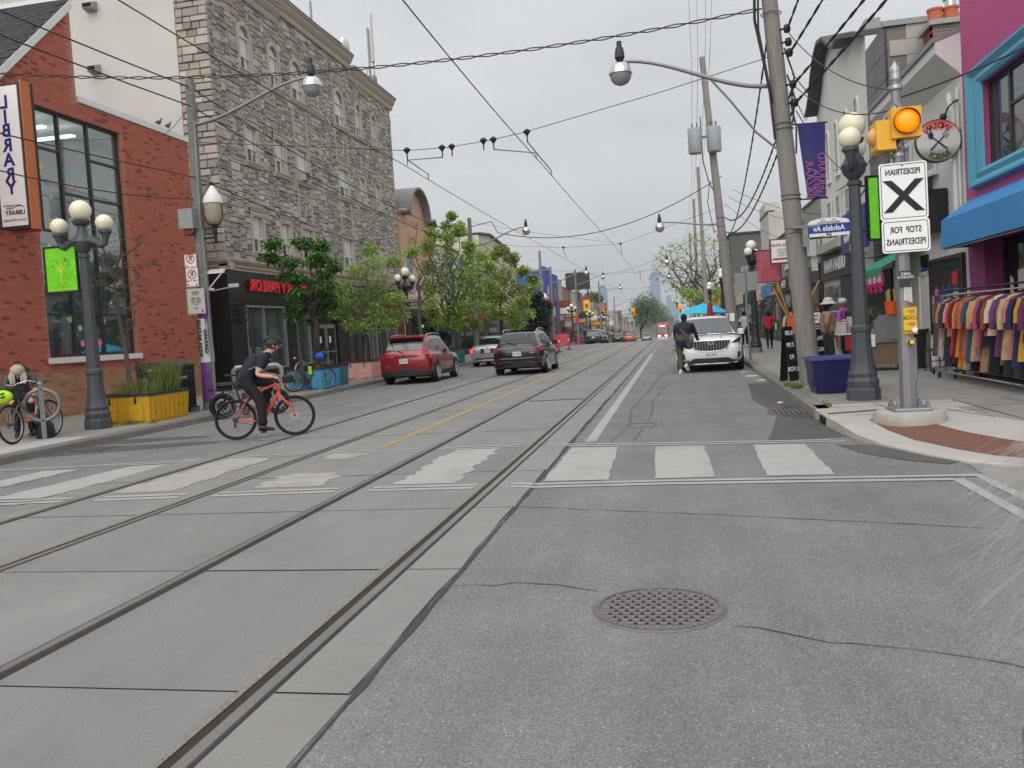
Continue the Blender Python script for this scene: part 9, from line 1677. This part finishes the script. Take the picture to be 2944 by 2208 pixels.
for i,(x,y,c,w,h) in enumerate(((3.85,20.8,(200,200,200),.2,.25),(4.1,20.85,(190,192,200),.18,.36),(4.0,21.1,(190,44,50),.14,.3),(3.9,21.3,(214,208,190),.2,.16),(4.2,21.2,(60,60,64),.22,.2))): o=thing('stall_box',('clear plastic tub','stacked white boxes','red drink cooler','cream carton','dark crate')[i]+' on the stall table','box',(x,y,1.02)); bx('body',M('stallbox%d'%i,c,.6),o,(x-w/2,y-w/2,1.021),(x+w/2,y+w/2,1.02+h)); bx('lid',M_white,o,(x-w/2-.01,y-w/2-.01,1.021+h),(x+w/2+.01,y+w/2+.01,1.04+h))
pn=thing('pineapple_leaves','spiky green pineapple crowns heaped on the juice stall','plant',(4.55,20.6,1.45)); m=MB(); m.fix=False
for _ in range(90): a=random.uniform(0,2*pi); p=V(4.45+random.uniform(-.25,.15),20.6+random.uniform(-.2,.2),1.35); d=V(math.cos(a)*.25,math.sin(a)*.2,random.uniform(.1,.35)); w=d.cross(V(0,0,1)).normalized()*.014; sh=random.random(); m.c=(sh,)*3; m.add([p-w,p+w,p+d],[(0,1,2)])
m.build('leaves',leafmat('pineapple_leaf',(56,78,40),(128,140,84)),pn,kind='stuff'); part('core',M_soil,pn,lambda m:m.sph((4.45,20.6,1.3),.12,8))
bn_=thing('rubbish_bin','tall black plastic rubbish bin by the white door','rubbish bin',(5.3,20.4,HK)); part('tub',M_blackpl,bn_,lambda m:m.loft([rr(5.3,20.4,.2,.2,HK,.05),rr(5.3,20.4,.25,.25,.98,.06)],closed=True,caps=True),40); part('rim',M_blackpl,bn_,lambda m:m.loft([rr(5.3,20.4,.25,.25,.94,.06),rr(5.3,20.4,.29,.29,.95,.06),rr(5.3,20.4,.28,.28,1.02,.06)],closed=True),40)
cr_=thing('metal_stool','small dark metal chair by the white shop window','chair',(5.5,19.2,HK)); bx('seat',M('brown_seat',(80,50,46),.6),cr_,(5.25,19.0,.58),(5.6,19.45,.62)); [part('leg',M_black,cr_,lambda m:m.cyl((a,b,HK),(a,b,.58),.014)) for a in (5.28,5.57) for b in (19.03,19.42)]; part('stretcher',M_black,cr_,lambda m:m.cyl((5.28,19.03,.36),(5.57,19.03,.38),.01))
# chalk boards and cane at the leaning pole
def board(label,x,y,w,h,rz,lines):
    t=thing('sandwich_board',label,'sign',(x,y,HK),rz); W=wm(t)
    def P(a,b,c): return W@V(a,b,c)
    m=MB(); m.add([P(-w/2,0,0),P(w/2,0,0),P(w/2,.12,h),P(-w/2,.12,h),P(-w/2,.03,0),P(w/2,.03,0),P(w/2,.15,h),P(-w/2,.15,h)],[(0,1,2,3),(4,7,6,5),(0,4,5,1),(3,2,6,7),(0,3,7,4),(1,5,6,2)]); m.build('board',M_black,t); m=MB(); m.add([P(-w/2,.3,0),P(w/2,.3,0),P(w/2,.17,h),P(-w/2,.17,h)],[(0,1,2,3)]); m.build('back_board',M_black,t)
    for i,s in enumerate(lines): text(s,M_sign,t,P(0,-.006+.12*(1-.22*i-.12),h*(1-.22*i-.12)),W.to_3x3()@V(-1,0,0),W.to_3x3()@V(0,.12,h),.13,ext=.002,off=.004)
board('black price board leaning at the kerb side of the leaning pole',2.42,18.3,.24,1.15,R_(40),['5.00','7.99','$3','2 FOR']); board('black chalk board with white writing beyond the leaning pole',3.35,20.9,.4,1.2,R_(30),['CORN','PAAN','KULFI','CHAAT']); 
bk=thing('menu_case','black louvred cabinet behind the leaning pole','cabinet',(2.75,19.2,HK)); bx('body',M_dframe,bk,(2.5,18.9,HK),(2.98,19.5,1.12)); [bx('louvre',M_blackpl,bk,(2.52,18.885,.3+.1*i),(2.96,18.899,.35+.1*i)) for i in range(7)]
bucket('orange patterned bucket of long canes on the black cabinet',2.6,19.2,1.12,.42,8,.75,[M_caned,M_cane],.75); isn=thing('notice_placard','small white placard stuck on the chalk board','sign',(3.2,20.6,1.2)); bx('card',M_sign,isn,(3.06,20.7,1.3),(3.38,20.715,1.55)); text('PAAN\nHERE',M_text,isn,(3.22,20.698,1.43),(-1,0,0),(0,0,1),.09,ext=.001,off=.002)
ip=thing('projecting_paan_sign','white projecting shop sign with red lettering, dark frame, mid right','sign',(4.3,33,3.3)); a,b=PY(2216,692,33.2),PY(2279,752,33.2); bx('panel',M_sign,ip,(a.x,33.17,b.z),(b.x,33.23,a.z)); bx('frame',M_dframe,ip,(a.x-.05,33.232,b.z-.05),(b.x+.05,33.27,a.z+.05)); cxp=(a.x+b.x)/2; text('INDIA PAAN',M('dark_red_lettering',(150,36,50)),ip,(cxp,33.165,a.z-.2),(-1,0,0),(0,0,1),.16,ext=.002,off=.003); text('SWEET PAAN\nMEETHA PAAN\nDRY FRUIT\nKULFI CHAAT',M_text,ip,(cxp+.06,33.165,(a.z+b.z)/2-.06),(-1,0,0),(0,0,1),.075,ext=.002); bx('red_bar',M_red,ip,(a.x+.04,33.163,b.z+.1),(b.x-.04,33.168,b.z+.17)); part('arm',M_black,ip,lambda m:m.cyl((b.x,33.2,a.z),(5.7,33.2,a.z),.02))
for i,(px0,py0,px1,py1,Y,c,lab) in enumerate(((2203,818,2217,848,44,(80,130,190),'small blue hanging shop sign mid right'),(2108,816,2118,852,52,(206,150,50),'narrow orange hanging shop sign mid right'),(2268,770,2290,824,37.5,(196,190,190),'white arched topped hanging sign beside the leaning pole'),(2325,690,2348,735,30,(196,196,194),'upper pale grey sign plate by the street name sign'),(2332,738,2352,778,30.1,(190,190,188),'lower pale grey sign plate by the street name sign'))):
    a,b=PY(px0,py0,Y),PY(px1,py1,Y); t=thing('hanging_sign',lab,'sign',(a.x,Y,b.z)); bx('panel',M('hsign%d'%i,c,.6,var=.12),t,(a.x,Y,b.z),(b.x,Y+.06,a.z)); part('arm',M_black,t,lambda m:m.cyl((a.x,Y+.03,a.z+.04),(5.7,Y+.03,a.z+.04),.02))
spo=thing('sign_post','steel post with two parking signs seen from behind at the white car','sign',(2.45,28.6,HK)); part('post',M_galv,spo,lambda m:m.cyl((2.42,28.6,HK),(2.36,28.6,3.2),.035)); [bx('sign_back',M_galv,spo,(2.36+d,28.52,z),(2.74+d,28.53,z+.62)) for d,z in ((-.34,2.4),(.02,2.42))]
# umbrellas and delineators
um=thing('patio_umbrella','open turquoise patio umbrella standing behind the white car','umbrella',(1.42,42,0)); cu=PY(1905+670*.1688,875,42); m=MB(); apex=V(1.42,42,2.38)
for i in range(8): a,b=2*pi*i/8,2*pi*(i+1)/8; e0=apex+V(1.32*math.cos(a),1.32*math.sin(a),-.52); e1=apex+V(1.32*math.cos(b),1.32*math.sin(b),-.52); m.add([apex,apex.lerp(e0,.5)+V(0,0,.07),apex.lerp(e1,.5)+V(0,0,.07),e0,e1,e0.lerp(e1,.5)+V(0,0,.05),apex.lerp(e0.lerp(e1,.5),.5)+V(0,0,.05)],[(0,1,6),(0,6,2),(1,3,5,6),(6,5,4,2)])
m.build('canopy',M('turquoise_cloth',(40,176,206),.75,var=.06),um); part('pole',M_white,um,lambda m:m.cyl((1.42,42,0),(1.42,42,2.42),.025)); part('rib',M_white,um,lambda m:[m.cyl((1.42,42,2.0),apex+V(.8*math.cos(2*pi*i/8),.8*math.sin(2*pi*i/8),-.28),.012,n=5) for i in range(8)])
ru=thing('folded_umbrella','folded dark red umbrella upright before the turquoise one','umbrella',(1.6,39,0)); part('cloth',M('dark_red_cloth',(150,30,50),.8,var=.1),ru,lambda m:m.lathe([(.04,1.0),(.14,1.3),(.15,1.8),(.11,2.2),(.03,2.36)],(1.62,39,0),10),50); part('pole',M_white,ru,lambda m:m.cyl((1.62,39,0),(1.62,39,2.42),.02)); part('foot',M_black,ru,lambda m:m.lathe([(.25,0),(.25,.06)],(1.62,39,0),14))
M_or=M('delineator_orange',(222,74,44),.5,var=.06)
for i,(x,y,lab) in enumerate(((.13,46.5,'orange delineator post left of the white car'),(-7.75,54.2,'nearest orange delineator on the left lane'),(-7.8,56.8,'second orange delineator on the left lane'),(-8.3,58.5,'third orange delineator behind the first two'),(-7.8,62,'farthest orange delineator, standing apart'))):
    t=thing('delineator',lab,'traffic cone',(x,y,0),0,'orange delineator posts'); part('tube',M_or,t,lambda m:m.lathe([(.09,.05),(.075,.5),(.06,1.0),(.07,1.03),(.05,1.08)],(x,y,0),12),40); part('foot',M_black,t,lambda m:m.lathe([(.27,0),(.25,.05),(.1,.06)],(x,y,0),8)); part('band',M_sign,t,lambda m:m.lathe([(.0735,.72),(.0725,.82)],(x,y,0),12))
bw=thing('parking_barrier','red and blue barrier blocks among the orange posts','barrier',(-8.0,56,0)); bx('block',M_or,bw,(-8.5,55.0,0),(-8.0,56.4,.75)); bx('blue_block',M('barrier_blue',(60,70,160),.6),bw,(-8.4,56.5,0),(-8.05,57.6,.7)); g=gz(88); rb=thing('pink_planter_bin','pink red box planter by the blue building corner','planter',(-11.6,88,g)); bx('box',M('pink_red',(200,80,90),.6),rb,(-12.3,87.4,g+HK),(-11.0,88.6,g+1.3)); bx('rim',M_dframe,rb,(-12.35,87.35,g+1.3),(-10.95,88.65,g+1.36))
for i,(x,y,a,b) in enumerate(((1.9,22.5,.3,.12),(1.98,20.8,.2,.1),(1.85,24.3,.12,.1),(1.75,15.2,.1,.06))): o=MB().box((x-a/2,y-b/2,.004),(x+a/2,y+b/2,.022),.3*i).build('litter',M_sign,None); tag(o,('long','wide','small far','small near')[i]+' white paper scrap in the right gutter','litter','litter in the right gutter')
for i,px in enumerate((454,480)):
    p=PX(px,362+8*i,-15.0); t=thing('pigeon',('left','right')[i]+' grey pigeon on the library coping','bird',(p.x,p.y,8.42)); c=V(-14.95,p.y,8.55); M_pg=M('pigeon_grey',(92,94,100),.7,var=.15,scale=20); part('body',M_pg,t,lambda m:[m.loft([[c+V(r*math.cos(a)*.8,y,z+r*math.sin(a)) for a in [2*pi*k/10 for k in range(10)]] for y,z,r in ((-.2,-.05,.012),(-.1,-.02,.05),(0,0,.07),(.07,.04,.055),(.1,.1,.035),(.13,.13,.036),(.16,.125,.012))],closed=True,caps=True)],60); part('leg',M('pigeon_leg',(150,80,80),.6),t,lambda m:[m.cyl(c+V(s*.025,.01,-.05),c+V(s*.025,.01,-.13),.006,n=5) for s in (-1,1)])
# ---------------------------------------------------------------- far street
random.seed(5)
wc=[(176,172,166),(150,120,104),(190,186,178),(128,104,94),(160,156,150),(200,194,180),(140,130,122),(110,92,84)]; fc=[(150,74,70),(70,70,72),(184,168,104),(84,104,146),(186,186,182),(80,112,94),(118,82,72)]; names=['pale','brown','cream','dark brick','grey','ivory','taupe','umber']; fn=['red','charcoal','yellow','blue','white','green','brown']
y=107.1; i=0
while y<320:
    w=random.uniform(7.5,10); h=random.uniform(6.2,8.4) if i%3 else random.uniform(8,9.2); k=i%8; f=(i*3+1)%7
    shop('L',y,y+w-.05,h,'%s far left shop with a %s fascia, %s past the blue building'%(names[k],fn[f],ordn(i)),col('far_wall%d'%k,wc[k]),col('far_fas%d'%f,fc[f]),None,wins=tuple((a,a+1.1,4.2,5.8) for a in (.8,w-2.2)),awn=(col('far_fas%d'%((f+2)%7),fc[(f+2)%7]),2.7,1.2,.5) if i%2 else None); y+=w; i+=1
y=100.1; i=0
while y<320:
    w=random.uniform(7.6,10.2); h=random.uniform(5.2,7.2); k=(i+3)%8; f=(i*2+3)%7
    shop('R',y,y+w-.05,h,'%s far right shop with a %s fascia, %s past the dark hall'%(names[k],fn[f],ordn(i)),col('far_wall%d'%k,wc[k]),col('far_fas%d'%f,fc[f]),None,wins=((1,2,4,5.4),(w-2.5,w-1.5,4,5.4))); y+=w; i+=1
for i in range(16):
    sd_=-1 if i%3 else 1; Y=104+i*6.3; g=gz(Y); x0=(-15.0+.1,-13.2) if sd_<0 else (4.0,5.6); z0=g+random.uniform(3.2,4.6); hh_=random.uniform(.9,2.2); c=fc[(i*5+2)%7]; t=thing('far_blade_sign','%s blade sign, %s of the distant projecting signs'%(fn[(i*5+2)%7],ordn(i)),'sign',(x0[0],Y,z0),0,'distant projecting shop signs'); bx('panel',col('far_fas%d'%((i*5+2)%7),c),t,(x0[0],Y,z0),(x0[1],Y+.15,z0+hh_)); bx('print',M_sign if i%2 else M_yelsign,t,(x0[0]+.15,Y-.01,z0+.2),(x0[1]-.15,Y-.002,z0+hh_*.5))
ys_=thing('yellow_blade_sign','tall yellow vertical sign with a red mark past the brown shop','sign',(-13.9,116,4)); a,b=PY(1681,863,116),PY(1692,894,116); bx('panel',M('bright_yellow_sign',(236,204,40),.6),ys_,(a.x-.2,116,b.z),(b.x+.2,116.2,a.z)); bx('mark',M_red,ys_,(a.x+.05,115.98,(a.z+b.z)/2-.3),(b.x-.05,115.995,(a.z+b.z)/2+.25)); bx('cap',M_red,ys_,(a.x-.2,116,a.z+.01),(b.x+.2,116.2,a.z+.5))
ws_=thing('white_board_sign','white projecting board with grey lines beside the yellow sign','sign',(-14,104,3.5)); a,b=PY(1629,883,104),PY(1652,901,104); bx('panel',M_sign,ws_,(a.x,104,b.z),(b.x,104.15,a.z)); [bx('print_line',M_dframe,ws_,(a.x+.15,103.98,b.z+.15+.15*k),(b.x-.15,103.99,b.z+.2+.15*k)) for k in range(4)]
bbd=thing('billboard','dark rooftop billboard seen from behind above the left shops','billboard',(-16,125,7)); a,b=PY(1626,788,125),PY(1696,828,125); bx('panel',M('billboard_back',(66,62,60),.9,var=.2,scale=1),bbd,(a.x,125,b.z-.1),(b.x,125.3,a.z+.1)); part('frame',M_dframe,bbd,lambda m:[m.box((a.x+(b.x-a.x)*k/5-.06,124.85,b.z-.3),(a.x+(b.x-a.x)*k/5+.06,124.99,a.z)) for k in range(6)]); part('leg',M_dframe,bbd,lambda m:[m.cyl((a.x+(b.x-a.x)*k,125.1,5.5),(a.x+(b.x-a.x)*k,125.1,b.z),.12) for k in (.1,.5,.9)])
# distant traffic signals
M_sr=M('signal_red_lit',(255,60,40),.4,em=((255,50,25),4))
for i,(px,py,Y,lit,lab) in enumerate(((1820,897,150,True,'distant yellow traffic signal showing red on the left'),(1742,893,146,False,'distant yellow traffic signal seen from behind on the left'),(1946,878,152,False,'distant yellow signal box high on the right'),(1956,890,158,True,'distant yellow traffic signal showing red on the right'))):
    p=PY(px,py,Y); t=thing('traffic_signal',lab,'traffic light',(p.x,Y,p.z),0,'distant traffic signals'); bx('housing',M_sigyel,t,(p.x-.32,Y,p.z-.65),(p.x+.32,Y+.3,p.z+.65)); part('lens',M_sr if lit else M_hole,t,lambda m:m.lathe([(.2,-.02),(.2,0)],(p.x,Y-.005,p.z+.38),12,'y')); part('lens',M_hole,t,lambda m:[m.lathe([(.16,-.02),(.16,0)],(p.x,Y-.005,p.z+d),12,'y') for d in (0,-.38)]); s=-1 if px<1900 else 1; part('mast',M_galv,t,lambda m:[m.cyl((p.x,Y+.35,p.z+.3),(-11.5 if s<0 else 3.0,Y+.35,p.z+.5),.06),m.cyl((-11.5 if s<0 else 3.0,Y+.35,gz(Y)),(-11.5 if s<0 else 3.0,Y+.35,p.z+.6),.1)])
# glass towers on the horizon
for i,(px0,px1,py,Y,lab) in enumerate(((1867,1896,789,2300,'tallest pale blue glass tower on the horizon'),(1915,1930,855,2600,'slimmer pale blue tower right of the tallest one'),(1720,1744,829,1500,'pale blue tower peeping over the left shops'),(1900,1940,886,2800,'low hazy office block right of the trees'),(1926,1950,872,2900,'stepped hazy tower behind the traffic signal'))):
    a,b=PY(px0,py,Y),PY(px1,py,Y); t=thing('glass_tower',lab,'tower',(a.x,Y,-5),0,'glass towers on the horizon'); w=b.x-a.x; bx('facade',M('tower_glass%d'%(i%2),((120,150,176),(132,156,178))[i%2],.3,var=.06,scale=.05),t,(a.x,Y,-5),(b.x,Y+w*.9,a.z)); n=int(a.z/9)
    part('floor_bands',M('tower_band',(96,122,148),.5),t,lambda m:[m.box((a.x-.15,Y-.25,5+k*9),(b.x+.15,Y-.01,6.6+k*9)) for k in range(n)]); part('crown',M('tower_band',(96,122,148)),t,lambda m:m.box((a.x+w*.2,Y+w*.2,a.z),(b.x-w*.2,Y+w*.7,a.z+5)))
# far town: low roofs closing the horizon
m=MB()
for _ in range(420): x=random.uniform(-900,900); Y=random.uniform(420,1300); m.box((x,Y,-6),(x+random.uniform(10,26),Y+14,random.uniform(-1,3.5)))
for _ in range(260): x=random.choice((-1,1))*random.uniform(32,160); Y=random.uniform(90,420); m.box((x,Y,-6),(x+random.uniform(8,14),Y+10,random.uniform(1,4.5)))
o=m.build('far_town',M('far_roofs',(120,118,116),.9,var=.3,scale=.03),None,kind='stuff'); o['label']='jumble of low far off roofs along the horizon'; o['category']='houses'
# air that fades the far towers
mh=bpy.data.materials.new('haze_air'); mh.use_nodes=True; th_=mh.node_tree; th_.nodes.clear(); pv=th_.nodes.new('ShaderNodeVolumePrincipled'); pv.inputs['Color'].default_value=(.86,.91,.97,1); pv.inputs['Density'].default_value=.00022; pv.inputs['Anisotropy'].default_value=.2; oh=th_.nodes.new('ShaderNodeOutputMaterial'); th_.links.new(pv.outputs[0],oh.inputs['Volume'])
hz=MB().box((-2600,-70,-8),(2600,6100,260)).build('haze',mh,None,kind='stuff')
